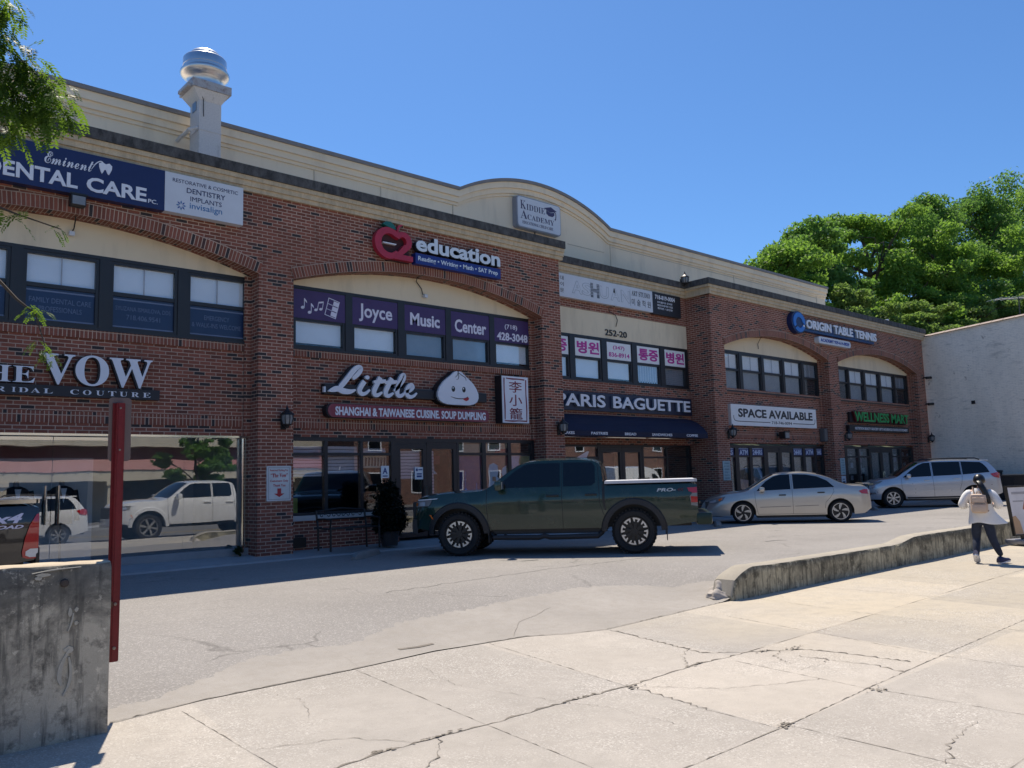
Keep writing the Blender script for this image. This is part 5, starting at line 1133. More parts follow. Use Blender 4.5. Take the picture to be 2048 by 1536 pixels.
def side_text(car, t, x0, x1, z0, z1, mat, sg=1, name='decal', bold=.02, shear=0., off=.008):
    """lettering on the flank; reads left to right for someone facing that side"""
    m = MB(); m.text(t, 0, abs(x1-x0), z0, z1, 0, .003, 0, bold, shear)
    hi, lo = max(x0, x1), min(x0, x1)
    m.xform(0, lambda a, y, z: ((hi-a) if sg > 0 else (lo+a), sg*(car.side(hi-a if sg > 0 else lo+a, z)+off-y), z))
    return m.build(name, mat, car.root)

TRUCK = dict(xf=2.55, xr=-2.78, axles=(-1.63, 1.63), arch=.50, rw=.405, rim=.262, tw=.26, rock=.46, tumble=.25, crown=.05,
    top=[(-2.78,1.26),(-2.70,1.285),(-1.13,1.29),(-1.10,1.31),(-1.06,1.62),(-1.02,1.70),(-.9,1.755),(-.5,1.785),(0,1.785),(.3,1.76),(.46,1.71),(.75,1.53),(1.08,1.29),(1.22,1.245),(1.9,1.21),(2.25,1.175),(2.42,1.14),(2.50,1.06),(2.54,.94),(2.55,.84)],
    belt=[(-2.78,1.2),(-1.1,1.2),(-1.05,1.215),(1,1.20),(1.2,1.14),(2.3,1.07),(2.55,.78)],
    plan=[(-2.78,.90),(-2.4,.925),(0,.93),(1.9,.93),(2.25,.88),(2.48,.76),(2.55,.66)], rockend=[(-2.78,.56),(-2.3,.5),(-2.0,.47),(2.1,.47),(2.4,.52),(2.55,.5)])
def pickup(label, loc, rz, paint, kind='green', sc=1.):
    c = Car('pickup_truck', label, 'pickup truck', loc, rz, TRUCK, paint, sc)
    c.panel('side_window', [(.92,1.245),(.30,1.245),(-.30,1.245),(-.30,1.68),(.20,1.685),(.36,1.66),(.55,1.55)], TINT)
    c.panel('side_window', [(-.36,1.245),(-.88,1.25),(-.95,1.30),(-.95,1.60),(-.90,1.675),(-.36,1.685)], TINT)
    c.topglass('windscreen', .44, 1.07, .93)
    for pts in ([(1.08,1.24),(1.09,.95),(1.06,.6),(1.0,.47)], [(-.33,1.7),(-.33,1.1),(-.34,.6),(-.34,.47)], [(-1.0,1.62),(-1.02,1.2),(-1.02,.95),(-1.08,.75),(-1.14,.62)], [(1.0,.475),(.3,.475),(-.34,.475),(-1.0,.475)]): c.seam(pts)
    c.panel('cab_gap', [(-1.075,1.27),(-1.12,1.27),(-1.12,.95),(-1.14,.80),(-1.11,.80),(-1.075,.95)], BLACK, .003)
    c.handle(-.16, 1.08, BLACK if kind != 'white' else c.paint, .24); c.handle(-.87, 1.085, BLACK if kind != 'white' else c.paint, .22)
    c.mirror(.82, 1.20, c.paint if kind != 'black' else BLACK, 1.15)
    for x in (-1.63, 1.63):
        if kind != 'black': c.flare(x, CLAD if kind == 'green' else c.paint)
        for sg in (1, -1): c.wheel(x, sg, 'truck' if kind == 'green' else 'six')
    if kind in ('green', 'black'):
        m = MB(); v = []
        for i in range(10):
            x = -2.74+(1.62)*i/9
            for k in range(-6, 7): y = .87*k/6; v.append((x, y, 1.315+.02*(1-(k/6)**2)))
        m.add(v, [(i*13+k, i*13+k+1, (i+1)*13+k+1, (i+1)*13+k) for i in range(9) for k in range(12)]); n0 = len(m.v)
        m.box(-2.76, -1.12, -.885, -.86, 1.27, 1.32); m.box(-2.76, -1.12, .86, .885, 1.27, 1.32); m.box(-2.78, -2.74, -.885, .885, 1.27, 1.32); m.build('bed_cover', M('silver tonneau', (.55,.56,.60), .5) if kind == 'green' else CHROME, c.root, smooth=30)
    # lamps
    if kind == 'black':
        for o in c.panel('tail_lamp', [(-2.775,1.14),(-2.745,1.13),(-2.67,1.0),(-2.62,.84),(-2.59,.66),(-2.60,.60),(-2.65,.575),(-2.775,.575)], LAMPR, .02): pass
        c.panel('reverse_lamp', [(-2.77,.70),(-2.68,.70),(-2.63,.67),(-2.63,.62),(-2.68,.595),(-2.77,.595)], M('lens white', (.75,.72,.66), .2), .026)
    else:
        c.panel('tail_lamp', [(-2.775,1.17),(-2.60,1.165),(-2.63,1.10),(-2.70,1.07),(-2.775,1.07)], LAMPR, .012); c.panel('tail_lamp', [(-2.775,1.0),(-2.66,1.01),(-2.66,.90),(-2.775,.90)], LAMPR, .012); c.panel('lamp_housing', [(-2.775,1.07),(-2.69,1.07),(-2.64,1.01),(-2.66,.85),(-2.775,.83)], M('lamp smoke', (.2,.2,.2), .2), .008)
    c.panel('headlamp', [(2.50,1.02),(2.38,1.055),(2.14,1.06),(2.17,.99),(2.20,.945),(2.50,.925)], M('lamp smoke', (.2,.2,.2), .2), .012)
    c.panel('headlamp_lens', [(2.42,1.015),(2.28,1.02),(2.28,.955),(2.42,.95)], LAMPC, .018); c.panel('running_light', [(2.46,1.065),(2.02,1.085),(2.04,1.07),(2.45,1.045)], M('light bar', (.85,.85,.85), .2), .02)
    c.panel('amber_marker', [(2.50,1.01),(2.46,1.012),(2.46,.945),(2.50,.945)], LAMPO, .02); c.panel('fender_marker', [(2.18,.78),(2.15,.78),(2.10,.70),(2.13,.70)], LAMPO, .045)
    gm = CLAD if kind != 'white' else CHROME
    m = MB(); m.bev(2.50, 2.60, -.62, .62, .68, 1.02, .03); 
    for k in range(5): m.box(2.595, 2.605, -.58, .58, .72+.06*k, .745+.06*k, 1)
    m.build('grille', [CLAD, RIMD], c.root)
    c.ends(CLAD if kind == 'green' else CHROME if kind == 'black' else paint, .42, .70, True, False, .10, 1.12)
    m = MB(); m.bev(-3.02 if kind == 'green' else -2.80, -2.74, -.92, .92, .50, .72, .05); m.build('rear_bumper', M('bumper green', (.018,.035,.026), .3, .4) if kind == 'green' else BLACK, c.root, smooth=40)
    if kind == 'green':
        for sg in (1, -1):
            m = MB(); y = sg*.98; m.tube([(1.0, sg*.86, .40), (.95, y, .34), (.1, y, .33), (0, y, .36), (-.1, y, .33), (-.98, y, .34), (-1.05, sg*.86, .40)], .045, 8); m.build('side_step', CLAD, c.root, smooth=40)
            for xw in (1.63-.56, -1.63-.56): m = MB(); a, b = sorted((sg*.70, sg*.95)); m.box(xw-.03, xw-.015, a, b, .24, .52); m.build('mud_flap', CLAD, c.root)
            side_text(c, 'PRO-', -2.40, -2.07 if False else -2.06, 1.105, 1.165, M('decal white', (.6,.62,.62), .5), sg, shear=.25, bold=.02) if sg > 0 else None
            side_text(c, '4X', -2.55, -2.42, 1.105, 1.165, M('decal red', (.08,.012,.018), .5), sg, shear=.25) if sg > 0 else None
        m = MB(); m.add([(-.55,.0,1.79),(-.75,.0,1.785),(-.80,0,1.90),(-.76,0,1.905),(-.55,.02,1.79),(-.75,.02,1.785),(-.80,.02,1.90),(-.76,.02,1.905)], [(0,1,2,3),(7,6,5,4),(0,3,7,4),(1,5,6,2),(3,2,6,7)]); m.build('roof_antenna', LAMPC, c.root)
    if kind == 'black':
        side_text(c, '4x4', -2.60, -2.12, 1.03, 1.15, M('decal pale', (.62,.60,.72), .5), 1, shear=.35, bold=.03, off=.006); side_text(c, 'OFF ROAD', -2.60, -1.95, .96, 1.005, M('decal pale', (.62,.60,.72), .5), 1, shear=.3, bold=.035, off=.006)
    return c
GREENP = m_paint('green paint', (.005, .028, .021), .12, .22, .06, .75, .4); SILV = m_paint('silver paint', (.50, .475, .43), .6, .30, .08); SILV2 = m_paint('cool silver paint', (.46, .48, .52), .55, .28, .08)
WHP = m_paint('white paint', (.72, .72, .71), 0, .35); BLKP = m_paint('black paint', (.008, .008, .010), .2, .2)
pickup('dark green crew cab pickup with black wheels and silver bed cover', (11.46, 11.69, .27), R(128.5), GREENP, 'green')
pickup('black pickup at left edge with off road decal and red tail lamp', (-.13, 12.95, .27), R(180), BLKP, 'black')
pickup('white crew cab pickup parked on the street behind the camera', (12.5, -1.2, -.14), R(180), WHP, 'white', 1.2)
SEDAN = dict(xf=2.6, xr=-2.24, axles=(-1.37, 1.37), arch=.375, rw=.325, rim=.235, tw=.21, rock=.24, tumble=.42, crown=.06,
    top=[(-2.24,.72),(-2.21,.95),(-2.13,1.06),(-2.03,1.09),(-1.72,1.11),(-1.45,1.19),(-1.1,1.36),(-.75,1.465),(-.3,1.515),(.1,1.515),(.42,1.47),(.7,1.34),(1.0,1.15),(1.2,1.04),(1.32,1.0),(1.75,.95),(2.1,.88),(2.4,.77),(2.55,.63),(2.6,.5)],
    belt=[(-2.44,.75),(-2.3,.94),(-1.5,.99),(-.5,.965),(.4,.935),(1.05,.90),(1.4,.85),(2.0,.72),(2.32,.5)],
    plan=[(-2.24,.70),(-2.13,.80),(-1.9,.88),(-1,.91),(1.2,.91),(1.8,.885),(2.2,.81),(2.46,.67),(2.6,.5)], rockend=[(-2.24,.40),(-2.0,.26),(-1.7,.24),(1.8,.24),(2.6,.26)])
c = Car('sedan', 'champagne silver four door sedan with five spoke swirl wheels', 'car', (21.65, 12.45, .27), R(124.5), SEDAN, SILV, .93)
c.panel('side_window', [(.95,.965),(-.02,.995),(-.02,1.43),(.25,1.425),(.45,1.375),(.68,1.235)], TINT); c.panel('side_window', [(-.10,.998),(-1.24,1.03),(-1.05,1.22),(-.78,1.35),(-.48,1.41),(-.10,1.43)], TINT)
c.topglass('windscreen', .44, 1.20, .90); c.topglass('rear_window', -1.62, -.80, .86)
for pts in ([(1.0,.95),(1.0,.7),(.96,.4),(.93,.27)], [(-.06,1.39),(-.06,.95),(-.06,.5),(-.06,.27)], [(-1.2,1.03),(-1.22,.9),(-1.1,.72),(-.98,.6),(-.95,.42)], [(.93,.275),(-.06,.275),(-.95,.275)]): c.seam(pts, .008)
c.panel('side_trim', [(.88,.475),(.0,.49),(.0,.505),(.88,.49)], M('trim grey', (.2,.19,.18), .4), .012); c.panel('side_trim', [(-.12,.49),(-.78,.505),(-.78,.52),(-.12,.505)], M('trim grey', (.2,.19,.18), .4), .012)
c.handle(.22, .83, BLACK, .2); c.handle(-.86, .88, BLACK, .2); c.mirror(.80, .94, SILV, .85)
for x in (-1.37, 1.37):
    for sg in (1, -1): c.wheel(x, sg, 'swirl')
c.panel('headlamp', [(2.38,.70),(2.2,.775),(1.86,.82),(1.94,.70),(2.16,.62),(2.40,.60)], M('lamp smoke', (.2,.2,.2), .2), .012); c.panel('headlamp_lens', [(2.32,.68),(2.14,.73),(2.14,.66),(2.32,.63)], LAMPC, .018); c.panel('amber_marker', [(2.06,.75),(1.94,.79),(1.98,.715),(2.06,.68)], LAMPO, .018)
c.panel('tail_lamp', [(-2.235,.93),(-2.05,.95),(-1.90,.90),(-1.98,.82),(-2.235,.80)], LAMPR, .012)
m = MB(); m.bev(2.46, 2.62, -.42, .42, .56, .70, .03); m.bev(2.46, 2.63, -.48, .48, .30, .44, .03); m.build('grille', CLAD, c.root); m = MB(); m.box(2.62, 2.632, -.06, .06, .61, .68); m.build('badge', CHROME, c.root)
c.panel('fog_lamp', [(2.36,.40),(2.24,.41),(2.24,.35),(2.36,.34)], LAMPC, .012)
m = MB(); m.bev(-2.24, -2.06, -.70, .70, 1.10, 1.12, .008); m.build('boot_lip', SILV, c.root)
SUVS = dict(xf=2.36, xr=-2.40, axles=(-1.395, 1.395), arch=.43, rw=.365, rim=.235, tw=.23, rock=.33, tumble=.30, crown=.055,
    top=[(-2.40,.78),(-2.37,1.05),(-2.30,1.22),(-2.12,1.50),(-1.98,1.66),(-1.85,1.715),(-1.3,1.745),(-.4,1.76),(.1,1.745),(.35,1.70),(.6,1.58),(.95,1.37),(1.2,1.21),(1.32,1.165),(1.8,1.10),(2.1,1.01),(2.27,.88),(2.36,.62)],
    belt=[(-2.4,.95),(-2.2,1.20),(-1.5,1.165),(0,1.11),(.9,1.075),(1.3,1.04),(2.0,.92),(2.36,.55)],
    plan=[(-2.40,.74),(-2.25,.84),(-1.9,.92),(-1,.95),(1.4,.95),(1.85,.91),(2.12,.82),(2.28,.68),(2.36,.52)], rockend=[(-2.4,.48),(-2.0,.36),(-1.8,.33),(1.8,.33),(2.36,.34)])
def suv(label, loc, rz, paint, sc=1.):
    c = Car('suv', label, 'suv', loc, rz, SUVS, paint, sc)
    c.panel('side_window', [(1.02,1.125),(.02,1.15),(.02,1.655),(.25,1.645),(.45,1.56),(.75,1.36)], TINT); c.panel('side_window', [(-.04,1.152),(-1.0,1.18),(-1.0,1.66),(-.04,1.665)], TINT); c.panel('side_window', [(-1.05,1.182),(-1.98,1.24),(-1.90,1.42),(-1.80,1.55),(-1.70,1.62),(-1.05,1.66)], TINT)
    c.topglass('windscreen', .40, 1.22, .91); c.topglass('rear_window', -2.24, -2.0, .82)
    for pts in ([(1.08,1.1),(1.08,.8),(1.02,.5),(.98,.36)], [(-.01,1.68),(-.01,1.1),(-.03,.6),(-.03,.36)], [(-1.02,1.66),(-1.02,1.1),(-.98,.85),(-.9,.62)], [(.98,.365),(-.03,.365),(-.9,.365)]): c.seam(pts, .009)
    c.handle(.2, 1.0); c.handle(-.82, 1.04); c.mirror(.86, 1.10, paint)
    for x in (-1.395, 1.395):
        for sg in (1, -1): c.wheel(x, sg, 'seven')
    c.panel('headlamp', [(2.26,.93),(2.1,.985),(1.72,1.03),(1.84,.94),(2.05,.87),(2.27,.84)], M('lamp smoke', (.2,.2,.2), .2), .012); c.panel('headlamp_lens', [(2.22,.92),(2.06,.955),(2.06,.885),(2.22,.865)], M('warm lens', (.8,.55,.3), .15), .018)
    c.panel('fog_lamp', [(2.2,.58),(2.02,.60),(1.98,.53),(2.2,.50)], CHROME, .012); c.panel('tail_lamp', [(-2.39,1.17),(-2.26,1.24),(-1.98,1.18),(-2.1,1.06),(-2.39,1.0)], LAMPR, .014)
    m = MB(); m.bev(2.24, 2.38, -.5, .5, .70, .90, .03); m.bev(2.2, 2.39, -.6, .6, .36, .52, .03); m.build('grille', CLAD, c.root)
    c.panel('sill_cladding', [(.92,.345),(-.92,.345),(-.92,.40),(.92,.40)], CLAD, .012)
    for sg in (1, -1): m = MB(); y = sg*.58; m.tube([(.1, y, 1.74), (.0, y, 1.79), (-.8, y, 1.80), (-1.6, y, 1.775), (-1.75, y, 1.72)], .022, 8); m.build('roof_rail', BLACK, c.root, smooth=40)
    m = MB(); m.bev(-2.06, -1.8, -.60, .60, 1.665, 1.71, .015); m.build('roof_spoiler', paint, c.root)
suv('cool silver suv with roof rails parked before the mart', (31.72, 12.66, .27), R(126.5), SILV2, .96)
suv('white suv parked on the street ahead of the white pickup', (6.3, -1.6, -.14), R(180), WHP, 1.0)

VANS = dict(xf=2.75, xr=-2.75, axles=(-1.75, 1.75), arch=.42, rw=.36, rim=.22, tw=.22, rock=.36, tumble=.10, crown=.09,
    top=[(-2.75,2.15),(-2.7,2.42),(-2.4,2.5),(0,2.52),(.9,2.48),(1.3,2.3),(1.9,1.55),(2.05,1.4),(2.5,1.2),(2.7,1.0),(2.75,.7)], belt=[(-2.75,1.35),(1.2,1.3),(2.0,1.2),(2.75,.6)],
    plan=[(-2.75,.93),(-2.4,.98),(1.6,.98),(2.3,.9),(2.6,.75),(2.75,.6)], rockend=[(-2.75,.4),(2.75,.36)])
c = Car('van', 'white delivery van on the street reflected in the bakery doors', 'van', (43, -3.2, -.14), R(0), VANS, WHP, 1.0)
c.panel('side_window', [(1.75,1.38),(1.0,1.38),(1.0,2.0),(1.25,2.0),(1.5,1.75)], TINT); c.topglass('windscreen', 1.25, 2.0, .9); c.panel('side_panel', [(.7,1.0),(-.6,1.0),(-.6,1.75),(.7,1.75)], BLACK, .006)
for x in (-1.75, 1.75):
    for sg in (1, -1): c.wheel(x, sg, 'six')
c.panel('tail_lamp', [(-2.74,1.5),(-2.62,1.5),(-2.62,1.0),(-2.74,1.0)], LAMPR, .012); c.panel('headlamp', [(2.6,.95),(2.35,1.1),(2.3,.92),(2.6,.82)], LAMPC, .012); c.mirror(1.6, 1.35, BLACK); c.seam([(.95,2.1),(.95,1.2),(.95,.4)])
# ================================================================ low walls, posts and street things
def wall_mesh(name, secs, y0, y1, zb, mats, label, cat, seams=()):
    """secs: (x, top height); rounded worn arris on top"""
    s = W(name, (secs[0][0], (y0+y1)/2, 0)); tag(s.root, label, cat)
    m = MB(); r = random.Random(len(secs)); f = lerp_pts(secs); x = secs[0][0]; xs = []
    while x < secs[-1][0]: xs.append(x); x += .09
    xs.append(secs[-1][0]); rows = []
    for x in xs:
        h = f(x); j = lambda a: (r.random()-.5)*a
        rows.append([(x, y0+j(.006), zb), (x, y0+j(.008), h*.35), (x, y0+j(.01), h*.75), (x, y0+.004+j(.008), h-.035), (x, y0+.022+j(.01), h-.008+j(.006)), (x, y0+.05, h+j(.006)), (x, y1-.05, h+j(.006)), (x, y1-.01, h-.02), (x, y1, zb)])
    n = 9
    m.add([p for q in rows for p in q], [(i*n+k, i*n+k+1, (i+1)*n+k+1, (i+1)*n+k) for i in range(len(rows)-1) for k in range(n-1)])
    for i, fc in enumerate(m.f): m.m[i] = 1 if (i % (n-1)) in (4, 5, 6) else 0
    m.add(rows[0], [tuple(range(n))], 0); m.add(rows[-1], [tuple(range(n-1, -1, -1))], 0)
    s.part(m, 'concrete_body', mats, smooth=35, recalc=True)
    return s
CAPGREY = m_concrete('grey worn wall top', (.44,.40,.33), (.25,.22,.18), .2)
s = wall_mesh('concrete_wall', [(-9,1.2),(1.18,1.18),(1.86,1.165)], 6.34, 6.64, -.05, [OLDWALL, CAPCON], 'tall stained concrete wall end in the left foreground', 'wall')
m = MB(); m.lathe([(0,-.012),(.022,-.01),(.03,0)], 8, (1.56, 6.338, 1.045), 'y'); s.part(m, 'anchor_bolt', M('rusty bolt', (.05,.04,.035), .7))
PATCH = M('paint daub', (.40,.385,.33), .8, var=.2); m = MB()
def blob(mm, cx, cz, rx, rz, y, sd=0, mt=0):
    r = random.Random(sd); mm.prism([(cx+rx*(.75+.5*r.random())*math.cos(2*math.pi*i/11), cz+rz*(.75+.5*r.random())*math.sin(2*math.pi*i/11)) for i in range(11)], y-.002, y+.012, mt)
for a in ((1.64,.86,.013,.015,1), (1.64,.77,.013,.014,2), (1.60,.60,.03,.022,3), (1.43,1.11,.05,.012,4), (1.40,1.09,.02,.012,5), (1.60,.845,.012,.03,6)): blob(m, a[0], a[1], a[2], a[3], 6.333, a[4])
brush(m, [(1.60,.60,.5),(1.555,.5,1.2),(1.545,.42,1.2),(1.56,.37,.6)], .022, 6.331, 6.345); brush(m, [(1.60,.55,.6),(1.615,.45,1),(1.60,.36,1),(1.57,.30,.5)], .018, 6.331, 6.345)
brush(m, [(1.62,.84,.7),(1.61,.78,1),(1.59,.72,.5)], .012, 6.331, 6.345); brush(m, [(1.36,1.125,.5),(1.5,1.14,1),(1.66,1.145,.4)], .008, 6.331, 6.345)
s.part(m, 'paint_daubs', PATCH)
s = wall_mesh('kerb_wall', [(9.52,.06),(9.55,.20),(9.62,.27),(9.75,.33),(10.02,.405),(10.6,.39),(12.5,.375),(14.46,.37)], 6.36, 6.70, -.05, [KERBWALL, CAPGREY], 'low mossy concrete kerb wall with a broken sloping end beside sidewalk', 'wall')
m = MB(); bm = bmesh.new(); bmesh.ops.create_icosphere(bm, subdivisions=4, radius=1); nz_ = random.Random(8)
for v in bm.verts:
    k_ = 1+.16*math.sin(5.1*v.co.x+2*v.co.z)+.12*math.sin(7.3*v.co.y-3*v.co.x)+.05*math.sin(17*v.co.z+11*v.co.x)+.03*nz_.random()
    v.co = Vector((9.64+.20*v.co.x*k_, 6.60+.19*v.co.y*k_, .03+.17*max(v.co.z, -.4)*k_+.28*max(0, v.co.x*.24)))
bm.verts.index_update(); m.add([v.co for v in bm.verts], [[v.index for v in f.verts] for f in bm.faces]); bm.free()
s.part(m, 'broken_end', m_concrete('bare broken concrete', (.50,.455,.41), (.3,.27,.23), .3), smooth=50)
wall_mesh('kerb_wall', [(14.50,.37),(14.75,.38),(15.3,.455),(15.9,.465),(18,.45),(26,.46),(38,.46)], 6.37, 6.69, -.05, [KERBWALL, CAPGREY], 'taller length of mossy kerb wall behind the walking woman', 'wall')
# red sign post
s = W('sign_post', (2.0, 6.7, .4)); tag(s.root, 'dark red steel sign post with grey sign back leaning by wall end', 'sign post')
m = MB(); RP = m_weather('red post paint', (.18,.018,.022), (.10,.02,.02), .5, .68, .6, (8,8,3), .45)
lean = lambda x, y, z: (x+.006*(z-.4)/2-.0, y, z)
for x0, x1, y0, y1 in ((1.975,1.985,6.72,6.76), (1.985,2.022,6.715,6.722), (2.022,2.032,6.72,6.76), (1.955,1.975,6.755,6.762), (2.032,2.045,6.755,6.762)): m.box(x0, x1, y0, y1, .40, 2.33)
s.part(m.xform(0, lean), 'channel_post', RP)
m = MB(); m.prism(rrect(1.935, 2.10, 1.885, 2.375, .03), 6.765, 6.769); s.part(m, 'sign_plate', M('sign back brown grey', (.15,.11,.10), .5)); m = MB()
for z in (2.29, 1.97): m.lathe([(0,-.01),(.008,-.008),(.008,0)], 8, (2.004, 6.715, z), 'y')
for z in (.5, .82): m.lathe([(0,-.012),(.012,-.01),(.012,0)], 8, (2.0, 6.715, z), 'y')
s.part(m, 'bolt', M('dull zinc', (.25,.2,.17), .5, .6)); m = MB(); m.box(1.865, 1.98, 6.70, 6.713, .80, .84); s.part(m, 'wall_strap', M('rust', (.12,.06,.035), .8))
# bench
s = W('iron_bench', (8.85, 15.2, .38)); tag(s.root, 'black cast iron scroll back bench under the restaurant window', 'bench')
IR = BLACK; m = MB()
for x in (8.3, 9.42):
    m.tube([(x,14.62,.37),(x,14.62,.80)], .022, 6); m.tube([(x,15.10,.37),(x,15.12,.80),(x,15.2,1.16)], .022, 6); m.tube([(x,14.60,.98),(x,14.64,.84),(x,14.62,.8)], .018, 6); m.tube([(x,14.6,.98),(x,14.85,1.0),(x,15.16,.99)], .018, 6)
s.part(m, 'end_frame', IR); m = MB()
for k in range(6): m.box(8.3, 9.42, 14.63+k*.078, 14.69+k*.078, .79, .815)
s.part(m, 'seat', IR); m = MB()
m.tube([(8.3,15.2,1.14),(8.6,15.2,1.165),(8.86,15.2,1.19),(9.12,15.2,1.165),(9.42,15.2,1.14)], .018, 6); m.tube([(8.3,15.16,.98),(9.42,15.16,.98)], .016, 6)
for cx, fl in ((8.42,1),(8.57,-1),(8.70,1),(8.80,-1),(8.92,1),(9.02,-1),(9.15,1),(9.30,-1)):
    m.tube([(cx+fl*.06*math.cos(a)*(1-a/9), 15.18, 1.065+.06*math.sin(a)*(1-a/9)) for a in [i*.45 for i in range(15)]], .009, 5)
s.part(m, 'scroll_back', IR)
# evergreen in a pot
def leafcloud(n, centers, size, mat, name, parent, loc=(0, 0, 0), flat=.35, droop=0., quadw=.55, seed=1):
    """many small leaves scattered on and in a set of blobs: (x,y,z,rx,ry,rz)"""
    rg = np.random.default_rng(seed); cen = np.array(centers, float); wts = (cen[:,3]*cen[:,4]*cen[:,5])**.72; idx = rg.choice(len(cen), n, p=wts/wts.sum())
    d = rg.normal(size=(n, 3)); d /= np.linalg.norm(d, axis=1)[:, None]; rad = rg.uniform(.02, 1.0, n)**.45*(1+.35*(rg.random(n)**4))
    P = cen[idx, :3]+d*cen[idx, 3:6]*rad[:, None]-np.array(loc)
    nrm = d*.25+rg.normal(size=(n, 3))*.75+np.array([0, 0, .45]); nrm /= np.linalg.norm(nrm, axis=1)[:, None]
    t = np.cross(nrm, rg.normal(size=(n, 3))); t /= np.linalg.norm(t, axis=1)[:, None]; b = np.cross(nrm, t)
    sz = size*rg.uniform(.6, 1.35, n)[:, None]; t = t*sz; b = b*sz*quadw; k = nrm*sz*.18
    V = np.stack([P-t, P-b*1.0+k*.5, P+t-k, P+b+k*.5], 1).reshape(-1, 3)
    me = bpy.data.meshes.new(name); me.vertices.add(4*n); me.vertices.foreach_set('co', V.ravel()); me.loops.add(4*n); me.loops.foreach_set('vertex_index', np.arange(4*n, dtype=np.int32))
    me.polygons.add(n); me.polygons.foreach_set('loop_start', np.arange(0, 4*n, 4, dtype=np.int32)); me.update(calc_edges=True); me.materials.append(mat)
    return link(name, me, parent)
s = W('potted_shrub', (9.95, 15.05, .36)); tag(s.root, 'dark bushy evergreen shrub in a pot beside restaurant door', 'shrub')
m = MB(); m.lathe([(0,.36),(.17,.36),(.21,.62),(.23,.66),(.20,.66),(.19,.62),(0,.62)], 16, (9.95, 15.05, 0)); s.part(m, 'pot', M('dark pot', (.03,.03,.035), .6)); m = MB(); m.tube([(9.95,15.05,.6),(9.95,15.05,1.5)], .03, 6); s.part(m, 'trunk', M('bark', (.06,.045,.035), .9))
SHR = m_leaf('dark evergreen leaf', (.008, .014, .009), (.01, .025, .008), .15)
leafcloud(5200, [(9.95,15.05,1.0,.34,.32,.42),(9.92,15.05,1.4,.24,.24,.32),(10.1,15.0,.85,.22,.22,.25),(9.8,15.05,.85,.22,.22,.26)], .045, SHR, 'foliage', s.root, (9.95, 15.05, .36), seed=4)
# wheel stops
STOP = m_concrete('wheel stop', (.30,.29,.27), (.16,.15,.14), .3)
def wheelstop(x, y, a, label, L=1.5):
    r = empty('wheel_stop', (x, y, .265), a); tag(r, label, 'wheel stop', 'concrete wheel stops in the lot'); m = MB(); n = 12; sec = [(-.10,0),(-.09,.08),(-.05,.125),(.05,.125),(.09,.08),(.10,0)]; v = []
    for i in range(n+1):
        t = i/n; k = 1-.5*abs(2*t-1)**6
        for (yy, zz) in sec: v.append((-L/2+L*t, yy*k, zz*k))
    m.add(v, [(i*6+k, (i+1)*6+k, (i+1)*6+k+1, i*6+k+1) for i in range(n) for k in range(5)]+[(0,1,2,3,4,5), tuple(n*6+k for k in range(5, -1, -1))]); m.build('block', STOP, r, smooth=40, recalc=True)
wheelstop(8.75, 14.05, R(40), 'worn concrete wheel stop in front of the iron bench'); wheelstop(19.4, 13.3, R(35), 'wheel stop by the front wheel of the champagne sedan'); wheelstop(28.9, 13.4, R(36), 'wheel stop between sedan and cool silver suv', 1.3)
# litter in the gutter: a weed at the shop base
s = W('weed', (6.85, 15.55, .38)); tag(s.root, 'small green weed growing at the foot of the brick pier', 'weed')
leafcloud(60, [(6.85,15.55,.47,.08,.06,.1)], .05, m_leaf('weed leaf', (.03,.05,.02), (.05,.08,.02), .3), 'leaves', s.root, (6.85, 15.55, .38), seed=9)
# pavement sign with weighted base
s = W('pavement_sign', (19.55, 6.0, 0)); tag(s.root, 'upright black framed pavement sign with food poster on wheeled base', 'sign')
U = Vector((.936, -.352, 0)); 
def psx(x, y, z):   # local: x across, y depth, z up
    p = Vector((19.66, 5.98, 0))+U*(x-.13*(z-.7))+Vector((.352, .936, 0))*y; return (p.x, p.y, z)
m = MB(); m.rframe(-.33, .33, .20, 1.24, .035, -.03, .03); m.box(-.12, .12, -.02, .02, .05, .2); s.part(m.xform(0, psx), 'frame', M('sign frame black', (.03,.03,.03), .35, .4))
m = MB(); m.box(-.295, .295, -.022, .022, .235, 1.205, 0); y = -.022
m.prism([(.05,.75),(.29,.62),(.29,1.0),(.16,.98)], y-.002, y, 1); m.prism([(-.29,.24),(-.05,.24),(-.1,.5),(-.2,.62),(-.29,.6)], y-.002, y, 2); m.prism(arcpts(.12,.40,.10,.10,0,345,16), y-.002, y, 3); m.prism(arcpts(.12,.40,.06,.06,0,345,12), y-.004, y-.002, 0)
m.box(-.2, .2, y-.002, y, 1.06, 1.11, 4); m.box(-.2, .1, y-.002, y, .9, .93, 4); s.part(m.xform(0, psx), 'poster', [M('poster paper', (.62,.62,.66), .5), M('poster toast', (.36,.13,.07), .6), M('poster bread', (.50,.33,.20), .6), M('poster stamp', (.16,.16,.36), .6), M('poster type', (.35,.35,.38), .6)])
m = MB(); m.bev(-.36, .36, -.22, .22, .03, .13, .04); s.part(m.xform(0, psx), 'water_base', M('base grey', (.22,.22,.24), .35), smooth=50); m = MB()
for x in (-.28, .28): m.lathe([(.0,-.03),(.05,-.03),(.05,.03),(0,.03)], 12, (x, -.2, .05), 'x')
s.part(m.xform(0, psx), 'wheel', BLACK)
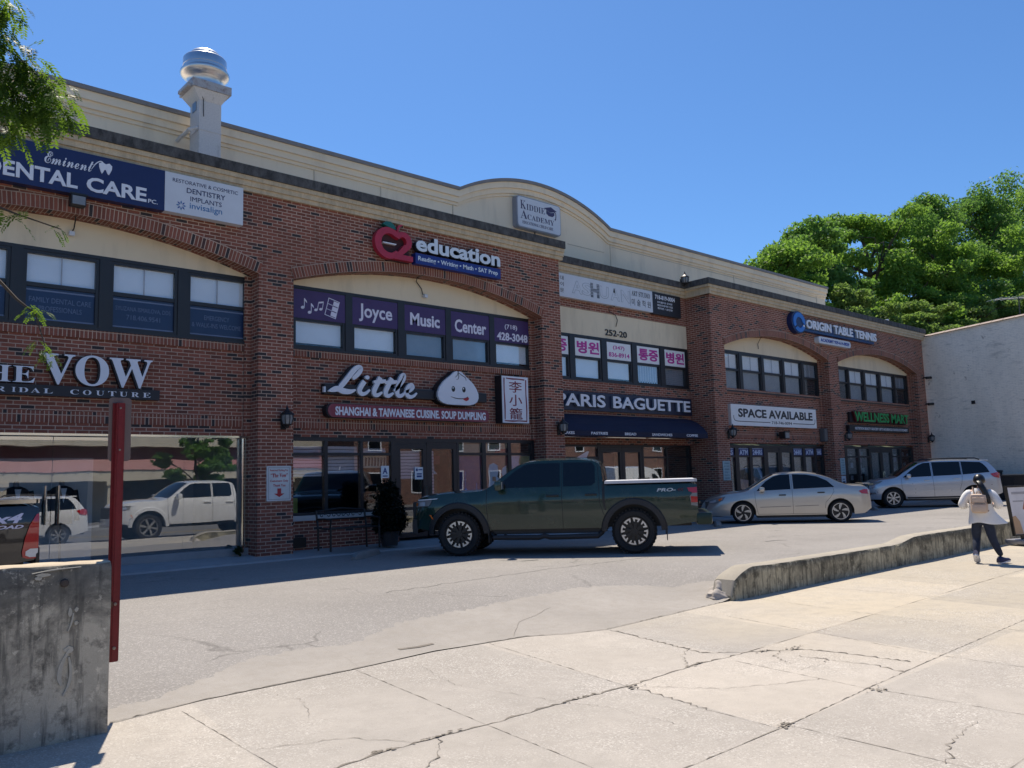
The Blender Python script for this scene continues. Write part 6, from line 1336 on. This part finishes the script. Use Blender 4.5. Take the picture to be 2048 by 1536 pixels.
# bins by the side wall
for (x0, x1, y0, y1, h, lab) in ((38.3, 39.15, 12.45, 13.15, 1.22, 'tall black bin standing against white brick wall behind suv'), (37.7, 39.15, 10.6, 12.2, 1.03, 'long low black dumpster by white brick wall at right')):
    s = W('waste_bin', ((x0+x1)/2, (y0+y1)/2, .27)); tag(s.root, lab, 'bin', 'bins along the side wall'); m = MB()
    frus(m, x0+.06, x1-.06, y0+.06, y1-.06, .33, x0, x1, y0, y1, .27+h-.08)
    for k in range(4): m.box(x0-.01, x0+.02, y0+.1+k*(y1-y0-.2)/3.2, y0+.14+k*(y1-y0-.2)/3.2, .6, .27+h-.1)
    s.part(m, 'body', M('bin black', (.02,.02,.022), .55)); m = MB(); m.bev(x0-.03, x1, y0-.03, y1+.03, .27+h-.08, .27+h, .02); s.part(m, 'lid', M('bin lid', (.028,.028,.03), .5)); m = MB()
    for yy in (y0+.12, y1-.12): m.lathe([(0,-.03),(.07,-.03),(.07,.03),(0,.03)], 12, (x0+.12, yy, .34), 'x')
    s.part(m, 'wheel', BLACK)
# neighbouring building: painted brick side wall
nb = W('neighbour_building', (45, 11, .2)); tag(nb.root, 'neighbouring building with pale painted brick side wall at right', 'building')
t = NT('painted brick'); sp_ = t.n('ShaderNodeSeparateXYZ'); pp = t.pos(); t.l(pp, sp_.inputs[0]); cb = t.n('ShaderNodeCombineXYZ'); t.l(t.math('ADD', sp_.outputs[0], sp_.outputs[1]), cb.inputs[0]); t.l(sp_.outputs[2], cb.inputs[1])
br = t.n('ShaderNodeTexBrick'); t.l(cb.outputs[0], br.inputs['Vector']); br.inputs['Scale'].default_value = 1; br.inputs['Brick Width'].default_value = .225; br.inputs['Row Height'].default_value = .0745; br.inputs['Mortar Size'].default_value = .006; br.inputs['Mortar Smooth'].default_value = .6
g1 = t.noise(t.scaled(pp, (1, 1, .4)), .9, 6, .65); g2 = t.noise(pp, 3.4, 7, .75, .5); g3 = t.noise(t.scaled(pp, (.5, .5, 2)), 2.0, 5, .7)
cl = t.mix(t.ramp(g1, (.35, 0), (.65, 1)), (.76,.69,.59), (.88,.80,.69)); cl = t.mix(t.ramp(g3, (.58, 0), (.68, .45)), cl, (.33,.31,.28)); cl = t.mix(t.ramp(g2, (.62, 0), (.67, .75)), cl, (.30,.24,.20)); cl = t.mix(t.ramp(t.noise(t.scaled(pp, (2.2, 2.2, 5)), 2.0, 7, .75), (.5, 0), (.7, .5)), cl, (.42,.40,.37)); cl = t.mix(t.math('MULTIPLY', br.outputs['Fac'], .3), cl, (.34,.33,.31))
PBR = t.bsdf(cl, .85, bump=t.math('SUBTRACT', 1, br.outputs['Fac']), bstr=.5, bdist=.012, spec=.2)
m = MB(); prof = [(15.6,7.62),(14.3,7.72),(12.8,7.83),(11,7.96),(8.5,8.05),(5.5,8.05)]
m.add([(39.3,y,-.1) for y, z in prof]+[(39.3,y,z) for y, z in prof]+[(60,y,-.1) for y, z in prof]+[(60,y,z) for y, z in prof], [(i, i+1, 7+i, 6+i) for i in range(5)]+[(6+i, 7+i, 19+i, 18+i) for i in range(5)]+[(5,17,23,11),(0,6,18,12)])
nb.part(m, 'brick_wall', PBR)
m = MB(); 
for (ya, za), (yb, zb_) in zip(prof, prof[1:]):
    L = ya-yb; k = max(1, int(L/.45))
    for i in range(k):
        a0, a1 = ya-L*i/k, ya-L*(i+1)/k+.012; z0, z1 = za+(zb_-za)*i/k, za+(zb_-za)*(i+1)/k
        m.add([(39.2,a0,z0+.0),(39.2,a1,z1+.0),(39.45,a1,z1+.11),(39.45,a0,z0+.11),(39.75,a1,z1+.0),(39.75,a0,z0)], [(0,1,2,3),(3,2,4,5),(0,3,5),(1,4,2)])
nb.part(m, 'clay_coping', m_weather('clay coping', (.33,.25,.20), (.16,.12,.10), .45, .65, .7, (4,4,4), .6))
m = MB(); m.box(39.27, 39.299, 13.3, 13.45, 4.4, 4.55); nb.part(m, 'wall_fitting', BLACK)
# aerial and pipe rail on roofs
s = W('tv_aerial', (46, 14, 8)); tag(s.root, 'old rooftop television aerial in front of the trees', 'aerial')
m = MB(); m.tube([(46.2,13.2,7.6),(46.2,13.2,10.05)], .025, 6); s.part(m, 'mast', BLACK); m = MB(); m.tube([(45.0,13.9,9.9),(47.8,12.3,10.15)], .02, 5)
for k in range(9):
    t_ = k/8; x, y, z = 45.0+2.8*t_, 13.9-1.6*t_, 9.9+.25*t_; m.tube([(x-.25, y-.45, z), (x+.25, y+.45, z)], .01, 4)
s.part(m, 'elements', M('dull aluminium', (.35,.36,.36), .4, .7))
s = W('roof_pipe', (36, 16.5, 8)); tag(s.root, 'pale pipe rail on the roof behind the right parapet', 'pipe')
m = MB(); m.tube([(35.2,16.3,7.95),(38.2,16.3,8.5)], .05, 8); m.tube([(35.6,16.3,7.4),(35.6,16.3,8.0)], .03, 6); m.tube([(37.6,16.3,7.4),(37.6,16.3,8.38)], .03, 6); m.tube([(36.2,16.3,8.1),(37.2,16.3,7.7)], .02, 6); s.part(m, 'rail', M('galvanised pipe', (.55,.55,.55), .4, .4))
# ================================================================ trees
BARK = M('tree bark', (.075, .058, .045), .95, var=.3)
LEAF1 = m_leaf('maple leaf', (.115, .215, .05), (.30, .52, .07), .42); LEAF2 = m_leaf('oak leaf', (.085, .170, .05), (.22, .42, .07), .42); LEAF3 = m_leaf('shrub leaf', (.125, .19, .06), (.28, .44, .09), .42)
def tree(x, y, zg, h, w, n, leaf, size, label, seed, low=.22, group='trees on the wooded slope', name='broadleaf_tree', cat='tree'):
    rg = random.Random(seed); r = empty(name, (x, y, zg)); tag(r, label, cat, group)
    m = MB(); tr = [(0, 0, -.3), (.1, .05, h*.25), (-.1, .1, h*.5), (.1, 0, h*.78)]; m.tube(tr, [h*.022, h*.018, h*.013, h*.005], 8)
    bl = []; k = int(9+w*1.1)
    for i in range(k):
        a = 2.4*i+rg.random()*.8; f = low+(1-low)*((i+.6*rg.random())/k)**.85; env = w*(math.sin(math.pi*min(1, (f-low+.13)/(1.15-low)))**.6)
        rr = env*rg.uniform(.45, .9); p = Vector((rr*math.cos(a), rr*math.sin(a), h*f*.97)); z0 = max(h*.14, p.z-h*.22*rg.random()-.5)
        q = Vector((p.x*.45, p.y*.45, z0+(p.z-z0)*.6)); m.tube([(0, 0, z0), q, p], [h*.009, h*.006, h*.002], 5)
        for c_ in range(rg.randint(5, 8)):
            s_ = h*rg.uniform(.022, .055); o = Vector((rg.gauss(0, 1), rg.gauss(0, 1), rg.gauss(0, .75)))*h*.055; e = p+o; e.z = min(e.z, h*1.02)
            bl.append((e.x, e.y, e.z, s_*rg.uniform(.9, 2.1), s_*rg.uniform(.9, 2.1), s_*rg.uniform(.5, 1.1))); m.tube([q, p.lerp(e, .4), e], [h*.003, h*.002, h*.0008], 4)
    m.build('trunk', BARK, r, smooth=60)
    leafcloud(n, bl, size, leaf, 'crown', r, seed=seed)
# hillside
hb = MB(); hb.add([(40,17,-.1),(140,17,-.1),(140,34,4),(25,34,4),(25,60,11),(140,60,11),(40,31,-.1)], [(0,1,2,3),(3,2,5,4)]); struct(hb.build('hill', M('wooded slope', (.05,.06,.025), .95)))
trs = [(50.5,33.5,2.2,13.4,3.8,10000,LEAF1,'smallest rounded tree at the left foot of the wooded slope'),
       (57.5,33,3.5,15.8,4.6,15000,LEAF1,'rounded maple standing furthest left of the hill trees, just over tan parapet'),
       (65.5,34,3.8,19.0,4.8,18000,LEAF2,'broad green tree second from left on the hill'),
       (77.5,34.5,4,22.4,6.0,20000,LEAF1,'bright green middle tree on the hill with sky gaps'),
       (90.0,34,4,25.8,6.6,22000,LEAF2,'tall dark crowned tree left of the tallest one on the hill'),
       (106,33.5,4,30.6,8.0,24000,LEAF2,'tallest tree on the hill at right edge of the photo'),
       (62,29,2,13.6,4.2,15000,LEAF3,'lower pale green tree right behind the brick corner'),
       (70,27,2,13.2,4.6,16000,LEAF3,'low leafy tree just above the white brick wall, left one'),
       (80.5,27,2,14.6,5.4,17000,LEAF3,'mid height leafy tree above the white wall behind the aerial'),
       (92,26,2,16.4,6.0,18000,LEAF3,'low spreading tree above the white wall at right edge'),
       (84,31,3,21.0,5.5,15000,LEAF1,'slender bright tree filling between the middle and tall trees'),
       (121,34,4,33.0,7.5,20000,LEAF1,'tall green tree partly cut off by the right edge of the photo'),
       (98,29.5,3,23.0,6.0,16000,LEAF1,'light green tree below the tallest one on the hill')]
for i, t_ in enumerate(trs): tree(t_[0], t_[1], t_[2], t_[3], t_[4], int(t_[5]*2.3), t_[6], .175 if t_[3] > 17 else .145, t_[7], 100+i)
# honey locust: its limbs hang into the picture at upper left
r = W('honey_locust', (-.9, 4.2, 0)); tag(r.root, 'honey locust whose feathery branches hang into upper left corner', 'tree')
LOC = m_leaf('locust leaf', (.040, .085, .020), (.20, .34, .03), .42)
m = MB(); m.tube([(-.9,4.2,-.1),(-.95,4.25,1.5),(-.85,4.3,3.0),(-.7,4.4,4.2),(-.5,4.5,5.6)], [.13,.11,.10,.08,.04], 10)
limbs_ = 0; limbs = [[(-.85,4.3,3.1),(-.1,4.6,4.1),(.5,4.83,4.25),(.78,4.72,4.12)], [(-.8,4.35,3.6),(0,4.7,4.1),(.66,4.82,4.05),(.86,4.72,3.92),(1.02,4.62,3.72)], [(.5,4.83,4.0),(.72,4.76,3.85),(.9,4.7,3.66)], [(-.88,4.28,2.8),(.1,4.5,3.15),(.70,4.57,3.07),(.84,4.47,3.0),(1.0,4.33,2.92)], [(-.88,4.28,2.5),(.2,4.5,2.85),(.75,4.57,2.73),(.86,4.51,2.59),(.93,4.46,2.52),(.97,4.43,2.36)], [(-.7,4.4,4.2),(.2,4.75,4.5),(.66,4.83,4.4),(.8,4.75,4.25)]]
for l in limbs: m.tube(l, [.016*(1-i/(len(l)-1))**1.6+.0025 for i in range(len(l))] if l[0][0] < 0 else [.006, .004, .002], 6)
r.part(m, 'trunk', BARK, smooth=60)
V = []; F = []; lr = random.Random(21)
def frond(p, d, L, n=9):
    d = Vector(d).normalized(); side = d.cross(Vector((0, 0, 1))).normalized(); q = Vector(p); cur = d.copy()
    pts = []
    for i in range(n+1):
        pts.append(q.copy()); cur = (cur+Vector((0, 0, -.11))).normalized(); q = q+cur*(L/n)
    for i in range(1, n+1):
        t = (pts[i]-pts[i-1]).normalized(); sd = (side+Vector((lr.uniform(-.2,.2), lr.uniform(-.2,.2), lr.uniform(-.35,.15)))).normalized()
        ln = L*.25*(1-.35*abs(2*i/n-1)); wd = ln*.23
        for sg in (1, -1):
            o = (sd*sg+t*.55).normalized(); nn = t.cross(o).normalized(); u = nn.cross(o).normalized(); b = len(V)
            V.extend([pts[i], pts[i]+o*ln*.5+u*wd, pts[i]+o*ln, pts[i]+o*ln*.5-u*wd]); F.append((b, b+1, b+2, b+3))
    b = len(V); s2 = side*.0022; V.extend([pts[0]+s2, pts[-1]+s2*.4, pts[-1]-s2*.4, pts[0]-s2]); F.append((b, b+1, b+2, b+3))
def along(path, n, spread, Lr, down=-.35):
    P = [Vector(p) for p in path]
    for k in range(n):
        t = lr.random()*(len(P)-1); i = min(int(t), len(P)-2); p = P[i].lerp(P[i+1], t-i)+Vector((lr.gauss(0, spread), lr.gauss(0, spread), lr.gauss(0, spread*.8)))
        a = lr.random()*6.283; frond(p, (math.cos(a), math.sin(a), down+lr.uniform(-.4, .3)), lr.uniform(*Lr))
along([(.62,4.84,4.05),(.82,4.73,3.95),(.95,4.66,3.76),(1.04,4.6,3.60)], 210, .055, (.10, .17)); along([(.5,4.83,3.9),(.72,4.76,3.85),(.86,4.7,3.66),(.84,4.71,3.52)], 130, .05, (.10, .16), -.6); along([(.6,4.84,3.75),(.7,4.79,3.6),(.74,4.77,3.5)], 70, .05, (.10, .16), -.6)
along([(.6,4.83,4.3),(.74,4.76,4.2),(.82,4.72,4.1)], 80, .05, (.09, .15)); along([(.6,4.83,4.2),(.68,4.8,4.1),(.7,4.79,3.95)], 40, .04, (.09, .14))
along([(.66,4.6,3.05),(.76,4.53,3.04),(.84,4.47,2.99)], 9, .02, (.10, .14), -.3); along([(.97,4.35,2.93),(1.0,4.33,2.92)], 3, .01, (.06, .09), -.3); along([(.68,4.6,2.80),(.72,4.58,2.74)], 4, .015, (.08, .12), -.5)
along([(.90,4.48,2.565),(.97,4.42,2.52)], 9, .014, (.06, .10), -.3); along([(.95,4.45,2.40),(.97,4.43,2.34)], 8, .015, (.06, .10), -.6); along([(.98,4.44,2.30),(.985,4.43,2.27)], 3, .01, (.05, .08), -.5)
along([(-1.6,4.0,4.2),(-.5,4.6,5.3),(.2,4.7,5.0)], 220, .35, (.12, .2))
along([(-.9,4.2,4.4),(-.7,4.4,5.6),(-.4,4.6,6.2)], 200, .5, (.12, .2))
me = bpy.data.meshes.new('foliage'); me.from_pydata([tuple(v-Vector((-.9, 4.2, 0))) for v in V], [], F); me.materials.append(LOC); link('foliage', me, r.root)
# far side of the street, seen in the shop glass
tree(17.5, -13.6, 0, 5.6, 2.2, 9000, LEAF2, .14, 'street tree on the far pavement reflected in the bridal shop glass', 301, .3, None, 'street_tree')
tree(2.5, -14.2, 0, 6.5, 2.4, 8000, LEAF2, .16, 'street tree on the far pavement further along the road', 302, .3, None, 'street_tree')
s = W('strip_mall', (0, -24, 0)); tag(s.root, 'cream strip mall with red metal canopy across the street', 'building')
CRM = m_stucco('cream render', (.62,.55,.42), (.4,.35,.27)); m = MB(); m.box(-60, 29, -36, -22.5, -.1, 6.2); m.box(-60, 29, -22.5, -20.2, 4.35, 5.5); m.box(-60, 29, -20.35, -20.15, 2.3, 2.9); s.part(m, 'wall', CRM)
m = MB(); m.add([(-60,-20.1,2.9),(29,-20.1,2.9),(29,-21.2,4.35),(-60,-21.2,4.35)], [(0,1,2,3)])
for k in range(150): x = -60+k*.6; m.box(x, x+.05, -20.15, -20.05, 2.9, 2.95)
s.part(m, 'canopy_roof', M('red metal roof', (.20,.03,.034), .5))
m = MB()
for k in range(16): x = -58+k*5.6; m.box(x, x+.55, -20.7, -20.15, -.02, 2.3); m.box(x-.08, x+.63, -20.78, -20.07, 2.05, 2.3)
s.part(m, 'column', CRM); m = MB()
for k in range(15): x = -57.2+k*5.6; m.box(x, x+4.4, -22.49, -22.44, .3, 2.3)
s.part(m, 'shop_window', TINT)
s = W('brick_house', (42, -24, 0)); tag(s.root, 'red brick house across the street seen in bakery glass', 'building')
m = MB(); m.box(33, 96, -34, -23, -.1, 7.5); s.part(m, 'wall', m_brick('far brick', base=(.17,.075,.058)))
m = MB(); m.add([(32.7,-22.8,7.5),(96.3,-22.8,7.5),(96.3,-28.5,10.5),(32.7,-28.5,10.5),(96.3,-34.2,7.5),(32.7,-34.2,7.5)], [(0,1,2,3),(3,2,4,5),(0,3,5),(1,4,2)]); s.part(m, 'roof', M('shingle', (.09,.08,.075), .9))
for k in range(15):
    for z in (.9, 4.2):
        x = 34.2+k*4; m = MB(); m.rframe(x, x+1.3, z, z+1.7, .1, -23.06, -22.95); f_ = s.part(m, 'window', WHITE); m = MB(); m.box(x+.1, x+1.2, -22.99, -22.97, z+.1, z+1.6); m.v = [(a-42, b+24, c_) for a, b, c_ in m.v]; m.build('pane', TINT, f_)

s = W('office_block', (120, -24, 0)); tag(s.root, 'pale two storey office block further along the street opposite', 'building')
m = MB(); m.box(99, 150, -36, -23, -.1, 8.5); s.part(m, 'wall', CRM)
for k in range(10):
    for z in (1.0, 4.8):
        x = 101+k*4.8; m = MB(); m.rframe(x, x+3, z, z+2, .12, -23.06, -22.95); f_ = s.part(m, 'window', BRONZE); m = MB(); m.box(x+.12, x+2.88, -22.99, -22.97, z+.12, z+1.88); m.v = [(a-120, b+24, c_) for a, b, c_ in m.v]; m.build('pane', TINT, f_)
# ================================================================ walking woman, seen from behind
def skin_mesh(name, chains, mat, parent, sub=2, root=0):
    """chains: lists of (key, (x,y,z), radius or (rx,ry)); equal keys share a vertex"""
    idx = {}; V = []; Rd = []; E = []
    for ch in chains:
        prev = None
        for key, *rest in ch:
            if key not in idx: idx[key] = len(V); V.append(rest[0]); Rd.append(rest[1] if isinstance(rest[1], tuple) else (rest[1], rest[1]))
            if prev is not None: E.append((prev, idx[key]))
            prev = idx[key]
    me = bpy.data.meshes.new(name); me.from_pydata(V, E, []); o = bpy.data.objects.new(name, me); C.objects.link(o)
    md = o.modifiers.new('skin', 'SKIN'); md.use_smooth_shade = True; md.branch_smoothing = .6
    for i, r_ in enumerate(Rd): me.skin_vertices[0].data[i].radius = r_
    me.skin_vertices[0].data[root].use_root = True
    if sub: sm = o.modifiers.new('sub', 'SUBSURF'); sm.levels = sub; sm.render_levels = sub
    bpy.context.view_layer.update(); ev = o.evaluated_get(bpy.context.evaluated_depsgraph_get()); nm = bpy.data.meshes.new_from_object(ev); bpy.data.objects.remove(o)
    nm.materials.clear(); nm.materials.append(mat); nm.polygons.foreach_set('use_smooth', [True]*len(nm.polygons)); return link(name, nm, parent)
# local frame: +y the way she walks, +x her right, z up; 1.53 m tall
pr_ = empty('person', (15.70, 5.38, 0), R(-77)); tag(pr_, 'woman in white jacket and dark jeans walking away with beige backpack', 'person')
SKIN = M('skin', (.50,.30,.22), .55, var=.05); HAIR = M('black hair', (.008,.007,.007), .38, var=.3); COAT = M('white jacket cloth', (.74,.73,.72), .8, var=.06, vscale=9); JEAN = M('dark denim', (.014,.022,.045), .8, var=.3, vscale=14)
NAVYS = M('navy shoe', (.02,.022,.07), .6); SOLE = M('shoe sole', (.66,.66,.70), .6); PACK = M('beige nylon', (.55,.42,.33), .6, var=.08, vscale=8); PACKD = M('beige seam', (.30,.22,.17), .7)
hip = .80; LK, LA = (-.115,.05,.42), (-.13,-.10,.085); RK, RA = (.13,.0,.42), (.235,.06,.11)
arm = lambda sx: [('neck',), ]
def limb(*a): return list(a)
body = [[('pel', (0,0,hip), (.15,.11)), ('waist', (0,.0,.95), (.125,.095)), ('chest', (0,-.01,1.10), (.145,.10)), ('sho', (0,-.01,1.22), (.12,.075)), ('nk', (0,.0,1.285), .05), ('hd0', (.01,.02,1.345), (.062,.07)), ('hd1', (.01,.02,1.42), (.078,.095)), ('hd2', (.01,.015,1.485), (.06,.075))],
        [('hd0',), ('chin', (.015,.075,1.34), .035)], [('hd1',), ('nose', (.02,.125,1.405), .014)]]
for sx, K, A_ in ((-1, LK, LA), (1, RK, RA)):
    body.append([('pel',), ('h%d' % sx, (sx*.085,.0,.74), .095), ('k%d' % sx, K, .056), ('c%d' % sx, ((K[0]*.6+A_[0]*.4), (K[1]*.6+A_[1]*.4)-.015, K[2]*.6+A_[2]*.4), .05), ('a%d' % sx, (A_[0], A_[1], A_[2]+.04), .03)])
    el = (sx*.285, -.06, .985); ha = (sx*.17, .15, 1.02)
    body.append([('sho',), ('s%d' % sx, (sx*.165,-.01,1.215), .052), ('e%d' % sx, el, .038), ('w%d' % sx, (sx*.20, .10, 1.0), .026), ('p%d' % sx, ha, (.030,.018))])
    for f_ in range(4): body.append([('p%d' % sx,), ('f%d%d' % (sx, f_), (ha[0]-sx*.012, ha[1]+.045, ha[2]+.03-.018*f_), .008), ('g%d%d' % (sx, f_), (ha[0]-sx*.045, ha[1]+.06-.004*f_, ha[2]+.03-.018*f_), .007)])
    body.append([('p%d' % sx,), ('th%d' % sx, (ha[0]-sx*.02, ha[1]+.01, ha[2]+.045), .009), ('ti%d' % sx, (ha[0]-sx*.04, ha[1]+.03, ha[2]+.055), .008)])
skin_mesh('body', body, SKIN, pr_, 1)
m = MB()
for sx in (-1, 1): m.lathe([(0,-.012),(.014,-.01),(.02,0),(.014,.01),(0,.012)], 8, (.01+sx*.083, .02, 1.40), 'x'); m.lathe([(0,-.006),(.01,0),(0,.006)], 8, (.02+sx*.03, .108, 1.425), 'y')
m.build('face_detail', SKIN, pr_, smooth=60)
m = MB(); k = 40; secs = [(.685,.215,.155),(.70,.22,.16),(.76,.205,.15),(.84,.19,.14),(.92,.178,.132),(1.02,.178,.13),(1.10,.185,.13),(1.17,.185,.115),(1.225,.15,.095),(1.26,.095,.08),(1.285,.075,.07)]; v = []
for q, (z, rx, ry) in enumerate(secs):
    for i in range(k):
        a = 2*math.pi*i/k; low_ = max(0, (1.0-z)/.32); f_ = 1+.035*low_*math.sin(5*a+1.3*z*9)+.02*math.sin(9*a+z*31)*(.3+low_)
        fl = .20*low_**1.6*math.exp(-((a-5.95 if a > 3 else a+.33)/.42)**2)         # the right front panel swings out
        v.append((rx*f_*math.cos(a)+fl*math.cos(a), -.008+ry*f_*math.sin(a)+fl*.3*math.sin(a), z+.02*low_*math.sin(3*a+.5)+.06*fl))
m.add(v, [(a*k+i, a*k+(i+1)%k, (a+1)*k+(i+1)%k, (a+1)*k+i) for a in range(len(secs)-1) for i in range(k)])
for sx in (-1, 1):
    p_ = [Vector(q) for q in ((sx*.10,-.01,1.205),(sx*.165,-.012,1.20),(sx*.215,-.03,1.14),(sx*.26,-.05,1.06),(sx*.29,-.065,.99),(sx*.275,-.02,.975),(sx*.245,.04,.985),(sx*.205,.10,1.0))]
    m.tube(p_, [.06,.082,.075,.068,.066,.064,.055,.046], 14)
j_ = m.build('jacket', COAT, pr_, smooth=75); md = j_.modifiers.new('sub', 'SUBSURF'); md.levels = md.render_levels = 1
jn = []
jn.append([('pel', (0,0,.80), (.16,.12)), ('top', (0,0,.88), (.15,.11))])
for sx, K, A_ in ((-1, LK, LA), (1, RK, RA)): jn.append([('pel',), ('h%d' % sx, (sx*.088,.0,.70), .108), ('u%d' % sx, (sx*.10+.01*sx, K[1]*.5, .56), .09), ('k%d' % sx, K, .069), ('c%d' % sx, (K[0]*.6+A_[0]*.4, K[1]*.6+A_[1]*.4-.02, K[2]*.6+A_[2]*.4), .066), ('a%d' % sx, (A_[0], A_[1], A_[2]+.012), .044)])
skin_mesh('jeans', jn, JEAN, pr_, 2)
for sx, A_, pit in ((-1, LA, -.62), (1, RA, .12)):
    sh = empty('shoe_frame', (0, 0, 0)); bpy.data.objects.remove(sh)
    m = MB(); rows = [(-.085,.036,.10),(-.06,.046,.125),(0,.047,.12),(.05,.048,.085),(.10,.05,.062),(.15,.046,.05),(.18,.027,.03)]; v = []; n = 9
    for y, w_, h_ in rows:
        for k in range(n): a = math.pi*k/(n-1); v.append((w_*math.cos(a), y, .022+h_*.8*math.sin(a)))
    m.add(v, [(i*n+k, i*n+k+1, (i+1)*n+k+1, (i+1)*n+k) for i in range(len(rows)-1) for k in range(n-1)]+[tuple(range(n)), tuple(range((len(rows)-1)*n, len(rows)*n))])
    m2 = MB(); m2.prism([(x_*1.08, y_) for x_, y_ in [(.0,-.082),(.035,-.07),(.042,0),(.048,.1),(.04,.15),(.015,.178),(-.015,.178),(-.04,.15),(-.048,.1),(-.042,0),(-.035,-.07)]], 0, .026); m2.v = [(a, c_, b) for a, b, c_ in m2.v]
    yaw = .25*sx if sx > 0 else -.05; tw = R(35) if sx > 0 else 0
    def place(a, b, c_):
        y, z = b*math.cos(pit)-(c_)*math.sin(pit), b*math.sin(pit)+c_*math.cos(pit); a2 = a*math.cos(tw)+y*math.sin(tw); y2 = -a*math.sin(tw)+y*math.cos(tw)
        return (A_[0]+a2, A_[1]+.0+y2, z+(.105 if sx < 0 else .012)-(0 if sx < 0 else 0))
    m.xform(0, place); m2.xform(0, place); sho = m.build('shoe', NAVYS, pr_, smooth=50, recalc=True); m2.build('sole', SOLE, sho, recalc=True)
bm = bmesh.new(); bmesh.ops.create_uvsphere(bm, u_segments=28, v_segments=18, radius=1)
for v in bm.verts:
    x, y, z = v.co; k_ = 1+.03*math.sin(14*math.atan2(x, y)); hz = z if z > -.2 else -.2+(z+.2)*(.75 if y < .15 else .15)
    v.co = (.01+.094*x*k_, .005+.112*y*k_*(1 if y < .2 else .86), 1.425+.108*hz)
m = MB(); bm.verts.index_update(); m.add([v.co for v in bm.verts], [[v.index for v in f.verts] for f in bm.faces]); bm.free()
pt = [(.01,-.085,1.40),(.02,-.125,1.385),(.045,-.155,1.33),(.075,-.165,1.27),(.105,-.17,1.19),(.13,-.175,1.12),(.145,-.18,1.06),(.15,-.18,1.02)]
m.tube(pt, [.03,.036,.05,.047,.042,.036,.024,.006], 12)
for q in range(7): m.tube([(x+.022*math.cos(q*.9+i*.5), y-.012+.018*math.sin(q*.9+i*.5), z) for i, (x, y, z) in enumerate(pt)], [.022,.026,.032,.03,.027,.022,.014,.003], 6)
m.build('hair', HAIR, pr_, smooth=60)
m = MB(); m.lathe([(.028,-.012),(.042,-.008),(.042,.008),(.028,.012)], 12, (.018,-.118,1.385), 'y'); m.build('hair_tie', M('hair tie', (.10,.14,.13), .6), pr_)
# backpack (worn, a thing of its own)
bp = empty('backpack', (15.70, 5.38, 0), R(-77)); tag(bp, 'beige nylon backpack on the back of the walking woman', 'backpack')
def pk(x0, x1, y0, y1, z0, z1, b, name, mt):
    m = MB(); m.bev(x0, x1, y0, y1, z0, z1, b); return m.build(name, mt, bp, smooth=50)
pk(-.135, .125, -.245, -.105, .865, 1.19, .055, 'main_bag', PACK); pk(-.115, .105, -.295, -.235, .885, 1.02, .03, 'front_pocket', PACK); pk(-.10, .09, -.268, -.24, 1.045, 1.13, .012, 'upper_pocket', PACK)
m = MB(); m.tube([(-.128,-.235,1.03),(-.07,-.252,1.115),(0,-.25,1.15),(.06,-.252,1.115),(.118,-.235,1.03)], .005, 5); m.tube([(-.11,-.285,1.022),(.10,-.285,1.022)], .006, 5); m.build('zip', PACKD, bp)
m = MB(); m.tube([(-.035,-.13,1.185),(-.03,-.15,1.225),(.02,-.15,1.225),(.025,-.13,1.185)], .008, 6)
for sx in (-1, 1): m.tube([(sx*.075,-.12,1.18),(sx*.095,-.04,1.30),(sx*.10,.06,1.27),(sx*.105,.125,1.12),(sx*.12,.115,1.0),(sx*.15,.0,.92),(sx*.115,-.12,.90)], .014, 6)
m.build('strap', PACKD, bp)
